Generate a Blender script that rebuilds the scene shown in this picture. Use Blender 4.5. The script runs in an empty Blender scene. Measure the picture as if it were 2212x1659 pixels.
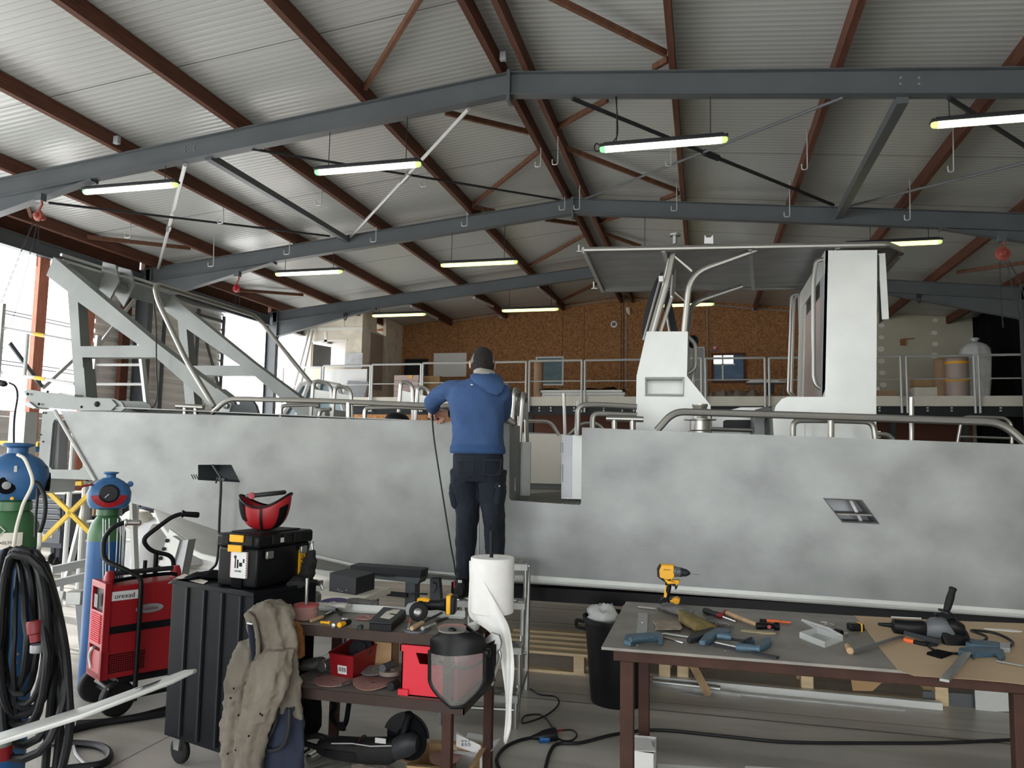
import bpy, bmesh, math, random
from mathutils import Vector, Matrix, noise
from mathutils.geometry import tessellate_polygon
random.seed(7)
S = bpy.context.scene
COL = S.collection
V = Vector
PI = math.pi
# ---------------- camera ----------------
YAW, PITCH, ROLL, FPX = 0.24719, 0.092482, 0.016772, 1645.575
CAMH = 1.65
_cy, _sy = math.cos(YAW), math.sin(YAW)
FW = V((-_sy*math.cos(PITCH), _cy*math.cos(PITCH), math.sin(PITCH)))
_ri = V((_cy, _sy, 0)); _up = _ri.cross(FW)
RI = math.cos(ROLL)*_ri + math.sin(ROLL)*_up
UP = -math.sin(ROLL)*_ri + math.cos(ROLL)*_up
O3 = V((0, 0, CAMH))
cam_d = bpy.data.cameras.new('camera')
cam_d.sensor_width = 36.0
cam_d.lens = 36.0*FPX/2212.0
cam_d.clip_start = 0.05; cam_d.clip_end = 300
cam = bpy.data.objects.new('camera', cam_d); COL.objects.link(cam)
M = Matrix((RI, UP, -FW)).transposed().to_4x4(); M.translation = O3
cam.matrix_world = M
S.camera = cam
# ---------------- light and exposure ----------------
W = bpy.data.worlds.new('world'); S.world = W; W.use_nodes = True
bg = W.node_tree.nodes['Background']
bg.inputs[0].default_value = (0.97, 0.985, 1.0, 1); bg.inputs[1].default_value = 4.2
sun_d = bpy.data.lights.new('sun', 'SUN'); sun_d.energy = 5.0; sun_d.angle = .03; sun_d.color = (1, .99, .97)
sun = bpy.data.objects.new('sun', sun_d); COL.objects.link(sun)
sun.rotation_euler = V((1, -.22, -.72)).to_track_quat('-Z', 'Y').to_euler()
S.view_settings.view_transform = 'Standard'; S.view_settings.look = 'None'
S.view_settings.exposure = 0.25; S.view_settings.gamma = 1.0
S.view_settings.use_curve_mapping = False
S.cycles.max_bounces = 7; S.cycles.diffuse_bounces = 4; S.cycles.glossy_bounces = 4
S.cycles.transparent_max_bounces = 10; S.cycles.sample_clamp_indirect = 8

def ray(x, y): return FW + RI*((x-1106)/FPX) - UP*((y-829.5)/FPX)
def at(x, y, X=None, Y=None, Z=None):
    """the point of the place seen at pixel x, y of the photograph that lies on a plane of the building's axes"""
    d = ray(x, y)
    t = (Z-CAMH)/d.z if Z is not None else (Y/d.y if Y is not None else X/d.x)
    return O3 + d*t
def ats(pts, **k): return [at(p[0], p[1], **k) for p in pts]

# ---------------- materials ----------------
def lin(c):
    return tuple((v/12.92 if v <= .04045 else ((v+.055)/1.055)**2.4) for v in c)
def rgb(r, g, b): return lin((r/255, g/255, b/255))+(1,)
MATS = {}
def mat(name, col, rough=.6, metal=0, var=0, scale=6, stretch=(1,1,1), bump=0, bscale=40, spec=.5, emit=0, alpha=1, trans=0, col2=None, detail=4, coat=0, contrast=None):
    m = bpy.data.materials.new(name); m.use_nodes = True; MATS[name] = m
    nt = m.node_tree; b = nt.nodes['Principled BSDF']; L = nt.links
    c = rgb(*col)
    b.inputs['Base Color'].default_value = c
    b.inputs['Roughness'].default_value = rough; b.inputs['Metallic'].default_value = metal
    b.inputs['Specular IOR Level'].default_value = spec
    b.inputs['Alpha'].default_value = alpha
    b.inputs['Transmission Weight'].default_value = trans
    b.inputs['Coat Weight'].default_value = coat
    if emit:
        b.inputs['Emission Color'].default_value = c; b.inputs['Emission Strength'].default_value = emit
    if var or bump or col2:
        tc = nt.nodes.new('ShaderNodeTexCoord'); mp = nt.nodes.new('ShaderNodeMapping')
        mp.inputs['Scale'].default_value = stretch
        L.new(tc.outputs['Object'], mp.inputs[0])
    if var or col2:
        n = nt.nodes.new('ShaderNodeTexNoise'); n.inputs['Scale'].default_value = scale; n.inputs['Detail'].default_value = detail
        L.new(mp.outputs[0], n.inputs['Vector'])
        r = nt.nodes.new('ShaderNodeValToRGB')
        lo, hi = contrast or (.3, .7)
        r.color_ramp.elements[0].position = lo; r.color_ramp.elements[1].position = hi
        if col2: ca, cb = rgb(*col2), c
        else:
            ca = tuple(max(0, v*(1-var)) for v in c[:3])+(1,); cb = tuple(min(1, v*(1+var)) for v in c[:3])+(1,)
        r.color_ramp.elements[0].color = ca; r.color_ramp.elements[1].color = cb
        L.new(n.outputs['Fac'], r.inputs[0]); L.new(r.outputs[0], b.inputs['Base Color'])
        m['ramp'] = r.name
    if bump:
        n2 = nt.nodes.new('ShaderNodeTexNoise'); n2.inputs['Scale'].default_value = bscale; n2.inputs['Detail'].default_value = 3
        L.new(mp.outputs[0], n2.inputs['Vector'])
        bp = nt.nodes.new('ShaderNodeBump'); bp.inputs['Strength'].default_value = bump; bp.inputs['Distance'].default_value = .01
        L.new(n2.outputs['Fac'], bp.inputs['Height']); L.new(bp.outputs[0], b.inputs['Normal'])
    return m
mat('alu', (206,209,206), .42, .35, .12, 1.6, (1,1,1), .12, 9, contrast=(.32,.68), detail=6)
mat('hull', (142,145,144), .42, .35, .25, 2.4, (1,1,1.25), .10, 14, contrast=(.28,.74), detail=9)
mat('hull_dark', (120,118,116), .5, .3, .15, 3)
mat('frame_alu', (132,136,134), .42, .35, .12, 2.5, (1,1,1), .1, 9)
mat('alu_sheet', (176,178,182), .45, .4, .14, 3, (1,3,1))
mat('tube', (172,171,166), .34, .9)
mat('galv', (170,172,170), .35, .85, .12, 12)
mat('chrome', (215,215,215), .15, 1)
mat('steel_paint', (90,95,99), .45, 0, .08, 2, spec=.5)
mat('steel_dark', (46,48,52), .5, .1, spec=.3)
mat('steel_light', (196,198,198), .4, .3)
mat('wood_dark', (92,53,36), .72, 0, .35, 3, (14,1,14), .3, 30)
mat('wood_red', (104,68,48), .7, 0, .3, 3, (4,4,1), .2, 30)
mat('timber_post', (190,122,100), .7, 0, .2, 5, (6,6,1))
mat('pine', (214,192,155), .75, 0, .15, 4, (1,10,10))
mat('wood_handle', (190,160,125), .6, 0, .2, 12)
mat('wood_old', (150,100,55), .75, 0, .3, 20)
mat('rust', (68,43,34), .75, .15, .25, 8, bump=.3, bscale=60)
mat('rust_dark', (66,52,46), .62, .3, .25, 6)
mat('table_steel', (140,136,130), .5, .25, .22, 5, bump=.1)
mat('shelf_steel', (138,134,128), .6, .2, .2, 9)
mat('black', (20,21,23), .4, spec=.22)
mat('black_matt', (14,15,18), .8, spec=.1)
mat('rubber', (33,33,34), .6, 0, .15, 20, spec=.18)
mat('cable', (29,30,33), .45, spec=.25)
mat('cabinet', (16,19,24), .38, 0, .3, 4, (1,1,2), spec=.14)
mat('red', (158,24,34), .4)
mat('red_dark', (118,22,30), .5, 0, .2, 5)
mat('red_box', (226,44,62), .45)
mat('red_bin', (146,24,32), .45)
mat('orange', (240,110,50), .5)
mat('hoist_red', (150,70,58), .5)
mat('yellow', (252,186,30), .45)
mat('yellow_paint', (226,190,62), .5, 0, .12, 12)
mat('blue_cap', (54,102,152), .42, 0, .06, 6)
mat('green_paint', (58,104,66), .4, 0, .15, 6)
mat('blue_paint', (28,86,142), .4, 0, .18, 5, bump=.1)
mat('tool_blue', (76,102,120), .5, .2, .2, 20)
mat('white', (235,236,236), .6)
mat('white_paper', (240,240,238), .85, 0, .03, 20, bump=.1, bscale=60)
mat('paper_brown', (198,174,144), .85, 0, .06, 4)
mat('cardboard', (180,148,108), .85, 0, .1, 6)
mat('box_pink', (196,176,170), .6, 0, .08, 4)
mat('kraft', (170,140,112), .8, 0, .06, 4)
mat('plastic_grey', (150,153,156), .35, 0, .1, 10)
mat('dusty', (150,138,128), .9, 0, .2, 20)
mat('disc_pink', (168,128,122), .9, 0, .12, 25)
mat('disc_grey', (130,126,122), .9, 0, .12, 25)
mat('disc_red', (176,84,88), .85, 0, .15, 25)
mat('purple', (88,72,128), .8, 0, .1, 25)
mat('hoodie_blue', (56,84,128), .92, 0, .10, 7, bump=.25, bscale=90)
mat('hoodie_rib', (46,76,118), .95, 0, .1, 7, (1,1,8))
mat('hood_lining', (168,166,158), .9, 0, .08, 9)
mat('denim', (17,25,38), .9, 0, .35, 6, (1,1,.6), .3, 60)
mat('denim_seam', (44,50,62), .9)
mat('skin', (196,150,128), .55, 0, .06, 12)
mat('hair', (38,34,32), .9, 0, .5, 60, (1,1,1), .8, 160)
mat('hair_grey', (128,122,116), .9, 0, .3, 60)
mat('jacket', (122,115,104), .95, 0, .22, 5, (1,1,.7), .3, 50)
mat('overall', (40,46,64), .95, 0, .25, 5, (1,1,.5), .3, 40)
mat('leather', (118,104,62), .7, 0, .35, 9, bump=.3)
mat('glove_grey', (104,104,103), .85, 0, .3, 14, bump=.3)
mat('glove_black', (20,20,23), .85, 0, .3, 14, bump=.4)
mat('glove_white', (196,194,188), .9, 0, .1, 20, bump=.3)
mat('osb', (176,126,76), .85)
mat('film_pink', (178,160,152), .5)
mat('plaster', (232,222,206), .85, 0, .10, 1.4, contrast=(.45,.55), detail=3)
mat('plaster_white', (240,240,238), .85)
mat('plaster_green', (196,192,172), .9, 0, .05, 2)
mat('putty', (236,234,226), .9)
mat('mezz_slab', (226,222,210), .8, 0, .05, 3)
mat('clad', (240,240,238), .35, .35)
mat('concrete_out', (225,225,222), .9)
mat('glass_dark', (26,34,44), .12, spec=.8)
mat('glass_blue_reflection', (58,100,142), .15, 0, .25, 2.5, (1,1,4), spec=.7)  # blue reflection on the pane is put into the colour
mat('glass_teal', (96,124,136), .15, 0, .2, 2, (1,1,2), spec=.7)
mat('window_lit', (255,255,255), .5, emit=2.2)
mat('tube_green', (252,255,226), .4, emit=2.6)
mat('tube_yellow', (255,246,150), .4, emit=2.0)
mat('lamp_end', (205,228,140), .4, emit=.8)
mat('lamp_end_green', (130,225,150), .4, emit=.8)
mat('grille_yellow', (246,190,40), .5)
mat('clear', (235,240,240), .12, alpha=.32, spec=.6)
mat('visor', (150,148,146), .2, alpha=.38, spec=.6)
mat('wrap', (214,218,220), .3, 0, .15, 6, alpha=.75, bump=.6, bscale=8)
mat('bag', (205,208,208), .4, 0, .12, 5, bump=.9, bscale=7, trans=.0)
mat('insole', (190,176,142), .9, 0, .15, 14)
mat('trolley', (50,54,60), .45)
mat('trolley_face', (92,97,104), .5)
mat('tarp', (236,238,240), .8, 0, .06, 3, bump=.5, bscale=6)

# OSB board: chips of wood laid every way, darker joints between sheets
def special_osb():
    m = MATS['osb']; nt = m.node_tree; L = nt.links; b = nt.nodes['Principled BSDF']
    tc = nt.nodes.new('ShaderNodeTexCoord')
    def chips(scale, rot):
        mp = nt.nodes.new('ShaderNodeMapping'); mp.inputs['Scale'].default_value = scale; mp.inputs['Rotation'].default_value = (0, rot, 0)
        L.new(tc.outputs['Object'], mp.inputs[0])
        v = nt.nodes.new('ShaderNodeTexVoronoi'); v.inputs['Scale'].default_value = 1; v.feature = 'F1'
        L.new(mp.outputs[0], v.inputs['Vector']); return v.outputs['Color']
    a = chips((16, 1, 50), .5); c = chips((46, 1, 15), .3)
    mx = nt.nodes.new('ShaderNodeMix'); mx.data_type = 'RGBA'; mx.inputs[0].default_value = .5
    L.new(a, mx.inputs[6]); L.new(c, mx.inputs[7])
    r = nt.nodes.new('ShaderNodeValToRGB'); r.color_ramp.elements[0].position = .25; r.color_ramp.elements[1].position = .8
    r.color_ramp.elements[0].color = rgb(124,84,52); r.color_ramp.elements[1].color = rgb(182,132,86)
    bw = nt.nodes.new('ShaderNodeRGBToBW'); L.new(mx.outputs[2], bw.inputs[0]); L.new(bw.outputs[0], r.inputs[0])
    L.new(r.outputs[0], b.inputs['Base Color'])
special_osb()
# roof panels: white lacquered steel with fine ribs down the slope and a joint every metre
def roof_mat():
    m = mat('roof_panel', (188,191,190), .27, 0, 0, spec=.5); nt = m.node_tree; L = nt.links; b = nt.nodes['Principled BSDF']
    tc = nt.nodes.new('ShaderNodeTexCoord'); sp = nt.nodes.new('ShaderNodeSeparateXYZ'); L.new(tc.outputs['Object'], sp.inputs[0])
    def m2(op, a, bv):
        n = nt.nodes.new('ShaderNodeMath'); n.operation = op
        L.new(a, n.inputs[0])
        if bv is not None: n.inputs[1].default_value = bv
        return n.outputs[0]
    def groove(period, width):
        f = m2('FRACT', m2('MULTIPLY', sp.outputs['Y'], 1/period), None)
        d = m2('ABSOLUTE', m2('SUBTRACT', f, .5), None)
        return m2('LESS_THAN', d, width/period/2)
    g1 = groove(2.2, .02); g2 = groove(.1, .012)
    r1 = nt.nodes.new('ShaderNodeMix'); r1.data_type = 'RGBA'; L.new(g2, r1.inputs[0])
    r1.inputs[6].default_value = rgb(188,191,190); r1.inputs[7].default_value = rgb(166,169,168)
    r2 = nt.nodes.new('ShaderNodeMix'); r2.data_type = 'RGBA'; L.new(g1, r2.inputs[0]); L.new(r1.outputs[2], r2.inputs[6])
    r2.inputs[7].default_value = rgb(110,112,112)
    L.new(r2.outputs[2], b.inputs['Base Color'])
    w = nt.nodes.new('ShaderNodeTexWave'); w.bands_direction = 'Y'; w.inputs['Scale'].default_value = 3.14159; w.inputs['Distortion'].default_value = .0
    L.new(tc.outputs['Object'], w.inputs['Vector'])
    nz = nt.nodes.new('ShaderNodeTexNoise'); nz.inputs['Scale'].default_value = .8; L.new(tc.outputs['Object'], nz.inputs['Vector'])
    ad = nt.nodes.new('ShaderNodeMath'); ad.operation = 'ADD'; L.new(w.outputs['Fac'], ad.inputs[0]); L.new(nz.outputs['Fac'], ad.inputs[1])
    bp = nt.nodes.new('ShaderNodeBump'); bp.inputs['Strength'].default_value = .5; bp.inputs['Distance'].default_value = .006
    L.new(ad.outputs[0], bp.inputs['Height']); L.new(bp.outputs[0], b.inputs['Normal'])
roof_mat()
def floor_mat():
    m = mat('concrete', (186,182,174), .38, 0, .18, .9, (1,1,1), .15, 30, contrast=(.3,.75), detail=7); nt = m.node_tree; L = nt.links; b = nt.nodes['Principled BSDF']
    tc = nt.nodes.new('ShaderNodeTexCoord'); sp = nt.nodes.new('ShaderNodeSeparateXYZ'); L.new(tc.outputs['Object'], sp.inputs[0])
    def line(axis, pos, w):
        n = nt.nodes.new('ShaderNodeMath'); n.operation = 'SUBTRACT'; L.new(sp.outputs[axis], n.inputs[0]); n.inputs[1].default_value = pos
        a = nt.nodes.new('ShaderNodeMath'); a.operation = 'ABSOLUTE'; L.new(n.outputs[0], a.inputs[0])
        c = nt.nodes.new('ShaderNodeMath'); c.operation = 'LESS_THAN'; L.new(a.outputs[0], c.inputs[0]); c.inputs[1].default_value = w; return c.outputs[0]
    out = None
    for ax, p, w in (('Y', 5.25, .012), ('Y', 5.42, .006), ('Y', 7.6, .02), ('Y', 8.3, .02), ('Y', 9.4, .02), ('Y', 11, .03), ('Y', 13.5, .03), ('X', -3, .006), ('X', 2.6, .006)):
        l = line(ax, p, w)
        if out is None: out = l
        else:
            mx = nt.nodes.new('ShaderNodeMath'); mx.operation = 'MAXIMUM'; L.new(out, mx.inputs[0]); L.new(l, mx.inputs[1]); out = mx.outputs[0]
    prev = b.inputs['Base Color'].links[0].from_socket
    mix = nt.nodes.new('ShaderNodeMix'); mix.data_type = 'RGBA'; L.new(out, mix.inputs[0]); L.new(prev, mix.inputs[6]); mix.inputs[7].default_value = rgb(110,107,102)
    # broad worn streaks running along the hall
    mp = nt.nodes.new('ShaderNodeMapping'); mp.inputs['Scale'].default_value = (.5, 3, 1); L.new(tc.outputs['Object'], mp.inputs[0])
    n = nt.nodes.new('ShaderNodeTexNoise'); n.inputs['Scale'].default_value = 1.2; n.inputs['Detail'].default_value = 6; L.new(mp.outputs[0], n.inputs['Vector'])
    r = nt.nodes.new('ShaderNodeValToRGB'); r.color_ramp.elements[0].position = .38; r.color_ramp.elements[1].position = .55
    r.color_ramp.elements[0].color = (.72,.72,.7,1); r.color_ramp.elements[1].color = (1,1,1,1); L.new(n.outputs['Fac'], r.inputs[0])
    mu = nt.nodes.new('ShaderNodeMix'); mu.data_type = 'RGBA'; mu.blend_type = 'MULTIPLY'; mu.inputs[0].default_value = 1
    L.new(mix.outputs[2], mu.inputs[6]); L.new(r.outputs[0], mu.inputs[7]); L.new(mu.outputs[2], b.inputs['Base Color'])
floor_mat()

# ---------------- mesh helpers ----------------
def frame(d):
    d = d.normalized(); a = V((0,0,1)) if abs(d.z) < .9 else V((1,0,0))
    x = d.cross(a).normalized(); return x, d.cross(x).normalized()
class MB:
    def __init__(s): s.v = []; s.f = []; s.mi = []; s.k = 0
    def add(s, vs, fs):
        o = len(s.v); s.v += [V(p) for p in vs]
        s.f += [tuple(i+o for i in f) for f in fs]; s.mi += [s.k]*len(fs); return s
    def slot(s, k): s.k = k; return s
    def hexa(s, p):   # 8 points: bottom ring 0-3, top ring 4-7
        return s.add(p, [(3,2,1,0),(4,5,6,7),(0,1,5,4),(1,2,6,5),(2,3,7,6),(3,0,4,7)])
    def box(s, a, b):
        x0,y0,z0 = min(a[0],b[0]),min(a[1],b[1]),min(a[2],b[2]); x1,y1,z1 = max(a[0],b[0]),max(a[1],b[1]),max(a[2],b[2])
        return s.hexa([(x0,y0,z0),(x1,y0,z0),(x1,y1,z0),(x0,y1,z0),(x0,y0,z1),(x1,y0,z1),(x1,y1,z1),(x0,y1,z1)])
    def obox(s, c, ax, ay, az):  # centre and three half-axis vectors
        c, ax, ay, az = V(c), V(ax), V(ay), V(az)
        return s.hexa([c-ax-ay-az, c+ax-ay-az, c+ax+ay-az, c-ax+ay-az, c-ax-ay+az, c+ax-ay+az, c+ax+ay+az, c-ax+ay+az])
    def beam(s, p0, p1, w, h, up=(0,0,1)):
        p0, p1 = V(p0), V(p1); d = (p1-p0).normalized(); u = V(up); sd = d.cross(u).normalized(); u = sd.cross(d).normalized()
        return s.obox((p0+p1)/2, (p1-p0)/2, sd*w/2, u*h/2)
    def ibeam(s, p0, p1, w, h, t=.012, up=(0,0,1)):
        p0, p1 = V(p0), V(p1); d = (p1-p0).normalized(); u = V(up); sd = d.cross(u).normalized(); u = sd.cross(d).normalized()
        s.beam(p0+u*(h/2-t/2), p1+u*(h/2-t/2), w, t, u); s.beam(p0-u*(h/2-t/2), p1-u*(h/2-t/2), w, t, u)
        return s.beam(p0, p1, t, h-2*t, u)
    def tube(s, pts, r, n=10, closed=False, caps=True):
        pts = [V(p) for p in pts]; N = len(pts)
        rs = r if isinstance(r, (list, tuple)) else [r]*N
        rings = []; px = None
        for i, p in enumerate(pts):
            if closed: d = pts[(i+1)%N]-pts[i-1]
            else: d = pts[min(i+1, N-1)]-pts[max(i-1, 0)]
            if d.length < 1e-9: d = V((0,0,1))
            d.normalize()
            if px is None: px, py = frame(d)
            else:
                px = px - d*px.dot(d)
                if px.length < 1e-6: px, py = frame(d)
                px.normalize(); py = d.cross(px)
            k = 1.0
            if not closed and 0 < i < N-1:
                a, b = (pts[i]-pts[i-1]).normalized(), (pts[i+1]-pts[i]).normalized(); k = 1/max(.5, math.cos(a.angle(b, 0)/2))
            rings.append([p+(px*math.cos(2*PI*j/n)+py*math.sin(2*PI*j/n))*rs[i]*(k if k<1.3 else 1.3) for j in range(n)])
        vs = [q for g in rings for q in g]; fs = []
        for i in range(N if closed else N-1):
            a, b = i*n, ((i+1)%N)*n
            fs += [(a+j, a+(j+1)%n, b+(j+1)%n, b+j) for j in range(n)]
        if caps and not closed: fs += [tuple(range(n-1, -1, -1)), tuple((N-1)*n+j for j in range(n))]
        return s.add(vs, fs)
    def cyl(s, p0, p1, r0, r1=None, n=16): return s.tube([p0, p1], [r0, r0 if r1 is None else r1], n)
    def lathe(s, o, ax, prof, n=24):  # profile [(along, radius)]
        o, ax = V(o), V(ax).normalized(); x, y = frame(ax); vs = []; fs = []
        for h, r in prof: vs += [o+ax*h+(x*math.cos(2*PI*j/n)+y*math.sin(2*PI*j/n))*max(r, 1e-4) for j in range(n)]
        for i in range(len(prof)-1): fs += [(i*n+j, i*n+(j+1)%n, (i+1)*n+(j+1)%n, (i+1)*n+j) for j in range(n)]
        fs += [tuple(range(n-1, -1, -1)), tuple((len(prof)-1)*n+j for j in range(n))]
        return s.add(vs, fs)
    def prism(s, poly, vec, holes=()):
        loops = [[V(p) for p in poly]]+[[V(p) for p in h] for h in holes]; vec = V(vec)
        flat = [p for l in loops for p in l]; n = len(flat)
        tri = tessellate_polygon(loops)
        fs = [tuple(t) for t in tri]+[tuple(i+n for i in reversed(t)) for t in tri]; o = 0
        for l in loops:
            m = len(l); fs += [(o+i, o+(i+1)%m, o+(i+1)%m+n, o+i+n) for i in range(m)]; o += m
        return s.add(flat+[p+vec for p in flat], fs)
    def ball(s, c, r, n=14, m=8, R=None):
        c = V(c); r = r if isinstance(r, (list, tuple)) else (r, r, r); vs = []; fs = []
        for i in range(m+1):
            t = PI*i/m
            for j in range(n):
                a = 2*PI*j/n; q = V((r[0]*math.sin(t)*math.cos(a), r[1]*math.sin(t)*math.sin(a), r[2]*math.cos(t)))
                vs.append(c+(R@q if R else q))
        for i in range(m): fs += [(i*n+j, i*n+(j+1)%n, (i+1)*n+(j+1)%n, (i+1)*n+j) for j in range(n)]
        return s.add(vs, fs)
    def grid(s, P, thick=None):  # P[i][j] points; optional thickness vector makes it solid
        nu, nv = len(P), len(P[0]); vs = [p for r in P for p in r]; f = [(i*nv+j, i*nv+j+1, (i+1)*nv+j+1, (i+1)*nv+j) for i in range(nu-1) for j in range(nv-1)]
        if thick is None: return s.add(vs, f)
        t = V(thick); n = len(vs); fs = f+[tuple(i+n for i in reversed(q)) for q in f]
        bd = [j for j in range(nv)]+[i*nv+nv-1 for i in range(1, nu)]+[(nu-1)*nv+j for j in range(nv-2, -1, -1)]+[i*nv for i in range(nu-2, 0, -1)]
        fs += [(bd[i], bd[i-1], bd[i-1]+n, bd[i]+n) for i in range(len(bd))]
        return s.add([V(p) for p in vs]+[V(p)+t for p in vs], fs)
    def loft(s, rings, n=20, fold=None, p=2.0):  # rings: (centre, vec_a, vec_b); superellipse sections
        vs = []; fs = []
        for k, (c, a, b) in enumerate(rings):
            c, a, b = V(c), V(a), V(b)
            for j in range(n):
                t = 2*PI*j/n; ct, st = math.cos(t), math.sin(t)
                q = 1.0
                if fold: q += fold(t, k/(len(rings)-1))
                e = 2/p
                vs.append(c+a*(math.copysign(abs(ct)**e, ct)*q)+b*(math.copysign(abs(st)**e, st)*q))
        m = len(rings)
        for i in range(m-1): fs += [(i*n+j, i*n+(j+1)%n, (i+1)*n+(j+1)%n, (i+1)*n+j) for j in range(n)]
        fs += [tuple(range(n-1, -1, -1)), tuple((m-1)*n+j for j in range(n))]
        return s.add(vs, fs)
def rnd(pts, r, k=4):   # round the corners of a polyline
    pts = [V(p) for p in pts]; out = [pts[0]]
    for i in range(1, len(pts)-1):
        a, b, c = pts[i-1], pts[i], pts[i+1]; d0, d1 = a-b, c-b
        q = min(r, d0.length*.45, d1.length*.45); s0, s1 = b+d0.normalized()*q, b+d1.normalized()*q
        for j in range(k+1):
            t = j/k; out.append(s0*(1-t)**2+b*2*t*(1-t)+s1*t*t)
    out.append(pts[-1]); return out
def spl(pts, k=6):      # smooth curve through points
    pts = [V(p) for p in pts]; P = [pts[0]*2-pts[1]]+pts+[pts[-1]*2-pts[-2]]; out = []
    for i in range(1, len(P)-2):
        for j in range(k):
            t = j/k; a, b, c, d = P[i-1], P[i], P[i+1], P[i+2]
            out.append(.5*((2*b)+(c-a)*t+(2*a-5*b+4*c-d)*t*t+(3*b-a-3*c+d)*t**3))
    out.append(pts[-1]); return out

def org(o):
    v = V((0,0,0))
    while o: v += o.location; o = o.parent
    return v
def obj(name, mb, m, parent=None, loc=None, bevel=0, sharp=35, sub=0, remesh=0, disp=0, dscale=.1, smoothit=0):
    base = org(parent) if parent else V(loc or (0,0,0))
    me = bpy.data.meshes.new(name); me.from_pydata([tuple(p-base) for p in mb.v], [], mb.f)
    for k in (m if isinstance(m, (list, tuple)) else [m]): me.materials.append(MATS[k])
    for p, k in zip(me.polygons, mb.mi): p.material_index = k
    bm = bmesh.new(); bm.from_mesh(me)
    bmesh.ops.recalc_face_normals(bm, faces=bm.faces); bm.to_mesh(me); bm.free()
    me.polygons.foreach_set('use_smooth', [True]*len(me.polygons)); me.set_sharp_from_angle(angle=math.radians(sharp))
    o = bpy.data.objects.new(name, me); COL.objects.link(o)
    if parent: o.parent = parent
    else: o.location = base
    if remesh:
        r = o.modifiers.new('r', 'REMESH'); r.mode = 'VOXEL'; r.voxel_size = remesh; r.use_smooth_shade = True
        if smoothit:
            q = o.modifiers.new('s', 'SMOOTH'); q.factor = .6; q.iterations = smoothit
    if disp:
        key = 'clouds%.3f' % dscale
        tx = bpy.data.textures.get(key) or bpy.data.textures.new(key, 'CLOUDS'); tx.noise_scale = dscale; tx.noise_depth = 3
        d = o.modifiers.new('d', 'DISPLACE'); d.texture = tx; d.strength = disp; d.mid_level = .5; d.texture_coords = 'LOCAL'
    if bevel:
        b = o.modifiers.new('b', 'BEVEL'); b.width = bevel; b.segments = 2; b.limit_method = 'ANGLE'; b.angle_limit = math.radians(40)
    if sub:
        q = o.modifiers.new('u', 'SUBSURF'); q.levels = sub; q.render_levels = sub
    return o
def tag(o, label=None, cat=None, group=None, kind=None):
    if label: o['label'] = label
    if cat: o['category'] = cat
    if group: o['group'] = group
    if kind: o['kind'] = kind
    return o
def thing(name, loc, label, cat, group=None):
    o = bpy.data.objects.new(name, None); COL.objects.link(o); o.location = loc; o.empty_display_size = .1
    return tag(o, label, cat, group)
def one(name, mb, m, label, cat, group=None, loc=None, **k):
    if loc is None: loc = sum(mb.v, V())/len(mb.v); loc.z = min(p.z for p in mb.v)
    return tag(obj(name, mb, m, None, loc, **k), label, cat, group)
def struct(name, mb, m, **k): return tag(obj(name, mb, m, None, **k), kind='structure')
def dup(o, off, label=None, group=None, parent=None):
    c = o.copy(); COL.objects.link(c)
    if parent: c.parent = parent
    else: c.location = o.location+V(off)
    if label: c['label'] = label
    if group: c['group'] = group
    for ch in list(o.children): dup(ch, (0,0,0), parent=c)
    return c
def text(name, s, size, loc, xdir, updir, m, parent, ext=.0004, align='CENTER'):
    cu = bpy.data.curves.new(name, 'FONT'); cu.body = s; cu.size = size; cu.extrude = ext; cu.align_x = align; cu.align_y = 'CENTER'
    cu.materials.append(MATS[m]); o = bpy.data.objects.new(name, cu); COL.objects.link(o)
    bpy.context.view_layer.update(); me = bpy.data.meshes.new_from_object(o.evaluated_get(bpy.context.evaluated_depsgraph_get())); bpy.data.objects.remove(o)
    o = bpy.data.objects.new(name, me); COL.objects.link(o)
    x = V(xdir).normalized(); y = V(updir); y = (y-x*y.dot(x)).normalized(); z = x.cross(y)
    R = Matrix((x, y, z)).transposed().to_4x4(); R.translation = V(loc)-(org(parent) if parent else V())
    o.parent = parent; o.matrix_local = R; return o
X1, Y1, Z1 = V((1,0,0)), V((0,1,0)), V((0,0,1))
# ================= THE HALL =================
XR, ZA, SL = -2.386, 6.221, .101       # ridge line, underside of the rafters at the ridge, roof slope
XL, XE = -11.85, 7.05                  # the two rows of columns
YP = (9.0, 13.9, 19.0); YB = 24.0; YF = -7.0
RD = .30                               # rafter depth
def zr(x): return ZA-abs(x-XR)*SL      # underside of rafters
def roofpt(x, y, dz):                  # point under the roof slope at rafter underside + dz
    d = ray(x, y); best = None
    for sg in (-1, 1):
        # z = ZA+dz - sg*(X-XR)*SL
        t = (ZA+dz+sg*XR*SL-CAMH)/(d.z+sg*d.x*SL)
        p = O3+d*t
        if t > 0 and (p.x-XR)*sg >= -.05: best = p
    return best if best else O3+d*10
ZP = RD+.21                            # roof sheets above rafter underside
mb = MB()
for sg, xe in ((-1, XL-.6), (1, XE+.6)):
    a, b = (xe, XR) if sg < 0 else (XR, xe)
    za, zb = zr(a)+ZP, zr(b)+ZP
    mb.hexa([(a,YF,za),(b,YF,zb),(b,YB+.3,zb),(a,YB+.3,za),(a,YF,za+.12),(b,YF,zb+.12),(b,YB+.3,zb+.12),(a,YB+.3,za+.12)])
struct('ceiling', mb, 'roof_panel', loc=(0,0,0))
struct('floor', MB().box((-12.6,YF-3,-.2),(8,YB+.3,0)), 'concrete', loc=(0,0,0))
struct('ground', MB().box((-40,YF-10,-.22),(-12.6,45,-.02)), 'concrete_out', loc=(0,0,0))
struct('ground', MB().box((-12.6,YF-30,-.22),(30,YF-3,-.02)), 'concrete_out', loc=(0,0,0))
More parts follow.
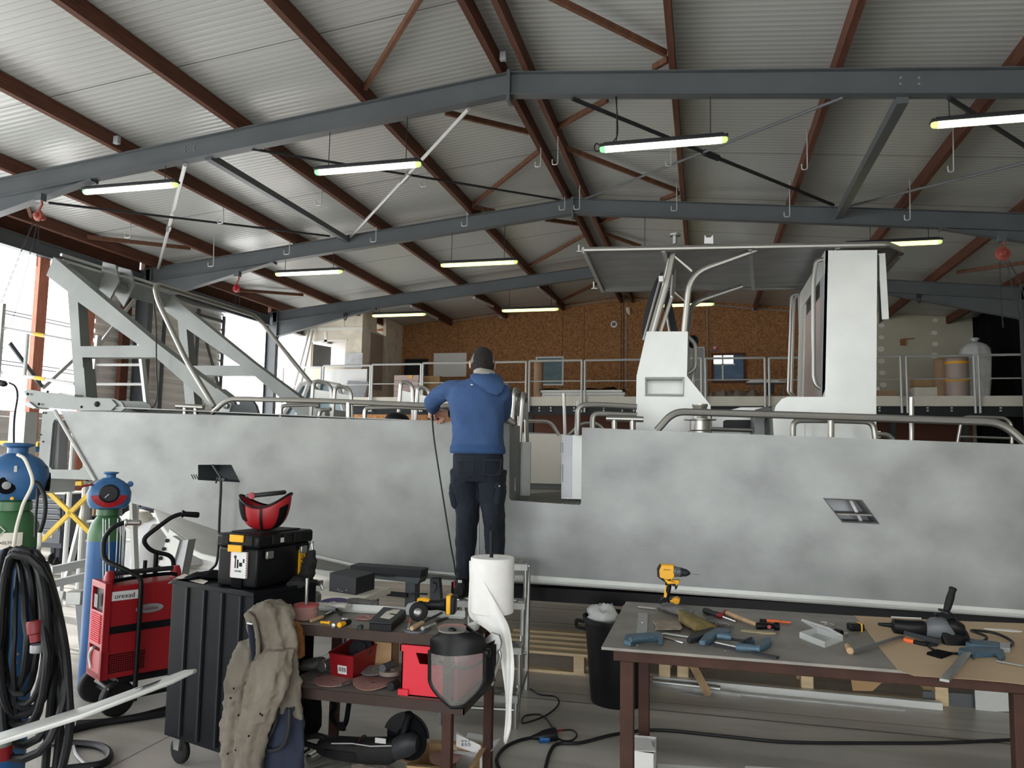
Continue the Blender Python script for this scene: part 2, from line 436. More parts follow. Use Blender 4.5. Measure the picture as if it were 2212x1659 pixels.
# back wall: OSB in the middle and left, plaster to the right
def gable(xa, xb, y, t, m, name, z0=0.0, holes=()):
    top = [V((xb,y,zr(xb)+ZP)), V((xa,y,zr(xa)+ZP))]
    if xa < XR < xb: top.insert(1, V((XR,y,zr(XR)+ZP)))
    return struct(name, MB().prism([V((xa,y,z0)), V((xb,y,z0))]+top, (0,t,0), [[V((h[0],y,h[1])), V((h[2],y,h[1])), V((h[2],y,h[3])), V((h[0],y,h[3]))] for h in holes]), m, loc=(0,0,0))
def rect(x0, y0, x1, y1, Y):
    a = at(x0, y1, Y=Y); b = at(x1, y0, Y=Y); return (a.x, a.z, b.x, b.z)
w1 = rect(872,775,926,850,YB); w2 = rect(1157,770,1218,833,YB); w3 = rect(1537,762,1611,828,YB)
gable(-12.1, 3.6, YB, .14, 'osb', 'wall_back', holes=(w1, w2, w3))
# unseen front wall added to cut the light, one wide gate behind the camera
mb = MB().box((-12.6,YF-.1,0),(-6.5,YF,6.3)).box((5.0,YF-.1,0),(7.4,YF,6.3)).box((-6.5,YF-.1,5.0),(5.0,YF,6.6))
struct("wall_front_added", mb, "plaster_green", loc=(0,0,0))
gable(3.6, 7.62, YB-.02, .16, 'plaster_green', 'wall_back_right')
struct('wall_right', MB().box((7.58,YF,0),(7.7,YB,zr(7.6)+ZP)), 'plaster_green', loc=(0,0,0))
# thin joints between the OSB sheets
mb = MB()
for x in (870+345, 1262, 1704-0):
    a = at(x, 760, Y=YB); mb.box((a.x-.008, YB-.006, 3.4), (a.x+.008, YB, zr(a.x)+RD))
for x in (1342, 1347):
    a = at(x, 760, Y=YB); mb.box((a.x-.012, YB-.012, 3.4), (a.x+.012, YB, zr(a.x)+RD-.05))
struct('trim_1', mb, 'wood_dark', loc=(0,0,0))
# windows in the OSB wall
def window(n, w, glass, frame_m, fr=.05, extra=None):
    e = bpy.data.objects.new('window_%d' % n, None); COL.objects.link(e); e.location = ((w[0]+w[2])/2, YB, w[1]); tag(e, kind='structure')
    f = MB(); x0, z0, x1, z1 = w
    f.prism([V((x0,YB-.03,z0)),V((x1,YB-.03,z0)),V((x1,YB-.03,z1)),V((x0,YB-.03,z1))], (0,.1,0), [[V((x0+fr,YB-.03,z0+fr)),V((x1-fr,YB-.03,z0+fr)),V((x1-fr,YB-.03,z1-fr)),V((x0+fr,YB-.03,z1-fr))]])
    obj('window_frame', f, frame_m, e); obj('pane', MB().box((x0+fr,YB+.03,z0+fr),(x1-fr,YB+.045,z1-fr)), glass, e); return e
window(1, w1, 'glass_dark', 'steel_dark'); window(2, w2, 'glass_teal', 'steel_light')
e3 = window(3, w3, 'glass_blue_reflection', 'wood_dark', .07)
a = at(1541,767,Y=YB); b = at(1560,787,Y=YB)
mb = MB()
for (p, q) in (((1541,767),(1559,786)), ((1563,767),(1584,786))):
    a, b = at(*p,Y=YB+.02), at(*q,Y=YB+.02); mb.box((a.x,YB+.02,a.z),(b.x,YB+.028,b.z))
obj('lit_pane', mb, 'window_lit', e3)
a, b = at(1559,767,Y=YB+.01), at(1563,822,Y=YB+.01); mb = MB().box((a.x,YB+.01,a.z),(b.x,YB+.028,b.z))
a, b = at(1541,786,Y=YB+.01), at(1588,788,Y=YB+.01); mb.box((a.x,YB+.01,a.z),(b.x,YB+.028,b.z))
obj('glazing_bar', mb, 'steel_light', e3)
# plasterboard room on the left end of the mezzanine
px0 = at(625,700,Y=20.86); px1 = at(783,700,Y=20.86)
wz = [at(673,738,Y=20.86), at(745,792,Y=20.86)]
room = MB().prism([V((px0.x,20.86,3.24)), V((px1.x,20.86,3.24)), V((px1.x,20.86,zr(px1.x)+ZP)), V((px0.x,20.86,zr(px0.x)+ZP))], (0,.1,0),
   [[V((wz[0].x,20.86,wz[1].z)), V((wz[1].x,20.86,wz[1].z)), V((wz[1].x,20.86,wz[0].z)), V((wz[0].x,20.86,wz[0].z))]])
struct('wall_partition_front', room, 'plaster', loc=(0,0,0))
sp = [V((px1.x,20.96,3.24)), V((px1.x,YB,3.24)), V((px1.x,YB,zr(px1.x)+ZP)), V((px1.x,20.96,zr(px1.x)+ZP))]
ho = [at(814,687,X=px1.x), at(834,687,X=px1.x), at(834,727,X=px1.x), at(814,717,X=px1.x)]
struct('wall_partition_side', MB().prism(sp, (-.1,0,0), [ho]), 'plaster', loc=(0,0,0))
# taped and filled joints of the plasterboard
mb = MB()
for p, q, w in (((625,712),(783,709),6),((740,640),(741,707),5),((702,716),(704,742),6),((668,737),(750,735),4)):
    a, b = at(*p,Y=20.85), at(*q,Y=20.85); mb.beam(a, b, .006, w*.016, up=(0,0,1) if abs(b.x-a.x) > abs(b.z-a.z) else (1,0,0))
for p, q, w in (((783,712),(870,745),8),((800,715),(801,850),5),((835,727),(838,850),7),((842,700),(842,640),4)):
    a, b = at(*p,X=px1.x+.004), at(*q,X=px1.x+.004); mb.beam(a, b, .006, w*.016, up=(0,0,1) if abs(b.y-a.y) > abs(b.z-a.z) else (0,1,0))
struct('trim_2', mb, 'putty', loc=(0,0,0))
struct('wall_partition_inner', MB().box((px0.x-.2,22.6,3.39),(px1.x-.1,22.68,zr(px1.x)+.1)), 'plaster_white', loc=(0,0,0))
e = bpy.data.objects.new('door_1', None); COL.objects.link(e); c = at(700,760,Y=21.6); e.location = (c.x,c.y,3.39); tag(e, kind='structure')
a, b = at(680,744,Y=21.5), at(700,800,Y=22.2)
mb = MB().hexa([(a.x,21.4,3.39),(b.x+.25,22.1,3.39),(b.x+.25,22.15,3.39),(a.x,21.45,3.39),(a.x,21.4,a.z),(b.x+.25,22.1,a.z),(b.x+.25,22.15,a.z),(a.x,21.45,a.z)])
obj('door_leaf', mb, 'steel_paint', e)
# mezzanine: floor edge, steel beam, dark store below
MY = 20.3; MZ = CAMH+(3.385-CAMH)*MY/22.2
mzl = at(590, 860, Y=MY).x
struct('slab_mezzanine', MB().box((-12.0,MY,MZ-.25),(7.5,YB,MZ)), 'mezz_slab', loc=(0,0,0))
mb = MB(); zb = MZ-.25-.12; mb.ibeam((-12,MY+.06,zb),(7.5,MY+.06,zb), .12, .25)
one('mezzanine_edge_beam', mb, 'steel_dark', 'long dark steel beam carrying the front edge of the mezzanine floor', 'beam')
mb = MB()
for x in (1148+17, 1190, 1240, 1304, 1344, 1369, 1900, 2004, 2056, 2162):
    for y in (881, 887): c = at(x, y, Y=MY+.02); mb.box(c-V((.02,.01,.02)), c+V((.02,.035,.02)))
E2 = [o for o in COL.objects if o.name == 'mezzanine_edge_beam'][0]
obj('bolt_row', mb, 'steel_light', E2)
struct('wall_below_mezzanine', MB().box((-7.5,YB-.35,0),(7.25,YB-.2,MZ-.3)), 'wood_dark', loc=(0,0,0))
# steel posts and stored things half hidden below the mezzanine
for i, x in enumerate((1150, 1560, 1925, 2080)):
    c = at(x, 900, Y=MY+.2)
    one('mezzanine_post', MB().ibeam((c.x,MY+.1,0),(c.x,MY+.1,MZ-.52), .12, .14, up=(0,1,0)), 'steel_dark',
        ['leftmost dark steel post under the mezzanine, beyond the boat seats','dark steel post under the mezzanine behind the helm console','dark steel post under the mezzanine right of the wheelhouse panel','rightmost dark steel post under the mezzanine'][i], 'post', 'posts under the mezzanine')
# guard rail panels along the mezzanine
rails = [(612,694,795,793,'farthest left'),(699,801,791,789,'above the white board panel'),(805,910,788,786,'before the wrapped cartons'),(914,1137,785,781,'behind the worker'),
 (1144,1257,780,778,'before the teal window'),(1264,1385,778,777,'left of the helm console'),(1395,1515,775,774,'right behind the helm console'),(1524,1652,774,773,'before the blue window'),(1661,1800,773,772,'just left of the wheelhouse panel'),(1806,1945,771,770,'right of the wheelhouse panel'),(1957,2103,769,768,'before the rolls at right'),(2113,2212,767,766,'at the far right before the plastic bag')]
for x0, x1, y0, y1, s in rails:
    a, b = at(x0, y0, Y=MY-.06), at(x1, y1, Y=MY-.06)
    z = (a.z+b.z)/2
    t = thing('guard_rail', ((a.x+b.x)/2, MY-.06, MZ-.4), 'pale steel mezzanine guard rail panel, '+s, 'railing', 'mezzanine guard rail panels')
    for k, p in enumerate((a, b)):
        obj('post', MB().tube([(p.x,MY-.06,MZ-.42),(p.x,MY-.06,z)], .032, 8), 'steel_light', t)
    obj('top_rail', MB().tube([(a.x,MY-.06,z),(b.x,MY-.06,z)], .03, 8), 'steel_light', t)
    obj('mid_rail', MB().tube([(a.x,MY-.06,z-.56),(b.x,MY-.06,z-.56)], .018, 6), 'steel_light', t)

# ---- steel portal frames ----
def portal(y, lbl, full=True):
    t = thing('portal_frame', (XR, y, 0), lbl, 'steel frame', 'steel portal frames')
    for sg, xc in ((-1, XL), (1, XE)):
        za, zc = ZA+RD/2, zr(xc)+RD/2
        mb = MB().ibeam((XR, y+.075, za), (xc, y+.075, zc), .15, RD)
        obj('rafter', mb, 'steel_paint', t)
        # haunch: tapering web and its lower flange
        xh = xc-sg*3.15; xk = xc-sg*.17; zh, zk = zr(xh), zr(xk)-.42
        mb = MB().prism([V((xh,y+.068,zh)), V((xk,y+.068,zk)), V((xk,y+.068,zr(xk)))], (0,.014,0)).beam((xh,y+.075,zh-.006),(xk,y+.075,zk),.15,.014)
        mb.box((xh-.01,y,zh-.04),(xh+.01,y+.15,zh+.02))
        obj('haunch', mb, 'steel_paint', t)
        mb = MB().ibeam((xc,y+.075,0),(xc,y+.075,zr(xc)+RD), .15, .33, up=(1,0,0))
        obj('column', mb, 'steel_paint', t)
        obj('end_plate', MB().box((xk+sg*.0-.012,y-.01,zk-.02),(xk+.012,y+.16,zr(xk)+RD)), 'steel_paint', t)
    obj('ridge_plate', MB().box((XR-.022,y-.015,ZA-.09),(XR+.022,y+.165,ZA+RD+.02)), 'steel_paint', t)
    if y < 10:
        for x, z in ((400,318),(420,317),(400,327),(420,324),(1946,168),(1986,168),(1946,181),(1986,181)):
            c = at(x, z, Y=y+.06); obj('bolt', MB().ball(c, .007, 8, 5), 'steel_paint', t)
    return t
portal(YP[0], 'nearest grey steel portal frame crossing above the boat')
portal(YP[1], 'middle grey steel portal frame with a knee at the dark column')
portal(YP[2], 'farthest grey steel portal frame just before the mezzanine')
portal(3.95, 'grey steel portal frame over the workbenches, out of view above')
portal(-1.1, 'grey steel portal frame behind the benches')
# eave beams and wood along the left wall
for y0, y1, lb in ((YP[0]-5,YP[0],'near the hoist chains'),(YP[0],YP[1],'above the tall timber posts'),(YP[1],YP[2],'above the far cladding and opening'),(YP[2],YB,'beside the plasterboard room')):
    ze = 5.20
    one('eave_beam', MB().ibeam((XL-.05,y0+.16,ze+.1),(XL-.05,y1,ze+.1), .16, .27), 'steel_paint', 'long dark steel eave beam on the left wall, '+lb, 'beam', 'steel eave beams on the left wall')
    one('eave_timber', MB().box((XL-.22,y0+.16,ze+.245),(XL-.12,y1,ze+.55)), 'wood_dark', 'dark timber plate over the left eave beam, '+lb, 'timber', 'timber plates over the left eave beams')
# timber purlins
XPS = [(-11.6,'lowest, by the left eave'),(-10.12,'second up from the left eave'),(-8.243,'third up from the left eave'),(-6.348,'fourth up from the left eave'),(-4.428,'next below the ridge pair on the left'),
  (-2.56,'left one of the ridge pair'),(-2.21,'right one of the ridge pair'),(-.395,'next right of the ridge pair'),(1.477,'second right of the ridge pair'),(3.297,'third right of the ridge pair'),(5.1,'fourth right of the ridge pair'),(6.75,'lowest, by the right eave')]
for x, s in XPS:
    sg = 1 if x > XR else -1; z = zr(x)+RD-.0; xc = x+.055
    mb = MB().obox((xc, (YF+YB)/2, z+.10), V((.0375,0,-sg*.0375*SL)), V((0,(YB-YF)/2,0)), V((0,0,.102)))
    one('roof_purlin', mb, 'wood_dark', 'long dark timber purlin under the white roof, '+s, 'purlin', 'timber roof purlins')
# slim timber braces between the purlins
BR = [((935,-48),(788,190),'steep one left of the nearest ridge'),((1080,-62),(1438,115),'top centre right'),((962,243),(1142,285),'below the nearest frame, left of the ridge'),
 ((1312,215),(1198,278),'below the nearest frame, right of the ridge'),((1166,325),(1022,442),'left of the ridge above the middle frame'),((1218,318),(1463,412),'right of the ridge above the middle frame'),
 ((1412,146),(1443,128),'short stub by the first right purlin'),((1018,447),(1068,456),'short stub on the middle frame'),((1178,474),(1250,484),'just under the middle ridge, left'),
 ((1286,482),(1338,466),'just under the middle ridge, right'),((1262,508),(1144,574),'beyond the middle frame, left of ridge'),((1298,502),(1384,532),'beyond the middle frame above the canopy'),
 ((134,506),(411,536),'low one beside the left eave'),((478,624),(655,637),'behind the middle frame at left'),((2068,588),(2230,565),'right edge above the red hoist'),
 ((1428,432),(1466,417),'short stub at the second row'),((1288,613),(1208,652),'beyond the farthest frame'),((60,442),(72,484),'short piece left of the left hoist')]
for a, b, s in BR:
    p, q = roofpt(a[0], a[1], RD+.10), roofpt(b[0], b[1], RD+.10)
    one('timber_brace', MB().beam(p, q, .05, .075), 'wood_red', 'slim reddish timber roof brace, '+s, 'brace', 'slim timber roof braces')
# steel wind bracing between the frames
YA, YC = YP[0]+.1, YP[1]+.05
def strut(a, b, r, m, s, sq=None, ya=YA, yb=YC, nm='bracing_rod'):
    p, q = at(a[0],a[1],Y=ya), at(b[0],b[1],Y=yb)
    mb = MB()
    if sq: mb.beam(p, q, sq, sq)
    else:
        mb.tube([p,q], r, 8)
    t = one(nm, mb, m, s, 'brace', 'steel roof bracing')
    return t, p, q
t, p, q = strut((1012,236),(757,512), .028, 'steel_light', 'pale tubular brace with turnbuckle joint, left of the ridge')
c = p.lerp(q, .42); obj('joint_plate', MB().tube([c-(q-p).normalized()*.2, c+(q-p).normalized()*.2], .045, 8), 'galv', t)
t, p, q = strut((400,356),(342,580), .03, 'steel_light', 'pale tubular brace near the left eave')
c = p.lerp(q, .5); obj('joint_plate', MB().tube([c-(q-p).normalized()*.15, c+(q-p).normalized()*.15], .045, 8), 'galv', t)
strut((545,322),(1212,432), .02, 'steel_dark', 'dark angle brace running to the middle ridge')
strut((105,438),(712,510), .02, 'steel_dark', 'dark angle brace low on the left roof slope')
strut((450,338),(750,518), 0, 'steel_paint', 'square grey strut on the left roof slope', .1, nm='square_strut')
strut((1950,212),(1812,466), 0, 'steel_paint', 'square grey strut on the right roof slope', .12, nm='square_strut')
t, p, q = strut((1236,213),(1800,443), .028, 'steel_dark', 'dark tubular brace right of the ridge, falling to the square strut')
c = p.lerp(q, .45); obj('joint_plate', MB().tube([c-(q-p).normalized()*.16, c+(q-p).normalized()*.16], .05, 8), 'steel_dark', t)
strut((1822,210),(1262,430), .02, 'steel_paint', 'grey brace crossing the dark tube right of the ridge')
strut((2050,212),(2430,452), .028, 'steel_dark', 'dark tubular brace in the top right corner')
strut((2420,300),(1832,446), .02, 'steel_paint', 'grey brace rising to the right edge')
# J shaped wire hooks under the purlins
HK = [(694,410,443,'nearest hook left of the first lamp bracket'),(482,450,482,'third hook from the left'),(281,483,513,'leftmost wire hook'),(625,522,549,'over the left part of the middle frame'),(921,370,403,'beside the right end of the second lamp'),
 (1168,321,360,'left of the ridge pair, upper row'),(1205,298,355,'at the ridge pair, upper row'),(1450,321,358,'at the first right purlin, upper row'),(1009,460,488,'on the middle frame left of the ridge'),(812,492,522,'on the middle frame at the left'),
 (1220,427,453,'left of the middle ridge plate'),(1252,403,452,'right of the middle ridge plate'),(1462,418,455,'on the middle frame right of the ridge'),(1744,316,366,'at the second right purlin, upper row'),(2060,304,371,'at the third right purlin, upper row'),
 (1706,418,468,'at the second right purlin, lower row'),(1966,417,475,'at the third right purlin, lower row'),(461,532,575,'beside the left knee of the middle frame')]
for x, y0, y1, s in HK:
    p = roofpt(x, y0, RD-.02); q = at(x, y1, Y=p.y)
    w = at(x-12, y1, Y=p.y); u = (w-q).x
    mb = MB().tube(rnd([V((p.x,p.y,p.z+.225)), q, q+V((u,0,0)), q+V((u,0,.085))], .03, 3), .009, 6)
    one('wire_hook', mb, 'steel_light', 'thin bent wire hook hanging from the roof, '+s, 'hook', 'wire hooks under the roof')

# ---- fluorescent lamps ----
LAMPS = [((1295,321),(1573,300),9.08,'green','large bright lamp right of the ridge over the boat',((1330,203),(1332,296),),((1534,203),(1535,290))),
 ((2010,268),(2290,247),9.08,'white','bright lamp cut off by the right edge',((2050,203),(2051,252)),None),
 ((680,370),(910,354),9.08,'green','bright lamp hanging below the left rafter of the nearest frame',((712,285),(710,355)),((877,248),(877,344))),
 ((180,411),(384,400),9.08,'green','leftmost bright lamp near the hoist',((211,338),(208,400)),((357,355),(356,394))),
 ((595,592),(740,585),13.98,'white','long lamp below the middle frame at left',((616,560),(616,586)),((720,530),(720,580))),
 ((952,572),(1110,565),13.98,'yellow','yellowish lamp above the man, beyond the middle frame',((975,510),(975,566)),((1090,490),(1089,560))),
 ((1870,528),(2036,521),13.98,'yellow','yellow lamp behind the right end of the boat canopy',((1880,490),(1880,520)),((2006,492),(2006,516))),
 ((1400,549),(1340,549),13.98,'yellow','lamp just above the canopy, mostly hidden',((1393,472),(1393,528)),None),
 ((804,681),(920,678),19.08,'yellow','small far lamp at left above the mezzanine',((820,640),(819,676)),((902,624),(902,673))),
 ((1084,671),(1207,666),19.08,'yellow','small far lamp behind and above the man',((1099,620),(1100,668)),((1190,612),(1191,662))),
 ((1431,659),(1543,656),19.08,'yellow','small far lamp seen through the canopy struts',None,None)]
for a, b, y, tn, s, c1, c2 in LAMPS:
    p, q = at(a[0],a[1],Y=y), at(b[0],b[1],Y=y)
    if p.x > q.x: p, q = q, p
    z = (p.z+q.z)/2; p.z = q.z = z
    if (q-p).length < 1.5: m0 = q if s.startswith('yellow lamp behind') or 'struts' in s else p; d = X1*(-1.57 if m0 is q else 1.57); p, q = (q+d, q) if m0 is q else (p, p+d)
    t = thing('fluorescent_lamp', ((p.x+q.x)/2, y, z), s, 'lamp', 'hanging fluorescent lamps')
    em = 'tube_green' if tn != 'yellow' else 'tube_yellow'
    obj('housing', MB().box((p.x,y-.055,z+.012),(q.x,y+.055,z+.05)).box((p.x+.05,y-.04,z+.05),(q.x-.05,y+.04,z+.07)), 'steel_dark', t, bevel=.01)
    obj('diffuser', MB().tube([(p.x+.07,y,z-.005),(q.x-.07,y,z-.005)], .048, 14, caps=False), em, t)
    e = 'lamp_end_green' if tn == 'green' else 'lamp_end'
    obj('end_cap', MB().lathe((p.x+.07,y,z-.005),(-1,0,0),[(0,.048),(.04,.044),(.06,.03),(.068,.01)],14), e, t)
    obj('end_cap', MB().lathe((q.x-.07,y,z-.005),(1,0,0),[(0,.048),(.04,.044),(.06,.03),(.068,.01)],14), 'lamp_end', t)
    for c in (c1, c2):
        if c:
            g, h = at(c[0][0],c[0][1],Y=y), at(c[1][0],c[1][1],Y=y)
            obj('suspension_chain', MB().tube([(h.x,y,z+.06),(h.x,y,zr(h.x)+.004)], .006, 5), 'steel_dark', t)
# loop of flex at the lamp end
a = at(1290,322,Y=9.08); tag(obj('lamp_flex', MB().tube(spl([at(*p,Y=9.08) for p in ((1296,314),(1288,310),(1284,320),(1292,326),(1330,300),(1334,260),(1330,208))]), .008, 6), 'cable', None, a), 'thin black flex looping at the left end of the large bright lamp', 'cable')
for i, (x, y) in enumerate(((252,311),(1087,131))):
    c = roofpt(x, y, RD-.02); one('sensor_box', MB().box(c-V((.04,.03,.0)),c+V((.04,.03,.11))), 'plastic_grey', 'small grey box on a purlin, '+['above the nearest frame at left','at the nearest ridge plate'][i], 'junction box', bevel=.005)
# light pipes hung under the far purlins
for i, (a, b) in enumerate((((888,661),(945,688)),((1024,643),(1065,662)),((1162,620),(1200,652)))):
    p, q = roofpt(*a,RD-.05), roofpt(*b,RD-.05)
    one('strip_light', MB().tube([p,q], .04, 8), 'steel_light', 'unlit white strip light fixed along a far purlin, '+['left one','middle one','right one'][i], 'lamp', 'unlit strip lights along the far purlins')
# chain hoists
def hoist(px, top, body, Y, s, chains, m='hoist_red', sz=.13):
    c = at(px, body, Y=Y); tp = at(px, top, Y=Y)
    t = thing('chain_hoist', (c.x, Y, c.z-.12), s, 'hoist', 'red chain hoists')
    obj('hoist_body', MB().lathe(c-Y1*.07, Y1, [(0,sz*.5),(.02,sz),(.05,sz),(.06,sz*.6),(.13,sz*.6),(.15,sz*.4)], 16), m, t)
    obj('hoist_cover', MB().lathe(c-Y1*.11, Y1, [(0,sz*.35),(.02,sz*.55),(.05,sz*.5)], 14), m, t)
    obj('top_hook', MB().tube(spl([tp+Z1*.02, tp-Z1*.06+X1*.04, tp-Z1*.14, c+Z1*(sz+.02)-X1*.03, c+Z1*sz]), .016, 7), 'hoist_red', t)
    obj('beam_clamp', MB().box(tp+V((-.06,-.05,-.02)), tp+V((.06,.05,.09))), 'steel_paint', t)
    for g in chains:
        pts = [at(x, y, Y=Y) for x, y in g]; mb = MB(); L = sum((pts[i+1]-pts[i]).length for i in range(len(pts)-1)); n = max(6, int(L/.045))
        k = 0
        for i in range(len(pts)-1):
            d = pts[i+1]-pts[i]; m_ = max(1, int(d.length/.045)); dn = d.normalized(); x_, y_ = frame(dn)
            for j in range(m_):
                cc = pts[i]+d*((j+.5)/m_); k += 1; sd = x_ if k % 2 else y_
                mb.tube([cc-dn*.024-sd*.008, cc-dn*.024+sd*.008, cc+dn*.024+sd*.008, cc+dn*.024-sd*.008], .0045, 4, closed=True)
        obj('chain', mb, 'steel_dark', t)
hoist(87, 432, 468, 8.95, 'red chain hoist with long loose chains at the far left', [((72,482),(45,545),(20,610),(0,660)),((80,485),(62,560),(40,650),(5,760)),((84,485),(82,520),(80,575))], 'hoist_red', .075)
hoist(513, 596, 624, 13.85, 'small round red chain hoist under the knee of the middle frame', [((510,632),(507,668)),((517,632),(518,670))], 'red', .085)
hoist(2164, 520, 550, 13.85, 'red chain hoist with hanging chains at the right edge', [((2160,566),(2162,640),(2167,708)),((2174,565),(2190,630),(2204,690)),((2178,563),(2200,600),(2216,650))], 'hoist_red', .115)
# shackles under the far frame
for i, (x, y) in enumerate(((746,684),(1985,645))):
    c = at(x, y, Y=19.05); one('lifting_shackle', MB().box(c+V((-.05,-.03,.03)),c+V((.05,.03,.1))).tube([c+V((-.03,0,.03)),c+V((-.04,0,-.05)),c+V((0,0,-.1)),c+V((.04,0,-.05)),c+V((.03,0,.03))],.014,6), 'steel_dark', 'small dark lifting shackle clamped under the far frame, '+['left side','right side'][i], 'shackle', 'lifting shackles')
# ---- left wall: cladding, openings, posts ----
XC = -12.15
def clad(y0, y1, z0, z1, n):
    mb = MB(); z = z0; P = []
    while z < z1:
        P += [(z,0),(z+.09,0),(z+.11,.06),(z+.17,.06),(z+.20,0)]; z += .2
    P = [p for p in P if p[0] <= z1+.01]
    mb.grid([[V((XC+d, y0, zz)) for zz, d in P], [V((XC+d, y1, zz)) for zz, d in P]], (-.04,0,0))
    return struct(n, mb, 'clad', loc=(0,0,0), sharp=20)
clad(12.9, YP[1], 2.3, 5.5, 'wall_left'); clad(YP[1], 17.15, 0, 5.5, 'wall_left')
clad(10.6, YP[1], 0, 2.28, 'wall_left')
mb = MB()
for y in (14.9, 16.1, 17.12): mb.box((XC+.06,y-.03,0),(XC+.12,y+.03,5.1))
mb.box((XC+.04,13.98,4.93),(XC+.1,17.15,5.0))
mb.beam((XC+.08,16.15,4.9),(XC+.08,17.1,3.2),.05,.05)
struct('trim_3', mb, 'steel_paint', loc=(0,0,0))
for y, w, s, m in ((11.45,.22,'tall pale red timber post in the bright opening, leftmost','timber_post'),(12.62,.2,'tall reddish timber post beside the cladding','timber_post'),(13.62,.22,'dark brown timber post beside the middle steel column','wood_dark')):
    one('timber_post', MB().box((XL-.2,y-w/2,0),(XL-.1,y+w/2,5.3)), m, s, 'post', 'timber wall posts')
for i, (p, q) in enumerate((((205,757),(292,645)),((20,740),(90,835)),((92,838),(160,775)))):
    a, b = at(*p,X=XL-.02), at(*q,X=XL-.02)
    one('wall_brace', MB().beam(a, b, .04, .07), ['steel_light','steel_paint','steel_light'][i], ['flat pale steel brace rising beside the second timber post','dark diagonal steel brace at the far left edge of the opening','thin pale steel brace in the bright opening'][i], 'brace', 'left wall braces')
for y, s in ((21.2,'by the leaning white tubes'),):
    one('timber_post', MB().box((XL-.2,y-.1,0),(XL-.1,y+.1,5.2)), 'orange', 'orange painted timber post '+s, 'post')
for i, (x0, y0, x1, y1) in enumerate(((630,857,670,708),(644,857,676,714))):
    a, b = at(x0,y0,Y=20.4), at(x1,y1,Y=20.75)
    one('leaning_tube', MB().tube([a,b], .035, 8), 'steel_light', 'long pale tube leaning on the plasterboard room, '+['left one','right one'][i], 'tube', 'tubes leaning on the plasterboard room')
# overhead cables beyond the opening
for i, (a, b) in enumerate((((0,668),(80,685)),((0,675),(80,692)),((0,778),(70,788)),((0,786),(70,796)))):
    p, q = at(*a,X=-22), at(*b,X=-22); d = (q-p)
    one('overhead_cable', MB().tube([p-d*6,q+d*4], .02, 5), 'cable', 'thin overhead cable outside the left opening, '+['highest','second','third','lowest'][i], 'cable', 'overhead cables outside')
for i, (x0, x1) in enumerate(((-20.5,-15),(-19.8,-14.5))):
    pass
# ---- things on the mezzanine ----
def pbox(name, x0, y0, x1, y1, Y, dep, m, label, cat, **k):
    a, b = at(x0, y1, Y=Y), at(x1, y0, Y=Y); z0 = MZ if y1 > 850 else a.z
    return one(name, MB().box((a.x,Y,z0),(b.x,Y+dep,b.z)), m, label, cat, **k)
t = pbox('wrapped_carton', 850,810,905,857, 20.6, .8, 'box_pink', 'pinkish film wrapped stack of cartons behind the mezzanine rail', 'carton', bevel=.01)
b = at(887,812,Y=20.59); obj('yellow_label', MB().box(b+V((-.05,-.01,-.06)),b+V((.05,.0,.02))), 'yellow', t)
for y in (822, 835, 846):
    a, c = at(850,y,Y=20.59), at(905,y,Y=20.59); obj('carton_seam', MB().box((a.x,20.588,a.z-.006),(c.x,20.6,a.z+.006)), 'dusty', t)
pbox('cardboard_box', 905,812,950,857, 21.1, .6, 'cardboard', 'brown cardboard box right of the wrapped cartons', 'box')
pbox('board_panel', 697,797,793,857, 20.62, .04, 'white', 'large white board panel standing before the plasterboard room', 'panel')
a, b, c, d = at(737,857,Y=20.4), at(786,857,Y=20.4), at(796,825,Y=20.5), at(752,822,Y=20.5)
for p in (a, b): p.z = MZ
one('glass_panel', MB().prism([a,b,c,d], (0,.02,0)), 'plastic_grey', 'pale leaning sheet beside the white board panel', 'panel')
a = at(772,765,Y=20.8); one('plastic_sheet', MB().box(at(744,795,Y=20.82), at(784,762,Y=20.84)), 'wrap', 'crumpled clear plastic sheet taped on the plasterboard wall', 'sheet')
a, b = at(801,717,X=px1.x+.02), at(825,845,X=px1.x+.02)
one('pinned_sheet', MB().box((px1.x+.006,a.y,b.z),(px1.x+.02,b.y,a.z)), 'film_pink', 'tall pinkish sheet on the side wall of the plasterboard room', 'sheet')
t = thing('whiteboard', at(972,815,Y=YB-.03), 'white wall board left of the man', 'whiteboard')
a, b = at(936,814,Y=YB-.03), at(1008,762,Y=YB-.03)
obj('board', MB().box((a.x,YB-.03,a.z),(b.x,YB-.005,b.z)), 'white', t); obj('pen_tray', MB().box((a.x+.1,YB-.08,a.z-.02),(a.x+.4,YB-.03,a.z+.01)), 'steel_light', t)
t = thing('parcel_stack_chair', at(915,857,Y=21.4), 'x', 'x'); bpy.data.objects.remove(t)
# stack of white foam boards
for i, (y0, y1, dx) in enumerate(((851.5,857,0),(846,851,1),(840.5,845.5,-2))):
    a, b = at(1170+dx,y1,Y=20.7), at(1348+dx*2,y0,Y=20.7)
    z0 = MZ+.0+i*.075
    one('foam_board', MB().box((a.x,20.7,z0),(b.x,21.7,z0+.068)), 'white', 'long white foam board behind the rail, '+['bottom one','middle one','top one'][i], 'board', 'foam boards on the mezzanine', bevel=.008)
z0 = MZ+.23; a, b = at(1165,840,Y=20.8), at(1345,840,Y=20.8)
one('black_sheet', MB().grid([[V((a.x+(b.x-a.x)*i/14, 20.75+j*.3, z0+.03*math.sin(i*.9+j)+(.12 if 9<i<13 else 0)*(j/3))) for j in range(4)] for i in range(15)], (0,0,.01)), 'black_matt', 'black sheet thrown over the white foam boards', 'sheet')
a = at(1161,857,Y=21); one('kraft_roll', MB().cyl((a.x,21.1,MZ),(a.x,21.1,at(1161,783,Y=21.1).z), .135, n=18), 'kraft', 'tall brown paper roll standing by the teal window', 'roll')
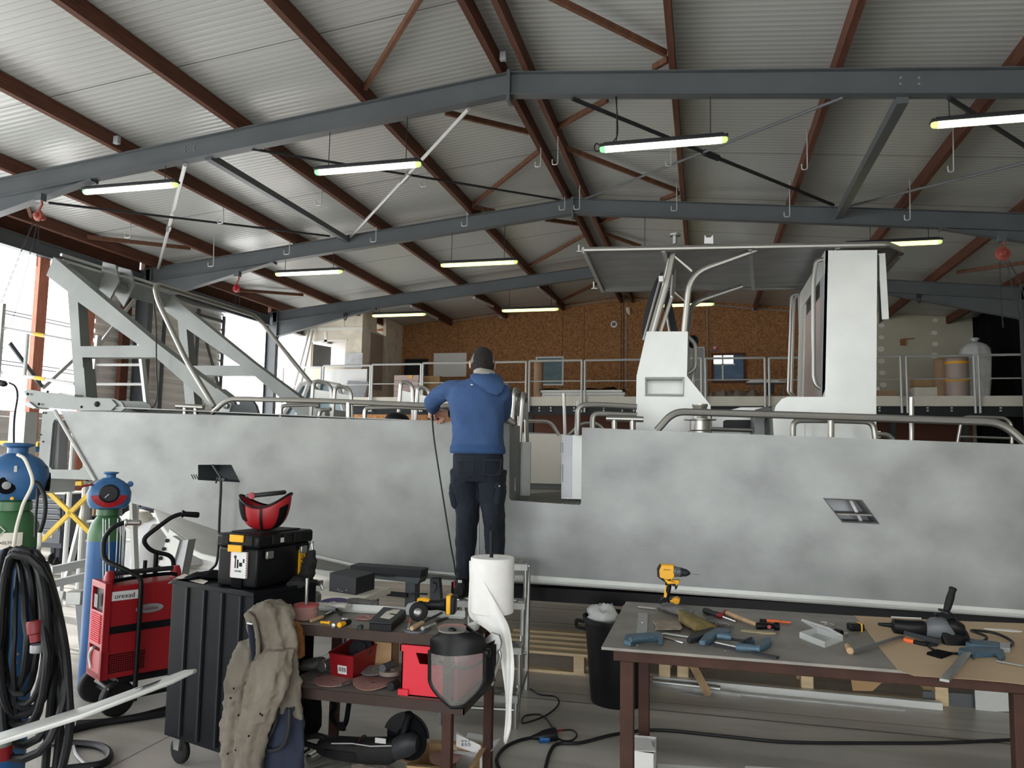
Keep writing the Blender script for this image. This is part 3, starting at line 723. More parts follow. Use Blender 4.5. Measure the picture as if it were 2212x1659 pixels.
a = at(2036,857,Y=21); one('kraft_roll', MB().cyl((a.x,21.1,MZ),(a.x,21.1,at(2036,775,Y=21.1).z), .15, n=18), 'kraft', 'tall brown paper roll standing at the right end', 'roll')
a = at(2070,857,Y=20.9); zt = at(2070,773,Y=20.9).z
t = one('wrapped_roll', MB().cyl((a.x,20.95,MZ),(a.x,20.95,zt), .26, n=20), 'film_pink', 'film wrapped grey roll with yellow tape next to the kraft roll', 'roll')
for y in (784, 822): z = at(2070,y,Y=20.9).z; obj('tape_band', MB().cyl((a.x,20.95,z-.03),(a.x,20.95,z+.03), .264, n=20), 'yellow', t)
# big knotted plastic bag
c0, c1 = at(2120,857,Y=20.9), at(2120,725,Y=20.9); hgt = c1.z-MZ; R0 = (at(2156,800,Y=20.9)-at(2088,800,Y=20.9)).x/2
def bagfold(t, k): return .06*math.sin(7*t+3*k)+.04*math.sin(13*t-5*k)
mb = MB().loft([((c0.x,21.2,MZ+hgt*h), (R0*w,0,0), (0,R0*.8*w,0)) for h, w in ((0,.78),(.08,.86),(.3,.95),(.55,1),(.72,1),(.82,.93),(.88,.72),(.92,.34),(.935,.12),(.96,.26),(.985,.30),(1,.12))], 36, bagfold)
one('plastic_bag', mb, 'bag', 'tall knotted translucent plastic bag at the right end of the mezzanine', 'bag', sharp=60)
pbox('cardboard_box', 1976,817,2016,835, 21.3, .4, 'cardboard', 'brown carton lying on the white box', 'box')
pbox('white_box', 1976,836,2024,857, 21, .6, 'mezz_slab', 'cream box standing left of the kraft roll at right', 'box')
pbox('cardboard_box', 1897,843,1934,857, 21, .5, 'kraft', 'flat brown carton right of the wheelhouse panel', 'box')
pbox('paint_bucket', 1893,836,1900,857, 21.3, .2, 'white', 'white bucket just right of the wheelhouse panel', 'bucket')
mb = MB(); a, b = at(1530,857,Y=21.1), at(1640,842,Y=21.1)
mb.grid([[V((a.x+(b.x-a.x)*i/16, 20.8+j*.25, MZ+.02+(.16+.06*math.sin(i*1.3+j*2)+.04*math.sin(i*2.9))*(1 if 0<j<4 and 0<i<16 else .1))) for j in range(5)] for i in range(17)], (0,0,-.02))
one('folded_tarp', mb, 'dusty', 'crumpled greyish covers heaped below the blue window', 'cover')
# table with a saw beyond the rail
t = thing('saw_bench', at(1650,857,Y=21.2), 'pale folding saw bench beyond the rail right of the blue window', 'bench')
a, b = at(1612,826,Y=21.2), at(1696,826,Y=21.2)
obj('bench_top', MB().box((a.x,21,a.z-.03),(b.x,21.6,a.z)), 'steel_light', t)
obj('fence', MB().box((at(1618,822,Y=21.2).x,21.1,a.z),(at(1682,822,Y=21.2).x,21.2,a.z+.07)), 'white', t)
for x in (1622, 1640, 1668, 1690):
    c = at(x, 830, Y=21.3); obj('leg', MB().beam((c.x,21.3,MZ),(c.x+.05,21.3,a.z-.03),.04,.04), 'steel_paint', t)
obj('motor', MB().box((at(1655,835,Y=21.3).x,21.2,a.z-.3),(at(1672,835,Y=21.3).x,21.5,a.z-.03)), 'steel_dark', t)
# door, speaker, sign, conduit on the OSB wall
e = bpy.data.objects.new('door_2', None); COL.objects.link(e); e.location = (at(1500,857,Y=YB-.04).x,YB-.04,MZ); tag(e, kind='structure')
a, b = at(1478,752,Y=YB-.04), at(1521,857,Y=YB-.04); obj('door_leaf', MB().box((a.x,YB-.04,MZ),(b.x,YB,a.z)), 'plastic_grey', e)
a, b = at(1476,750,Y=YB-.05), at(1523,857,Y=YB-.05); mb = MB().box((b.x-.03,YB-.06,MZ),(b.x,YB-.03,a.z)).box((a.x,YB-.06,a.z-.03),(b.x,YB-.03,a.z)); obj('door_frame', mb, 'steel_light', e)
c = at(1326,700,Y=YB-.05); t = thing('wall_vent', (c.x,YB,c.z), 'small round white and grey vent on the OSB wall', 'vent')
obj('ring', MB().lathe((c.x,YB,c.z),(0,-1,0),[(0,.11),(.03,.1),(.035,.07)],20), 'white', t); obj('grille', MB().lathe((c.x,YB-.03,c.z),(0,-1,0),[(0,.07),(.01,.06),(.015,.02)],16), 'steel_paint', t)
c = at(1357,670,Y=YB-.1); one('wall_spotlight', MB().lathe(c, V((.25,-.3,-1)), [(-.08,.06),(0,.07),(.08,.05),(.16,.02)], 14), 'mezz_slab', 'small cream cone shaped fitting beside the conduit near the ridge', 'fitting')
t = thing('exit_sign', at(1544,757,Y=YB-.02), 'tiny red and white sign above the blue window', 'sign')
a, b = at(1539,757,Y=YB-.02), at(1549,747,Y=YB-.02); obj('sign_board', MB().box((a.x,YB-.02,a.z),(b.x,YB-.005,b.z)), 'red', t)
obj('sign_symbol', MB().box((a.x+.02,YB-.026,b.z-.05),(b.x-.02,YB-.02,b.z-.02)).box((a.x+.03,YB-.026,a.z+.03),(a.x+.05,YB-.02,b.z-.03)).box((a.x+.075,YB-.026,a.z+.03),(a.x+.095,YB-.02,b.z-.03)), 'white', t)
a, b = at(1539,759.5,Y=YB-.02), at(1549,757,Y=YB-.02); obj('sign_footer', MB().box((a.x,YB-.02,a.z),(b.x,YB-.005,b.z)), 'blue_paint', t)
def conduit(pts, s):
    one('conduit', MB().tube([at(x,y,Y=YB-.03) for x,y in pts], .018, 6), 'plastic_grey', s, 'conduit', 'conduits on the OSB wall')
conduit([(962,696),(1085,678),(1209,663),(1345,645)], 'grey conduit following the roof slope left of the ridge')
conduit([(1345,645),(1540,658),(1631,667),(1706,671)], 'grey conduit following the roof slope right of the ridge')
conduit([(1353,648),(1353,840)], 'vertical grey conduit below the ridge')
conduit([(1528,662),(1528,852)], 'vertical grey conduit left of the blue window')
for i, (x, y) in enumerate(((1082,685),(1345,642),(1630,669))):
    c = at(x,y,Y=YB-.06); one('junction_box', MB().box(c-V((.06,.03,.05)),c+V((.06,.03,.05))), 'plastic_grey', 'small grey junction box under the far roof edge, '+['left one','at the ridge','right one'][i], 'junction box', 'junction boxes', bevel=.005)
a = at(1346,642,Y=YB-.3); b = at(1352,655,Y=YB-.3)
# putty dots on the green plaster
mb = MB(); random.seed(3)
for x, y in [(1904,703),(1904,729),(1903,754),(1904,780),(1906,805),(1908,831),(2020,692),(2018,719),(2020,743),(2018,768),(2136,693),(2137,716)]:
    c = at(x, y, Y=YB-.02); r = .07+.03*random.random()
    mb.prism([c+V((r*math.cos(k*PI/5)*(1+.2*random.random()),-.004,.8*r*math.sin(k*PI/5)*(1+.2*random.random()))) for k in range(10)], (0,.006,0))
struct('trim_4', mb, 'putty', loc=(0,0,0))
c = at(1951,733,Y=YB-.05); one('wall_bracket', MB().box(c+V((-.08,-.04,-.18)),c+V((.05,.04,.0))).beam(c+V((-.05,0,.0)),c+V((.3,0,.02)),.03,.03), 'wood_old', 'small wooden bracket on the plaster wall at right', 'bracket')
one('dark_curtain', MB().grid([[V((7.5+.04*math.sin(j*1.9), 20.5+j*.18, MZ-2.8+i*.55)) for j in range(20)] for i in range(12)], (-.03,0,0)), 'black_matt', 'dark hanging curtain at the far right edge', 'curtain')
# the blue boat cover frame seen beyond the left seats
t = thing('boat_windshield', at(690,905,Y=13), 'pale blue boat windshield frame far behind the left seats', 'windshield')
P = lambda x, y, Y=13.0: at(x, y, Y=Y)
obj('glazing', MB().prism([P(610,905),P(652,832),P(690,826),P(728,834),P(740,905)], (0,.05,0)), 'glass_teal', t)
mb = MB()
for g in (((606,905),(652,830),(690,824),(730,832),(748,905)),((640,905),(668,827)),((675,905),(690,826))): mb.tube([P(*q, 12.96) for q in g], .05, 6)
obj('frame_tube', mb, 'steel_light', t)
obj('hull', MB().box((P(600,1010).x,12.9,0.3),(P(760,1010).x,14.5,P(600,905).z)), 'plastic_grey', t)
# ================= THE BOAT =================
HY = 5.6; HF = 8.3          # near and far side plates
boat = thing('workboat', (-1.5, 6.9, .45), 'large unpainted aluminium workboat with console, canopy and bow frames, on supports', 'boat')
def part(name, mb, m='alu', parent=None, **k): return obj(name, mb, m, parent or boat, **k)
H = lambda pts, Y=HY: ats(pts, Y=Y)
deck = [(130,887),(600,900),(970,912),(1100,916)]
deckR = [(1258,929),(1264,925),(2212,960),(2620,976)]
chine = [(2620,1365),(2212,1331),(1640,1291),(1150,1256),(979,1241),(830,1227),(766,1221),(672,1199),(484,1151),(432,1133),(375,1113),(336,1100),(270,1083),(205,1038)]
outer = deck+[(1100,1076),(1104,1081),(1251,1091),(1255,1087)]+deckR+chine
h1 = [(428,1004),(500,1004),(519,1042),(428,1037)]
h2 = [(1779,1077),(1861,1081),(1899,1131),(1820,1127)]
part('side_plate', MB().prism(H(outer), (0,.008,0), [H(h1), H(h2)]), 'hull')
# recess boxes behind the two openings
def recess(h, dep, m='alu_sheet', n='recess'):
    p = H(h); q = [v+V((0,dep,0)) for v in p]; mb = MB()
    for i in range(4): j = (i+1)%4; mb.add([p[i],p[j],q[j],q[i]], [(0,1,2,3)])
    mb.add(q, [(0,1,2,3)]); return part(n, mb, m)
recess(h1, .3, 'steel_paint', 'hawse_recess'); recess(h2, .3, 'alu_sheet', 'window_recess')
a, b = at(1836,1079,Y=HY+.2), at(1862,1130,Y=HY+.2); part('recess_stiffener', MB().beam(a,b,.02,.02), 'alu')
# welded rim round the right opening
part('weld_bead', MB().tube(H([(1779,1077),(1861,1081),(1899,1131),(1820,1127)],HY-.003), .006, 6, closed=True), 'galv')
mb = MB().tube(H([(1032,925),(1034,1200)],HY-.001), .004, 5); part('plate_seam', mb, 'galv')
# small slots
mb = MB()
for x in (413,418,423): a, b = at(x,1025,Y=HY-.002), at(x+5,1035,Y=HY-.002); mb.beam(a,b,.002,.006)
part('slot', mb, 'black')
# rubbing angle along the chine and its white scraped edge
c = H([p for p in chine if p[0] >= 672][::-1], HY-.012)
part('chine_strake', MB().tube(c, .014, 6), 'alu')
se = [(1112,1256),(1150,1256),(1640,1291),(2212,1331),(2620,1365)]
part('scraped_edge', MB().prism(H(se+[(x,y-13) for x,y in se[::-1]],HY-.004), (0,.003,0)), 'alu')
# bow: diagonal edge strip and the side frame with its opening
part('bow_edge', MB().tube(H([(118,886),(205,1038)],HY-.01), .016, 6), 'alu')
fr = [(92,888),(120,887),(205,1037),(100,1033),(98,1046),(80,1046),(80,1030)]
fh = [(114,915),(117,907),(123,905),(130,912),(179,1000),(178,1010),(171,1015),(112,1014),(106,1007)]
part('bow_frame', MB().prism(H(fr,HY-.02), (0,.02,0), [H(fh,HY-.02)]), 'frame_alu')
p = H(fh,HY+.0); mb = MB()
part('bow_frame_web', MB().prism([V((v.x,v.y+.0,v.z)) for v in H([(116,907),(129,907),(125,1014),(107,1014)],HY+.05)], (0,.1,0)), 'alu_sheet')
part('bow_step', MB().box(H([(93,1033)],HY-.06)[0], H([(106,1060)],HY+.3)[0]), 'alu')
mb = MB()
for x, y in ((94,892),(99,892),(88,939),(93,954),(85,991),(88,1018)): mb.ball(at(x,y,Y=HY-.022), .008, 8, 5)
part('bow_bolts', mb, 'steel_dark')
# chain behind the bow frame
part('bow_chain', MB().tube(spl(H([(119,910),(116,950),(113,985),(111,1013)],HY+.04)), .012, 6), 'galv')
# bottom plating: near and far strakes, keel
kl = [(336,1101),(348,1128),(366,1152),(395,1175),(436,1196),(475,1205),(560,1218),(676,1229),(766,1239)]
K = [at(x,y,Y=6.95) for x,y in kl]; K += [V((x,6.95,.47)) for x in (-2.5,-1,1,3,3.6)]
Cn = [at(x,y,Y=HY+.004) for x,y in ((336,1100),(352,1105),(375,1113),(400,1122),(445,1138),(484,1151),(580,1175),(672,1199),(766,1221),(979,1241),(1150,1256),(1640,1291),(2212,1331),(2620,1365))]
nk = min(len(K), len(Cn)); K = K[:nk]; Cn = Cn[:nk]
mb = MB().grid([[c.lerp(k, t) for t in (0,.5,1)] for c, k in zip(Cn, K)]); part('bottom_plate', mb, 'hull')
mb = MB().grid([[V((c.x,2*6.95-c.y,c.z)).lerp(k, t) for t in (0,.5,1)] for c, k in zip(Cn, K)]); part('bottom_plate', mb, 'hull')
part('keel_strip', MB().tube(K[:9], .02, 6), 'alu'); part('keel_fin', MB().grid([[k+V((0,-.02,0)), k+V((0,-.02,-.05))] for k in K], (0,.04,0)), 'alu')
# far side, transom, deck, coamings
F = lambda x, z: V((x, HF, z))
dz = lambda x: 1.884+(x+1.43)*(-.036)
fo = [F(-5.2,dz(-5.2)), F(3.55,dz(3.55)), F(3.55,.68), F(-3.5,.75), F(-4.9,1.12), F(-5.1,1.3)]
part('far_side_plate', MB().prism(fo, (0,-.008,0)), 'hull')
part('transom', MB().box((3.55,HY,.55),(3.56,HF,1.72)), 'hull')
part('deck', MB().box((-5.0,HY+.01,1.28),(3.55,HF-.01,1.29)), 'table_steel')
mb = MB()
for i in range(26):
    x = -1.9+i*.055; mb.beam((x,HY+.05,1.293),(x+.5,HY+1.9,1.293),.012,.004)
part('deck_tread', mb, 'galv')
# side deck boxes each side of the boarding gap
def gunwale(x0, x1, y, w):
    z0, z1 = dz(x0), dz(x1)
    mb = MB().hexa([(x0,y,z0-.012),(x1,y,z1-.012),(x1,y+w,z1-.012),(x0,y+w,z0-.012),(x0,y,z0-.004),(x1,y,z1-.004),(x1,y+w,z1-.004),(x0,y+w,z0-.004)])
    yy = y+w-.01 if y < 7 else y
    return mb.hexa([(x0,yy,1.29),(x1,yy,1.29),(x1,yy+.01,1.29),(x0,yy+.01,1.29),(x0,yy,z0-.012),(x1,yy,z1-.012),(x1,yy+.01,z1-.012),(x0,yy+.01,z0-.012)])
xa = at(1100,1000,Y=HY).x; xb = at(1256,1000,Y=HY).x
g1 = gunwale(-5.15,xa+.0,HY+.01,.36); g2 = gunwale(xb,3.5,HY+.01,.36)
g1.box((xa-.01,HY+.01,1.29),(xa,HY+.37,dz(xa)-.012)); g2.box((xb,HY+.01,1.29),(xb+.01,HY+.37,dz(xb)-.012))
part('gunwale_box', g1, 'hull'); part('gunwale_box', g2, 'hull')
part('gunwale_box', gunwale(-5.15,3.5,HF-.19,.18), 'hull')
# folded door leaf inside the gap at right with pale film, small wall on the left
a, b = at(1215,1076,Y=6.05), at(1257,941,Y=6.05)
part('boarding_door', MB().box((a.x,6.0,1.31),(b.x+.04,6.04,b.z)), 'alu'); c = at(1236,941,Y=5.995); part('door_edge_film', MB().box((a.x,5.994,1.32),(c.x,6.0,b.z)), 'alu_sheet')
mb = MB()
for y in (967,1014,1030): q = at(1213,y,Y=5.99); mb.cyl(q+V((0,0,-.04)), q+V((0,0,.04)), .012, n=8)
part('hinge', mb, 'steel_light')
mb = MB()
for y0, y1 in ((938,965),(1032,1060)): mb.beam(at(1111,y0,Y=5.8), at(1111,y1,Y=5.8), .02, .02, up=(0,1,0))
part('hinge', mb, 'steel_light')
q = at(1142,955,Y=6.5); part('inner_bulkhead', MB().box((xa-.15,5.79,1.29),(xa-.13,6.6,q.z)).box((xa-.13,6.58,1.29),(q.x,6.6,q.z)), 'alu')
a, b = at(1135,1040,Y=8.0), at(1232,938,Y=8.0); part('inner_panel', MB().box((a.x-.1,8.0,1.35),(b.x,8.02,b.z)), 'mezz_slab')
# ---- bow A-frames and crossbar ----
AO = [(116,555),(333,737),(492,859),(463,885),(336,772),(178,772),(184,856),(162,853),(146,630),(100,595)]
AH = [(168,652),(301,746),(174,748)]
# --- frame plates on both sides, same shape
o1, hl = H(AO,6.0), H(AH,6.0)
for dy in (0, 1.6):
    part('bow_a_frame', MB().prism([v+V((0,dy,0)) for v in o1], (0,.12,0), [[v+V((0,dy,0)) for v in hl]]), 'frame_alu')
    sl = [at(x,y,Y=5.99)+V((0,dy,0)) for x,y in ((160,795),(181,794),(186,858),(163,857))]
    part('frame_sleeve', MB().prism(sl, (0,.14,0)), 'frame_alu')
    sl = [at(x,y,Y=5.99)+V((0,dy,0)) for x,y in ((468,838),(494,858),(465,888),(440,868))]
    part('frame_sleeve', MB().prism(sl, (0,.14,0)), 'frame_alu')
tp = at(112,575,Y=6.0)
part('a_frame_crossbar', MB().beam(tp+V((.02,.1,0)), tp+V((.02,1.62,0)), .1, .17, up=(.6,0,1)), 'frame_alu')
part('crossbar_rail', MB().tube([tp+V((.1,0,.11)), tp+V((.1,1.7,.11))], .016, 8), 'alu')
c = tp+V((.08,.55,-.02))
part('roller_plate', MB().prism([c+V((0,-.0,.2)),c+V((.16,.0,.16)),c+V((.22,0,-.02)),c+V((.1,0,-.24)),c+V((-.02,0,-.1))], (0,.02,0)), 'frame_alu')
part('roller_plate', MB().prism([c+V((0,.22,.2)),c+V((.16,.22,.16)),c+V((.22,.22,-.02)),c+V((.1,.22,-.24)),c+V((-.02,.22,-.1))], (0,.02,0)), 'frame_alu')
part('roller', MB().cyl(c+V((.1,.03,-.05)),c+V((.1,.21,-.05)),.05), 'frame_alu')
# bow arm plates
arm = [(52,845),(60,841),(166,858),(246,861),(262,868),(270,882),(262,888),(176,888),(166,886),(72,879),(60,862)]
for dy in (0, .35): part('bow_arm', MB().prism([v+V((0,dy,0)) for v in H(arm,5.62)], (0,.02,0)), 'frame_alu')
part('bow_arm_cover', MB().prism(H([(172,862),(240,863),(252,875),(240,886),(171,887),(169,875)],5.6), (0,.02,0)), 'frame_alu')
mb = MB()
for x, y, r in ((60,851,.012),(84,873,.012),(210,873,.026),(176,879,.012),(103,846,.012)): mb.ball(at(x,y,Y=5.6), r, 10, 6)
part('bow_arm_bolts', mb, 'steel_dark')
part('anchor_fluke', MB().prism(H([(49,868),(62,868),(78,881),(72,883),(58,878)],5.6), (0,.15,0)), 'alu_sheet')
a = at(0,845,Y=5.75); b = at(170,860,Y=5.75); part('bow_ramp_arm', MB().beam(a+V((-.5,0,.02)), b, .1, .06), 'alu')
# stainless hoop
hz = at(332,612,Y=5.8).z; hp = [at(463,879,Y=5.8), at(402,778,Y=5.8), at(341,650,Y=5.8), V((at(330,612,Y=5.8).x,5.82,hz)), V((at(332,612,Y=5.8).x,7.45,hz)), at(640,789,Y=7.7), at(692,852,Y=7.8)]
part('bow_hoop', MB().tube(rnd(hp,.12,5), .024, 10), 'tube')
part('hoop_cable', MB().tube(spl([at(x,y,Y=5.9) for x,y in ((335,640),(333,660),(337,700),(338,800),(340,850),(330,880),(300,888),(270,880),(245,888))]), .006, 5), 'cable')
# ---- rails ----
def rail(pts, r=.024, Y=5.68, rr=.1, n='rail'): return part(n, MB().tube(rnd([at(p[0],p[1],Y=p[2] if len(p)>2 else Y) for p in pts], rr, 5), r, 10), 'tube')
rail([(458,893),(492,861),(700,866),(970,878),(1078,886),(1112,917)], .022)
rail([(753,869),(753,905)], .022, rr=0, n='rail_stub')
rail([(607,904),(607,876),(675,874),(690,876)], .016, 5.75, .12); rail([(688,905),(692,886),(715,884)], .016, 5.8, .1)
rail([(788,908),(788,881),(860,879),(965,884)], .018, 5.7, .12)
rail([(1080,900),(1098,918)], .022, 5.75, rr=0)
rail([(1419,930),(1455,889),(1800,900),(2165,912),(2222,965)], .027, 5.66, .16)
rail([(1795,903),(1795,944)], .022, 5.68, rr=0, n='rail_stub')
rail([(1713,944),(1713,908),(1800,908),(1886,911),(1891,950)], .021, 5.85, .16)
rail([(1247,940),(1248,875),(1290,874),(1376,879)], .022, 5.9, .1); rail([(1280,926),(1280,893),(1376,897)], .021, 5.75, .1)
rail([(1120,909,7.9),(1190,910,7.9),(1208,940,7.9)], .02, rr=.1); rail([(1228,941,7.4),(1256,914,7.4),(1290,914,7.4),(1308,932,7.4)], .018, rr=.1)
rail([(1436,924,6.6),(1630,930,6.6)], .018, rr=0)
rail([(1218,850,7.0),(1221,945,7.0)], .016, rr=0, n='antenna_post'); rail([(1249,866,6.6),(1249,900,6.6)], .014, rr=0, n='antenna_post'); rail([(1969,858,5.9),(1969,952,5.9)], .016, rr=0, n='antenna_post')
rail([(2068,955,7.2),(2078,900,7.2),(2170,903,7.2),(2184,915,7.2),(2186,958,7.2)], .014, rr=.06); rail([(2070,943,7.2),(2185,947,7.2)], .01, rr=0); rail([(1893,938,6.1),(1918,939,6.1),(1930,950,6.1)], .018, rr=.08)
def bollard(pts, posts, Y):
    part('bollard', MB().cyl(at(*pts[0],Y=Y), at(*pts[1],Y=Y), .022, n=12), 'tube')
    for x, y0, y1 in posts: part('bollard_post', MB().cyl(at(x,y0,Y=Y), at(x,y1,Y=Y), .02, n=12), 'tube')
bollard(((382,877),(440,880)), ((400,878,897),(423,879,897)), 5.68); bollard(((1310,904),(1390,906)), ((1327,906,928),(1366,907,930)), 5.68)
# winch head
c = at(1512,912,Y=5.9); part('winch_drum', MB().lathe(c+V((0,0,-.09)), Z1, [(0,.085),(.02,.085),(.03,.075),(.1,.075),(.105,.12),(.112,.12),(.118,.055),(.2,.052),(.21,.058),(.225,.058)], 24), 'tube')
# fairlead at the bow: quadrant plates
c = at(522,885,Y=6.0); part('fairlead_plate', MB().prism([at(x,y,Y=6.0) for x,y in ((475,895),(488,872),(498,866),(545,866),(552,876),(558,897))], (0,.04,0), [[at(x,y,Y=6.0) for x,y in ((505,868),(518,869),(517,873),(508,873))]]), 'steel_paint')
q = at(490,877,Y=5.98); part('pivot_pin', MB().lathe(q, (0,-1,0), [(0,.028),(.03,.026),(.035,.012)], 14), 'galv')
part('pivot_lug', MB().prism([at(x,y,Y=5.99) for x,y in ((470,894),(478,874),(492,866),(500,874),(494,894))], (0,.03,0)), 'alu')
q = at(645,890,Y=7.6); part('frame_foot', MB().prism([at(x,y,Y=7.6) for x,y in ((636,872),(680,876),(690,902),(660,902))], (0,.03,0)), 'alu')
# ---- seats: jockey backrests ----
def seat(x0, x1, yt, yb, Y, tilt=6, back=.0):
    a, b = at(x0, yb, Y=Y), at(x1, yb, Y=Y+back); c, d = at(x1-2, yt+8, Y=Y+back), at(x0+tilt, yt, Y=Y)
    mb = MB().tube(rnd([a, d, c, b], .07, 5), .018, 8); part('seat_hoop', mb, 'tube')
    lo, hi = .48, .78
    p = [a.lerp(d,lo), b.lerp(c,lo), b.lerp(c,hi), a.lerp(d,hi)]
    part('seat_plate', MB().prism(p, (0,.012,0)), 'alu')
for x0, x1, yt, yb in ((671,717,822,906),(718,760,832,906),(860,893,823,912),(897,930,834,912)): seat(x0, x1, yt, yb, 6.3 if x0 < 800 else 6.2)
for x0, x1, yt, yb, Y, bk in ((1086,1104,830,922,6.1,.45),(1104,1123,839,948,6.0,.45),(1122,1138,849,955,5.95,.4)): seat(x0, x1, yt, yb, Y, 8, bk)
part('seat_base', MB().box(at(671,905,Y=6.35), at(760,890,Y=6.9)), 'alu')
# ---- helm console ----
con = [(1397,716),(1486,716),(1484,812),(1535,876),(1535,940),(1373,936),(1375,812)]
ch = [(1396,819),(1475,819),(1474,852),(1396,851)]
CYn = 6.3
mb = MB().prism(H(con,CYn), (0,.01,0), [H(ch,CYn)]); part('console_front', mb, 'alu')
q = H(con,CYn); mb = MB()
for i in range(len(q)):
    if i == 4: continue
    j = (i+1)%len(q); mb.add([q[i],q[j],q[j]+V((0,1.0,0)),q[i]+V((0,1.0,0))], [(0,1,2,3)])
part('console_shell', mb, 'alu'); part('console_back', MB().prism([v+V((0,1.0,0)) for v in q], (0,.01,0)), 'alu')
p = H(ch,CYn); mb = MB()
for i in range(4): j = (i+1)%4; mb.add([p[i],p[j],p[j]+V((0,.12,0)),p[i]+V((0,.12,0))], [(0,1,2,3)])
mb.add([v+V((0,.12,0)) for v in p], [(0,1,2,3)]); part('console_recess', mb, 'alu')
part('recess_rim', MB().tube(H([(1394,817),(1477,817),(1476,854),(1394,853)],CYn-.006), .012, 6, closed=True), 'alu')
part('console_handle', MB().tube(rnd(H([(1487,729),(1502,742),(1502,795),(1486,807)],6.5),.07,5), .018, 10), 'tube')
q = at(1497,738,Y=6.9); part('steering_wheel', MB().tube([q+V((.02*math.cos(t*PI/12),.17*math.sin(t*PI/12)+.1,.17*math.cos(t*PI/12)-.33)) for t in range(24)], .012, 6, closed=True), 'tube')
part('wheel_hub', MB().ball(q, (.05,.05,.06)), 'black')
# ---- canopy ----
cn = [at(1262,540,Y=6.2), at(1917,528,Y=6.2), at(1950,541,Y=6.7), at(1938,600,Y=7.95), at(1720,622,Y=7.95), at(1302,627,Y=7.75)]
cn[3] = V((1.62, 8.0, cn[4].z-.0))
part('canopy_sheet', MB().prism([v+V((0,0,.012)) for v in cn], (0,0,.012)), 'alu_sheet')
part('canopy_rim', MB().tube(rnd(cn+[cn[0]],.03,3), .024, 10), 'tube')
mb = MB()
for u in (0, .28, .57, .85):
    a, b = cn[0].lerp(cn[1],u), cn[5].lerp(cn[3],u); mb.beam(a, b, .03, .05)
part('canopy_rib', mb, 'alu')
part('roof_fitting', MB().cyl(at(1458,527,Y=6.9), at(1458,509,Y=6.9), .02).cyl(at(1458,510,Y=6.9), at(1458,506,Y=6.9), .05), 'galv')
part('roof_fitting', MB().prism([at(x,y,Y=6.9) for x,y in ((1521,526),(1522,507),(1526,513),(1535,513),(1540,507),(1541,526))], (0,.02,0)), 'white')
for x, y, Y in ((1256,538,6.2),(1288,618,7.75)): part('corner_cleat', MB().cyl(at(x-10,y+5,Y=Y), at(x+3,y+5,Y=Y), .01).cyl(at(x-5,y+5,Y=Y), at(x-5,y-9,Y=Y), .01), 'galv')
part('corner_hook', MB().tube(rnd([cn[2], cn[2]+V((.02,0,-.04)), cn[2]+V((-.04,0,-.05))],.02), .008, 6), 'tube')
# struts of the canopy
def st(pts, r=.024, rr=.1): return part('canopy_strut', MB().tube(rnd([at(*p[:2],Y=p[2]) for p in pts], rr, 6), r, 10), 'tube')
st([(1455,545,6.3),(1441,610,6.3),(1410,722,6.35)], .026, .02); st([(1449,545,6.45),(1432,620,6.5),(1403,722,6.5)], .016, .02)
st([(1634,540,6.3),(1490,592,6.3),(1478,722,6.35)], .026, .16); st([(1456,552,6.3),(1496,586,6.3)], .018, 0)
st([(1604,618,7.6),(1494,655,7.6),(1484,722,7.3)], .024, .12); st([(1457,630,7.6),(1480,650,7.6)], .016, 0)
st([(1458,560,7.0),(1452,640,7.2),(1426,722,7.2)], .02, .02); st([(1440,680,7.2),(1447,722,7.2)], .014, 0)
part('windshield_pane', MB().prism([at(*p,Y=6.6) for p in ((1431,586),(1434,600),(1428,640),(1403,722),(1390,740),(1386,722),(1389,690),(1399,648),(1417,604))], (0,.02,0)), 'black')
part('windshield_pane', MB().prism([at(*p,Y=7.3) for p in ((1440,622),(1446,632),(1466,722),(1448,722),(1434,668))], (0,.02,0)), 'black')
part('windshield_frame', MB().tube([at(*p,Y=6.58) for p in ((1428,598),(1390,735))], .012, 6), 'galv')
part('white_clip', MB().box(at(1423,608,Y=6.4), at(1433,598,Y=6.44)), 'white')
# ---- wheelhouse panel and its base ----
WY = 6.2
a = H([(1783,541),(1895,540),(1893,860),(1776,858)],WY)
part('wheelhouse_panel', MB().prism(a, (0,.012,0)), 'alu')
xl = a[0].x; xl2 = a[3].x; yb2 = 7.85
zt, zb_ = a[0].z, a[3].z
# side with a doorway: posts, header, film covered door
def sidep(y0, y1, z0, z1, m, n, dx=0, t=.02):
    f = lambda z: xl2+(xl-xl2)*(z-zb_)/(zt-zb_)
    return part(n, MB().hexa([(f(z0)+dx,y0,z0),(f(z0)+dx+t,y0,z0),(f(z0)+dx+t,y1,z0),(f(z0)+dx,y1,z0),(f(z1)+dx,y0,z1),(f(z1)+dx+t,y0,z1),(f(z1)+dx+t,y1,z1),(f(z1)+dx,y1,z1)]), m)
sidep(WY,WY+.25,zb_,zt,'alu_sheet','wheelhouse_side'); sidep(7.45,yb2,zb_,zt,'alu','wheelhouse_side'); sidep(WY,yb2,zt-.18,zt,'alu','wheelhouse_header', -.002)
sidep(6.5,7.42,zb_,zt-.3,'film_pink','cabin_door',.01); sidep(6.5,7.42,zt-.3,zt-.19,'black','cabin_door_gap',.015)
part('wheelhouse_back', MB().box((xl2+.03,7.8,zb_),(a[1].x,7.85,zt)), 'alu_sheet')
part('grab_rail', MB().tube(rnd(H([(1781,560),(1763,563),(1757,600),(1757,815),(1762,832),(1777,841)],6.3),.08,5), .018, 10), 'tube')
part('grab_rail', MB().tube(rnd([at(*p,Y=7.5) for p in ((1724,634),(1710,638),(1708,700),(1703,848),(1712,856))],.08,5), .014, 10), 'tube')
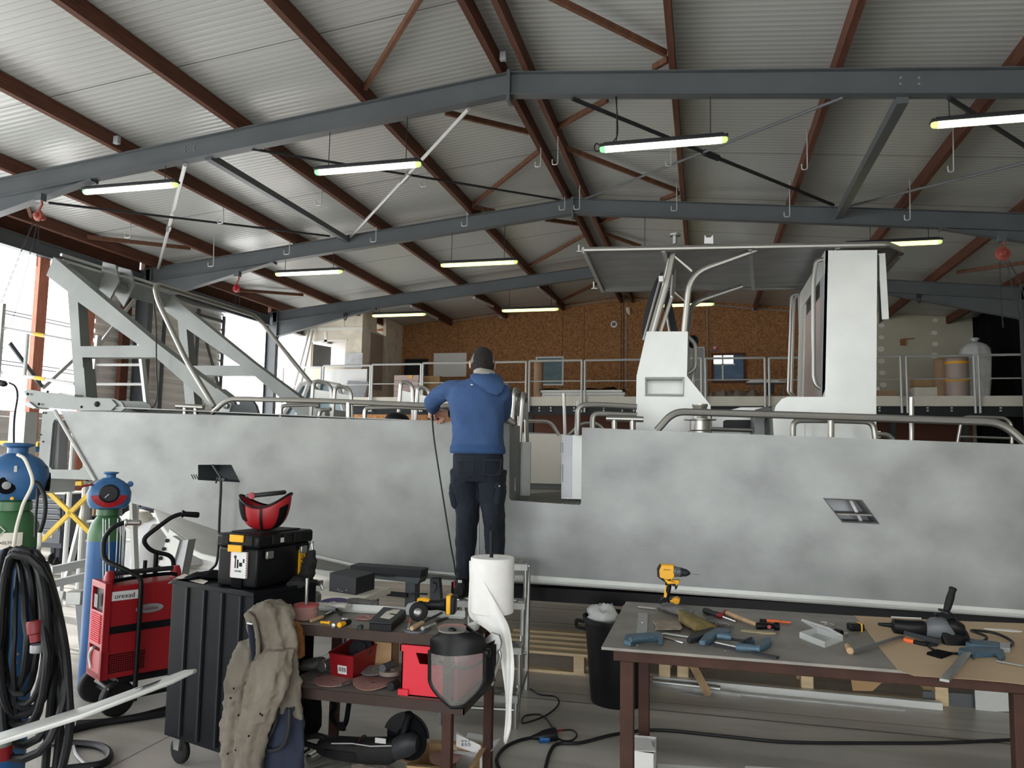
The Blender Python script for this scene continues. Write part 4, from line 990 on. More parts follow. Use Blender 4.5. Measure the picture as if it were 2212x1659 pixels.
part('grab_rail', MB().tube(rnd([at(*p,Y=7.6) for p in ((1728,636),(1716,642),(1714,700),(1710,848),(1716,856))],.08,5), .012, 10), 'tube')
bs = H([(1893,858),(1702,857),(1688,862),(1676,876),(1669,900),(1672,950),(1893,958)],WY-.05)
part('cabin_base', MB().prism(bs, (0,.012,0)), 'alu')
mb = MB()
for i in range(5): mb.add([bs[i],bs[i+1],bs[i+1]+V((0,1.7,0)),bs[i]+V((0,1.7,0))], [(0,1,2,3)])
part('cabin_base_top', mb, 'alu')
q = [at(*p,Y=6.4) for p in ((1669,885),(1640,893),(1630,910),(1628,948))]; mb = MB().grid([[v, v+V((0,.5,.06)), v+V((.2,1.4,.1))] for v in q]); part('cowl', mb, 'alu_sheet')
q = [at(*p,Y=7.0) for p in ((1538,895),(1600,880),(1660,880),(1660,940),(1538,940))]; part('hatch_housing', MB().prism(q, (0,.8,0), [[at(*p,Y=7.0) for p in ((1562,910),(1568,907),(1627,907),(1627,925),(1562,925))]]), 'alu')
part('hatch_window', MB().prism([at(*p,Y=7.02) for p in ((1562,908),(1627,907),(1627,925),(1562,925))], (0,.01,0)), 'black')
part('folding_screen', MB().hexa([at(1897,552,Y=6.25),at(1899,696,Y=6.25),at(1911,688,Y=6.35),at(1903,548,Y=6.35),at(1897,552,Y=6.9),at(1899,700,Y=6.9),at(1911,690,Y=6.9),at(1903,548,Y=6.9)]), 'black')
part('screen_frame', MB().beam(at(1904,548,Y=6.3), at(1912,690,Y=6.3), .05, .02, up=(0,1,0)), 'alu')
part('rail_cap', MB().box(at(1893,945,Y=6.1), at(1896,932,Y=6.2)), 'alu')
a_ = at(1788,920,Y=6.1); part('base_stiffener', MB().box(at(1740,948,Y=6.12), at(1752,915,Y=6.15)), 'alu')
# ---- supports under the hull ----
one('cradle_beam', MB().box((-1.9,5.72,.56),(3.9,5.84,.66)), 'black', 'long beam under the near edge of the hull, black to show its shade', 'beam')  # black colour stands for the shaded band below the hull edge
for i, (x, s) in enumerate(((2.9,'right end'),)):
    one('cradle_post', MB().box((x,5.7,0),(x+.12,5.86,.56)), 'steel_dark', 'dark post under the black hull beam, '+s, 'post')
one('cradle_beam', MB().box((1.2,6.85,.32),(3.9,7.05,.44)), 'steel_dark', 'dark keel beam below the middle of the hull', 'beam')
for i, x in enumerate((1.5,3.6)):
    one('keel_block', MB().box((x,6.8,0),(x+.2,7.1,.32)), 'steel_dark', 'dark block below the keel beam, '+['left one','right one at the frame edge'][i], 'block', 'keel blocks')
# shoring leg with perforated plate at the bow
sh = thing('hull_shore', at(385,1260,Y=5.9)*1, 'leaning pale steel shore with round holes under the bow', 'support'); 
p = [at(*q_,Y=5.75) for q_ in ((366,1143),(405,1170),(378,1262),(330,1262))]
obj('shore_web', MB().prism(p, (0,.015,0)), 'alu', sh)
p = [at(*q_,Y=5.72) for q_ in ((388,1168),(407,1166),(388,1262),(366,1262))]
obj('shore_face', MB().prism(p, (0,.1,0)), 'alu_sheet', sh)
p = [at(*q_,Y=5.7) for q_ in ((370,1162),(372,1158),(388,1168),(362,1262),(346,1262))]; obj('shore_flange', MB().prism(p, (0,.06,0)), 'alu', sh)
mb = MB()
for x, y in ((361,1168),(354,1186),(347,1206),(342,1226)): mb.cyl(at(x,y,Y=5.735), at(x,y,Y=5.745), .017, n=14)
obj('hole_rim', mb, 'steel_dark', sh)
obj('shore_foot', MB().beam(at(375,1262,Y=5.8), V((at(360,1300,Y=5.8).x,5.8,0)), .12, .12), 'alu_sheet', sh)
# work light cable clamp at the hawse opening
wl = thing('hanging_lead', at(474,1030,Y=5.55), 'black lead hanging from a clamp in the left hull opening', 'cable')
obj('lead', MB().tube(spl([at(*q_,Y=5.5) for q_ in ((477,1028),(477,1060),(474,1120),(472,1180),(468,1215),(458,1228),(446,1240))]), .011, 7), 'cable', wl)
obj('clamp', MB().beam(at(459,1004,Y=5.56), at(476,1030,Y=5.5), .012, .012).beam(at(470,1034,Y=5.52), at(488,1036,Y=5.5), .03, .02).beam(at(476,1018,Y=5.52), at(466,1044,Y=5.5), .02, .012), 'steel_dark', wl)
# ================= WORKBENCHES, TOOLS =================
# ---- right table ----
TZ = .80
def tz(x, y, dz=0.0): return at(x, y, Z=TZ+dz)
t2 = thing('welding_table', (.65, 4.1, 0), 'large right hand steel table with rusty brown legs', 'table')
TX0, TX1, TY0, TY1 = -.45, 1.78, 3.5, 4.62
obj('tabletop', MB().box((TX0,TY0,TZ-.012),(TX1,TY1,TZ)), 'table_steel', t2)
mb = MB().box((TX0+.05,TY0+.03,TZ-.064),(TX1-.05,TY0+.09,TZ-.012)).box((TX0+.05,TY1-.09,TZ-.064),(TX1-.05,TY1-.03,TZ-.012)).box((TX0+.05,TY0+.09,TZ-.064),(TX0+.11,TY1-.09,TZ-.012)).box((TX1-.11,TY0+.09,TZ-.064),(TX1-.05,TY1-.09,TZ-.012))
obj('table_frame', mb, 'rust', t2, bevel=.004)
for x, y in ((TX0+.08,TY0+.03),(TX0+.08,TY1-.09),(1.19,TY0+.03),(TX1-.12,TY1-.09)):
    obj('leg', MB().box((x,y,0),(x+.06,y+.06,TZ-.064)), 'rust', t2, bevel=.004)
# ---- left table with shelf ----
t1 = thing('tool_table', (-1.6, 3.75, 0), 'smaller left steel table with lower shelf, crowded with discs and tools', 'table')
AX0, AX1, AY0, AY1 = -2.03, -1.08, 3.48, 4.03; SZ = .50
for z, n, mm in ((TZ,'tabletop','shelf_steel'),(SZ,'shelf','shelf_steel')):
    mb = MB().box((AX0+.005,AY0+.005,z-.008),(AX1-.005,AY1-.005,z-.001)); obj(n, mb, mm, t1)
    mb = MB().box((AX0,AY0,z-.05),(AX1,AY0+.006,z)).box((AX0,AY1-.006,z-.05),(AX1,AY1,z)).box((AX0,AY0,z-.05),(AX0+.006,AY1,z)).box((AX1-.006,AY0,z-.05),(AX1,AY1,z))
    obj(n+'_edge', mb, 'rust_dark', t1)
for x, y in ((AX0+.02,AY0+.01),(AX0+.02,AY1-.06),(AX1-.11,AY0+.01),(AX1-.05,AY1-.05)):
    obj('leg', MB().box((x,y,0),(x+.045,y+.045,TZ-.01)), 'rust', t1, bevel=.003)
def ty(x, y, dz=0.0): return at(x, y, Z=TZ+dz)
def sy(x, y, dz=0.0): return at(x, y, Z=SZ+dz)

def disc(c, r, h, m, label, name='abrasive_disc', hole=.011, wob=0, tilt=None, group=None, grp_cat='abrasive disc'):
    n = 28; mb = MB(); R = tilt or Matrix.Identity(3)
    def ring(rr, z): return [c+R@V((rr*math.cos(2*PI*j/n), rr*math.sin(2*PI*j/n), z+wob*rr*rr*math.cos(4*PI*j/n))) for j in range(n)]
    vs = ring(hole,0)+ring(r*.5,0)+ring(r,0)+ring(r,h)+ring(r*.5,h)+ring(hole,h); fs = []
    for k in range(6):
        a, b = k*n, ((k+1)%6)*n; fs += [(a+j, a+(j+1)%n, b+(j+1)%n, b+j) for j in range(n)]
    mb.add(vs, fs); return one(name, mb, m, label, grp_cat, group)

# stack of red fibre discs on a spindle
c = ty(660, 1338); st_ = thing('disc_spindle', c, 'upright steel rod holding a stack of reddish sanding discs', 'disc holder')
obj('base', MB().cyl(c, c+V((0,0,.006)), .05, n=24), 'steel_dark', st_); obj('rod', MB().cyl(c, c+V((0,0,.205)), .008, n=10), 'galv', st_)
for i in range(9):
    disc(c+V((random.uniform(-.003,.003), random.uniform(-.003,.003), .007+i*.0078)), .063, .0066, 'disc_red' if i > 7 else 'disc_pink',
         'reddish sanding disc on the spindle, '+['lowest','second from the bottom','third from the bottom','fourth from the bottom','middle one','fourth from the top','third from the top','second from the top','topmost'][i], group='sanding discs on the spindle', hole=.0095)
# cast metal pump housing at the back
c = V((-2.12, 4.25, .0)); c = at(660, 1303, Z=.82)
cs = thing('metal_casting', V((c.x, 3.93, TZ)), 'greyish cast aluminium housing at the back left of the tool table', 'casting'); c = V((c.x, 3.93, TZ))
obj('housing_body', MB().loft([(c+V((-.03,0,0)),(.05,0,0),(0,.04,0)),(c+V((-.03,0,.06)),(.045,0,0),(0,.036,0)),(c+V((-.025,0,.1)),(.03,0,0),(0,.03,0))],20,p=3), 'plastic_grey', cs)
obj('housing_cup', MB().lathe(c+V((.03,-.01,0)), Z1, [(0,.032),(.06,.034),(.075,.022),(.08,.01)],20), 'galv', cs)
obj('housing_bracket', MB().tube(rnd([c+V((-.07,0,.09)),c+V((-.06,0,.125)),c+V((.05,0,.125)),c+V((.07,0,.09))],.02),.008,6).box(c+V((0,-.02,.11)),c+V((.06,.02,.135))), 'galv', cs)
# long aluminium profile lying along the back edge
a, b = V((-2.36,3.90,TZ+.004)), V((-1.2,4.0,TZ+.004)); a = at(585,1303,Z=TZ+.02); b = at(1003,1328,Z=TZ+.02)
one('aluminium_angle', MB().beam(a-V((0,0,.016)),b-V((0,0,.016)),.035,.004).beam(a+V((0,.016,0)),b+V((0,.016,0)),.004,.035), 'alu', 'long bright aluminium angle lying along the back of the tool table', 'angle bar')
disc(ty(722,1300,.001), .078, .003, 'purple', 'purple sanding disc at the back of the tool table', tilt=Matrix.Rotation(.08,3,'X'))
# gloves: palm and five curled fingers in one skin
def glove(c, ang, s, m, label, parent=None, name='work_glove', flat=.35):
    u = V((math.cos(ang), math.sin(ang), 0)); w = V((-u.y, u.x, 0)); mb = MB()
    mb.loft([(c-u*.10*s+Z1*.022*s, w*.05*s, Z1*.020*s),(c-u*.05*s+Z1*.024*s, w*.045*s, Z1*.022*s),(c+Z1*.024*s, w*.048*s, Z1*.020*s),(c+u*.05*s+Z1*.022*s, w*.044*s, Z1*.016*s)], 14, p=2.6)
    for k, (o, L, sp) in enumerate(((-.034,.070,-.2),(-.012,.085,-.06),(.011,.08,.05),(.032,.062,.2))):
        b0 = c+u*.04*s+w*o*s+Z1*.02*s; d = (u+w*sp).normalized()
        mb.tube([b0, b0+d*L*.45*s+Z1*.010*s, b0+d*L*.8*s+Z1*.0*s, b0+d*L*s-Z1*.008*s], [.0125*s,.012*s,.0115*s,.008*s], 8)
    b0 = c-u*.02*s-w*.035*s+Z1*.02*s; d = (u*.6-w).normalized(); mb.tube([b0, b0+d*.035*s, b0+d*.06*s+u*.01*s], [.015*s,.0135*s,.009*s], 8)
    if parent: return obj(name, mb, m, parent, remesh=.004*s, disp=.012*s, dscale=.03)
    return one(name, mb, m, label, 'glove', None, V((c.x,c.y,c.z)), remesh=.0045*s, disp=.012*s, dscale=.03)
glove(ty(782,1309,.002), -.15, .85, 'glove_grey', 'crumpled grey knitted glove at the back of the tool table')
glove(ty(730,1313,.022), 3.0, .62, 'glove_white', 'dirty white glove lying on the aluminium angle')
# hand tools: handle plus shank
def htool(a, b, c, rh, rs, mh, ms, name, label, cat, z=.0, fn=ty, tip=None, hp=None):
    A, B, Cc = fn(*a, z+rh), fn(*b, z+rh), fn(*c, z+rs+.002)
    t = thing(name, V((A.x,A.y,A.z-rh)), label, cat)
    d = B-A; prof = hp or [(0,.7),(.06,.95),(.3,1),(.6,.82),(.85,.95),(1,.6)]
    obj('handle', MB().lathe(A, d, [(h*d.length, r*rh) for h, r in prof], 14), mh, t)
    obj('shank', MB().tube([B-(B-A).normalized()*.01, Cc], [rs, tip if tip else rs], 8), ms, t); return t
htool((671,1341),(698,1332),(722,1322), .011,.006,'wood_handle','steel_dark','wood_handled_file','short file with brown wooden handle beside the disc stack','file')
one('white_stick', MB().lathe(ty(704,1329,.008), ty(727,1316,.008)-ty(704,1329,.008), [(0,.004),(.01,.009),(.04,.009),(.075,.006)],10), 'white', 'white plastic stick behind the file', 'stick')
one('dowel', MB().cyl(ty(737,1327,.009), ty(727,1317,.009), .008, n=12), 'steel_dark', 'short dark peg pointing at the camera behind the small fittings', 'peg')
one('brass_fitting', MB().lathe(ty(693,1344,.009), X1, [(0,.007),(.008,.009),(.01,.006),(.04,.006),(.042,.009),(.05,.009)],12), 'yellow', 'small brass pipe fitting lying near the front edge', 'fitting')
c = ty(722,1350,.011); one('steel_nut', MB().lathe(c, V((.1,-1,0)), [(0,.007),(.002,.011),(.016,.011),(.018,.006)],12), 'galv', 'round shiny steel nut left of the yellow knife', 'nut')
one('steel_bolt', MB().lathe(ty(738,1337,.008), V((1,.4,0)), [(0,.006),(.012,.008),(.014,.005),(.03,.005)],10), 'galv', 'small steel bolt between the dowel and the knife', 'bolt')
t = thing('utility_knife', ty(748,1350), 'yellow and black utility knife near the front edge', 'knife')
a, b = ty(731,1351,.012), ty(768,1338,.012); obj('knife_body', MB().lathe(a, b-a, [(0,.006),(.006,.013),(.02,.013),(.05,.010),(.085,.012),(.095,.005)],12), 'yellow', t)
obj('grip', MB().lathe(a.lerp(b,.35), b-a, [(0,.0125),(.01,.0135),(.04,.0135),(.045,.012)],12), 'black', t)
disc(ty(790,1335,.003), .052, .007, 'disc_pink', 'small pinkish grinding wheel left of the black box', hole=.02)
c = ty(776,1357,.013); one('socket', MB().lathe(c-V((0,.0,0)), ty(786,1349,.013)-c, [(0,.0125),(.0,.009),(.012,.009),(.0125,.013),(.035,.012),(.042,.008)],14), 'steel_dark', 'dark steel socket near the front edge', 'socket')
# black tool case with worn sticker
fl, fr_, bl, br = ty(797,1362), ty(846,1366), ty(828,1330), ty(877,1337)
hh = V((0,0,.045))
t = thing('black_case', (fl+br)/2, 'flat black metal case with a torn white sticker', 'case')
obj('case_body', MB().hexa([fl,fr_,br,bl,fl+hh*.8,fr_+hh*.8,br+hh*.8,bl+hh*.8]), 'black', t, bevel=.004)
k = lambda p: p+(p-(fl+br)/2)*.03
obj('lid', MB().hexa([k(fl)+hh*.8,k(fr_)+hh*.8,k(br)+hh*.8,k(bl)+hh*.8,k(fl)+hh,k(fr_)+hh,k(br)+hh,k(bl)+hh]), 'steel_dark', t, bevel=.003)
q = lambda u, v: (fl.lerp(fr_,u)).lerp(bl.lerp(br,u), v)+hh+V((0,0,.0008))
obj('sticker', MB().add([q(.3,.25),q(.75,.2),q(.8,.5),q(.5,.55),q(.55,.62),q(.8,.6),q(.78,.95),q(.5,.92),q(.3,.7)], [tuple(range(9))]), 'mezz_slab', t)
# cordless angle grinder, yellow and black
g = thing('cordless_grinder', ty(935,1345), 'yellow and black battery angle grinder on the tool table', 'angle grinder')
a, b = at(905,1308,Y=3.72), at(960,1306,Y=3.74)
obj('motor_body', MB().loft([(a.lerp(b,t_), Z1*r, (b-a).normalized().cross(Z1)*r) for t_, r in ((.0,.032),(.15,.033),(.35,.026),(.75,.025),(.95,.03),(1.05,.034))], 16, p=2.6), 'black', g)
obj('yellow_shell', MB().loft([(a.lerp(b,t_)+Z1*.008, Z1*r, (b-a).normalized().cross(Z1)*r*.8) for t_, r in ((-.05,.03),(.2,.033),(.42,.024))], 14, p=2.6), 'yellow', g)
c = at(893,1314,Y=3.66)
obj('gear_head', MB().lathe(c+V((.02,.03,0)), V((-.5,-.75,-.1)), [(0,.028),(.02,.034),(.05,.034),(.06,.03),(.07,.02)], 18), 'plastic_grey', g)
c2 = at(911,1318,Y=3.66); R = V((.45,-.88,.1))
obj('grinding_wheel', MB().lathe(c2+V((-.005,-.035,.0)), R, [(0,.012),(.0,.044),(.012,.047),(.018,.04),(.02,.012)], 26), 'rubber', g)
obj('wheel_nut', MB().lathe(c2+V((0,-.055,.0)), R, [(0,.02),(.006,.02),(.009,.016),(.012,.010),(.018,.010)], 18), 'galv', g)
b2 = ty(975,1328,.0); bx = (b-a).normalized(); sd = bx.cross(Z1).normalized()
obj('battery', MB().obox(b+bx*.035+Z1*.0, bx*.024, sd*.037, Z1*.045), 'black', g, bevel=.006)
obj('battery_shell', MB().obox(b+bx*.026+Z1*.002, bx*.012, sd*.040, Z1*.047), 'yellow', g, bevel=.006)
htool((889,1358),(914,1344),(958,1322), .013,.006,'wood_handle','steel_dark','wood_handled_chisel','wooden handled chisel in front of the grinder','chisel', .012)
one('steel_rod', MB().lathe(ty(912,1358,.022), ty(955,1342,.02)-ty(912,1358,.022), [(0,.009),(.002,.011),(.12,.011),(.122,.008)],14), 'galv', 'short thick steel rod beside the chisel', 'rod')
disc(ty(899,1362,.001), .062, .009, 'steel_paint', 'black rubber backing pad at the front edge', 'backing_pad', grp_cat='backing pad')
htool((884,1349),(887,1336),(882,1360), .007,.006,'orange','steel_light','orange_screwdriver','small orange handled screwdriver left of the grinder wheel','screwdriver')
one('flat_file', MB().beam(ty(925,1350,.004), ty(975,1330,.004), .02,.004), 'steel_dark', 'dark flat file lying beyond the chisel', 'file')
for i, (r, h, mm, dz_, s) in enumerate(((.062,.012,'disc_grey',.004,'lowest disc of the grey stack above the face shield'),(.060,.008,'disc_pink',.018,'second lowest disc of the grey stack'),(.061,.01,'disc_grey',.028,'middle disc of the grey stack'),(.064,.018,'disc_pink',.040,'thick ribbed flap disc near the top of the grey stack'),(.062,.006,'disc_grey',.060,'top disc of the grey stack with a black centre'))):
    disc(ty(977,1362,dz_), r, h, mm, s, group='grey disc stack')
c = ty(977,1362,.066); one('disc_hub', MB().lathe(c, Z1, [(0,.02),(.008,.018),(.012,.01)],12), 'black', 'small black hub nut on top of the grey disc stack', 'nut')
# small opened carton with brown inside
def openbox(name, fl, fr_, br, bl, h, m, label, flap=0.0, inner=None, th=.003, cat='box'):
    t = thing(name, (fl+br)/2, label, cat); hv = V((0,0,h)); mb = MB(); P = [fl,fr_,br,bl]; cc = (fl+br)/2
    for i in range(4):
        p, q_ = P[i], P[(i+1)%4]; n_ = (cc-(p+q_)/2); n_.z = 0; n_.normalize()
        mb.hexa([p,q_,q_+n_*th,p+n_*th,p+hv,q_+hv,q_+n_*th+hv,p+n_*th+hv])
    mb.hexa([fl,fr_,br,bl,fl+Z1*th,fr_+Z1*th,br+Z1*th,bl+Z1*th])
    obj('box_body', mb, m, t)
    if flap:
        for i in range(4):
            p, q_ = P[i]+hv, P[(i+1)%4]+hv; n_ = ((p+q_)/2-cc-hv); n_.z = 0; n_.normalize(); o_ = n_*flap*.75+Z1*flap*(.35 if i%2 else .1)
            obj('flap', MB().hexa([p,q_,q_+o_,p+o_,p+Z1*.002,q_+Z1*.002,q_+o_+Z1*.002,p+o_+Z1*.002]), inner or m, t)
    return t
openbox('small_carton', ty(1012,1367), ty(1034,1360), ty(1038,1346), ty(1010,1350), .045, 'white', 'small torn white carton at the right end of the tool table', inner='cardboard')
# black knob with lever beside it
one('black_lever', MB().tube([ty(1004,1352,.05), ty(1026,1368,.03)], [.012,.008], 10), 'black', 'black plastic lever next to the small carton', 'lever')
# wood wedge on the table corner
one('wood_scrap', MB().prism([at(x,y,Y=3.46) for x,y in ((633,1344),(642,1348),(650,1360),(651,1420),(646,1424),(638,1400))], (0,.035,0)), 'wood_old', 'split piece of orange brown wood wedged at the table corner', 'wood piece')

# ---- shelf things ----
# red small parts bin
fl, fr_, br, bl = sy(716,1462), sy(762,1470), sy(815,1440), sy(760,1432); rb = thing('parts_bin', (fl+br)/2, 'dark red open plastic bin with a barcode label on the shelf', 'bin')
hv = V((0,0,.125)); ex = lambda p: p+(p-(fl+br)/2)*.14
mb = MB(); P = [fl,fr_,br,bl]; Q = [ex(p)+hv for p in P]; I = [p.lerp((fl+br)/2,.06)+Z1*.004 for p in P]; J = [p.lerp((fl+br)/2+hv,.06) for p in Q]
for i in range(4): j = (i+1)%4; mb.add([P[i],P[j],Q[j],Q[i],I[i],I[j],J[j],J[i]], [(0,1,2,3),(7,6,5,4),(3,2,6,7)])
mb.add(P, [(0,1,2,3)]); mb.add(I, [(0,1,2,3)]); obj('bin_body', mb, 'red_bin', rb)
obj('bin_rim', MB().tube(Q, .005, 6, closed=True), 'red_bin', rb)
lb = lambda u, v: (P[0].lerp(P[1],u)).lerp(Q[0].lerp(Q[1],u), v)+V((-.002,-.003,0))
obj('barcode_label', MB().add([lb(.35,.2),lb(.75,.2),lb(.75,.55),lb(.35,.55)], [(0,1,2,3)]), 'white', rb)
mb = MB()
for i in range(7): u = .4+.05*i; mb.add([lb(u,.3)+V((0,-.001,0)),lb(u+.02+.01*(i%2),.3)+V((0,-.001,0)),lb(u+.02+.01*(i%2),.48)+V((0,-.001,0)),lb(u,.48)+V((0,-.001,0))], [(0,1,2,3)])
obj('barcode', mb, 'black', rb)
c = (fl+br)/2+V((.02,.02,.11)); one('grey_hose_reel', MB().lathe(c, V((.2,-.6,.5)), [(0,.055),(.012,.06),(.014,.03),(.03,.028)],20), 'steel_dark', 'dark ribbed disc shaped part lying inside the red bin', 'part')
# bright red crate
cl = sy(945,1497); A_, B_ = sy(862,1493), sy(952,1500); rc = thing('red_crate', V((-1.2,3.7,SZ)), 'bright red plastic crate with a handle slot on the shelf', 'crate')
a = at(862,1493,Y=3.52); b = at(965,1502,Y=3.52); zt = at(865,1391,Y=3.52).z; a.z = b.z = SZ
x0, x1 = a.x+.01, b.x+.06
mb = MB().prism([V((x0,3.52,SZ)),V((x1,3.52,SZ)),V((x1,3.52,zt)),V((x0,3.52,zt))], (0,.006,0), [[V((x0+.09,3.52,zt-.085)),V((x0+.20,3.52,zt-.085)),V((x0+.22,3.52,zt-.035)),V((x0+.07,3.52,zt-.035))]])
mb.box((x0,3.52,SZ),(x0+.006,3.92,zt)).box((x1-.006,3.52,SZ),(x1,3.92,zt)).box((x0,3.914,SZ),(x1,3.92,zt)).box((x0,3.52,SZ),(x1,3.92,SZ+.005))
obj('crate_body', mb, 'red_box', rc); obj('crate_rim', MB().box((x0-.008,3.51,zt-.03),(x1+.008,3.518,zt)).box((x0-.008,3.51,zt-.03),(x0-.001,3.93,zt)), 'red_box', rc)
obj('crate_foot', MB().box((x0-.01,3.505,SZ+.002),(x0+.04,3.52,SZ+.03)), 'red_box', rc)
c = V((x0+.17,3.62,zt-.11)); one('fabric_bundle', MB().ball(c,(.06,.07,.05)), 'dusty', 'greyish bundle showing in the slot of the red crate', 'bundle', disp=.02, dscale=.04)
one('steel_can', MB().lathe(sy(694,1440,.05), sy(722,1430,.05)-sy(694,1440,.05), [(0,.026),(.002,.028),(.004,.022),(.006,.028),(.10,.028),(.105,.024)],20), 'galv', 'shiny metal can lying on the grey disc on the shelf', 'can')
disc(sy(690,1462,.002), .10, .003, 'disc_grey', 'large grey sanding disc at the left end of the shelf', wob=.25)
disc(sy(722,1470,.007), .10, .003, 'disc_pink', 'large pinkish sanding disc in front of the grey one', wob=.3)
disc(sy(808,1474,.012), .105, .003, 'disc_pink', 'largest curled pinkish sanding disc at the shelf front', wob=.9, hole=.014)
disc(sy(812,1470,.004), .10, .003, 'disc_grey', 'grey sanding disc under the largest curled disc', wob=.5, hole=.014)
disc(sy(806,1449,.02), .065, .005, 'disc_grey', 'small grey disc on a pad behind the curled discs', tilt=Matrix.Rotation(.12,3,'X'))
disc(sy(842,1456,.012), .055, .02, 'dusty', 'thick grey ring shaped wheel beside the red crate', 'grinding_wheel', .025, grp_cat='grinding wheel')
one('loose_grinder_handle', MB().lathe(sy(826,1444,.05), sy(852,1432,.05)-sy(826,1444,.05), [(0,.02),(.02,.022),(.06,.018),(.09,.02)],14), 'steel_paint', 'grey loose grinder handle lying behind the small disc', 'sleeve')  # loose handle of a grinder
one('steel_tube', MB().cyl(sy(736,1479,.012), sy(764,1470,.012), .009, n=12), 'galv', 'thin metal tube at the shelf front between the discs', 'tube')
one('dark_canister', MB().lathe(sy(842,1484,.02), sy(864,1474,.02)-sy(842,1484,.02), [(0,.018),(.004,.022),(.06,.022),(.065,.018)],16), 'steel_dark', 'small dark canister in front of the red crate', 'canister')
c = sy(676,1440,.02); one('grey_rag', MB().loft([(c+V((-.07,0,0)),(0,.04,0),(0,0,.012)),(c+V((-.03,0,.01)),(0,.06,0),(0,0,.03)),(c+V((.03,.0,.02)),(0,.055,0),(0,0,.028)),(c+V((.08,0,.03)),(0,.03,0),(0,0,.012))],18), 'glove_grey', 'crumpled grey cloth at the left of the shelf', 'rag', disp=.03, dscale=.05, remesh=.006)
openbox('brown_carton', V((-1.72,3.9,SZ)), V((-1.62,3.9,SZ)), V((-1.62,4.0,SZ)), V((-1.72,4.0,SZ)), .14, 'cardboard', 'brown carton at the back of the shelf between bin and crate', .04)
# ---- under the left table ----
g = thing('large_grinder', at(790,1640,Z=0.0), 'large black two handed angle grinder lying on the floor', 'angle grinder')
def gp(x, y, Y=3.62): return at(x, y, Y=Y)
obj('motor_housing', MB().loft([(gp(x,y), V((0,0,r)), V((0,r*1.1,0))) for x, y, r in ((690,1611,.03),(706,1612,.045),(735,1616,.052),(775,1620,.055),(800,1621,.058),(845,1622,.06),(858,1620,.05))], 18, p=2.8), 'rubber', g, bevel=0)
obj('gear_case', MB().loft([(gp(x,y), V((0,0,r)), V((0,r,0))) for x, y, r in ((852,1618,.055),(870,1610,.06),(890,1606,.055),(903,1606,.035))], 16, p=2.5), 'steel_dark', g)
obj('rear_handle', MB().tube(rnd([gp(738,1618), gp(690,1588), gp(660,1592), gp(652,1604), gp(690,1616)],.03,4), .014, 8), 'rubber', g)
obj('side_handle', MB().lathe(gp(868,1596), gp(884,1542)-gp(868,1596), [(0,.02),(.012,.024),(.02,.016),(.06,.018),(.10,.016),(.12,.02),(.128,.024),(.136,.012)], 16), 'black', g)
c = gp(878,1592,3.66); obj('cutting_disc', MB().lathe(c, V((.2,1,.1)), [(0,.115),(.004,.115),(.0045,.01)], 36), 'black_matt', g)
obj('disc_guard', MB().grid([[c+V((math.cos(a_)*r_, -.01+.0*r_, math.sin(a_)*r_)) for r_ in (.05,.12)] for a_ in [PI*(.02+i*.055) for i in range(17)]], (0,.01,0)), 'black', g)
obj('trigger_bar', MB().beam(gp(700,1624,3.57), gp(770,1632,3.565), .02,.03), 'black', g)
obj('body_seam', MB().tube([gp(x,y,3.561) for x,y in ((716,1606),(760,1606),(800,1612),(846,1611))], .003, 5), 'steel_light', g)
obj('strap_band', MB().tube([gp(783,1590)+V((0,.06*math.sin(a_),0))+V((0,0,-.06+.06*math.cos(a_))) for a_ in [i*PI/8 for i in range(16)]], .004, 5, closed=True), 'rust', g)
obj('nameplate', MB().obox(gp(822,1600,3.565), V((.028,0,.0)), V((0,.002,0)), V((0,0,.012))), 'steel_light', g)
mb = MB()
for i in range(5): mb.obox(gp(757+i*5,1605,3.562), V((.0015,0,0)), V((0,.002,0)), V((0,0,.012)))
obj('air_vents', mb, 'black_matt', g)
one('grinder_cable', MB().tube(spl([at(x,y,Z=.02) for x,y in ((668,1618),(650,1625),(640,1600),(680,1585),(740,1600),(790,1600),(860,1610),(905,1605))]), .008, 7), 'cable', 'black cable coiled behind the large grinder', 'cable')
def lay(x0, y0, x1, y1, r, m, s, n='metal_tube', cat='tube'):
    a, b = at(x0,y0,Z=r), at(x1,y1,Z=r); d = (b-a)
    return one(n, MB().lathe(a, d, [(0,r*.8),(0,r),(d.length,r),(d.length,r*.5)],16), m, s, cat)
lay(668,1640,700,1622,.024,'chrome','shiny tube end below the large grinder, upper'); lay(660,1672,760,1640,.022,'galv','grey tube below the large grinder, lower')
c = at(800,1668,Z=0.0); one('grey_floor_rag', MB().loft([(c+V((x,0,.01)),(0,.06,0),(0,0,h)) for x,h in ((-.12,.01),(-.06,.035),(0,.03),(.06,.035),(.12,.01))],16), 'dusty', 'rough grey cloth on the floor at the bottom edge', 'cloth', remesh=.006, disp=.02, dscale=.04)
F0 = lambda x, y: at(x, y, Z=0.001)
bx1 = openbox('disc_box', F0(878,1700), F0(1010,1712), F0(1040,1660), F0(925,1652), .11, 'cardboard', 'open brown cardboard box with a large sanding disc, beneath the table', .05)
disc(V((0,0,0))+((F0(878,1700)+F0(1040,1660))/2)+V((0,0,.095)), .085, .004, 'disc_pink', 'large pinkish disc standing in the open cardboard box', wob=1.2)
bx2 = openbox('white_open_box', F0(985,1660), F0(1042,1668), F0(1060,1640), F0(1005,1630), .09, 'white', 'open white box with dark round marks on its flap', .07, 'white')
for i, s in enumerate(('o','o','3','8','0','O')):
    p = at(999+(i%3)*7, 1600+(i//3)*9, Y=3.98); text('box_marks', s, .022, p, X1, Z1, 'black', bx2)
obj('back_flap', MB().prism([at(*q_,Y=3.99) for q_ in ((985,1612),(986,1585),(1038,1610),(1040,1632))], (0,.003,0)), 'white', bx2)
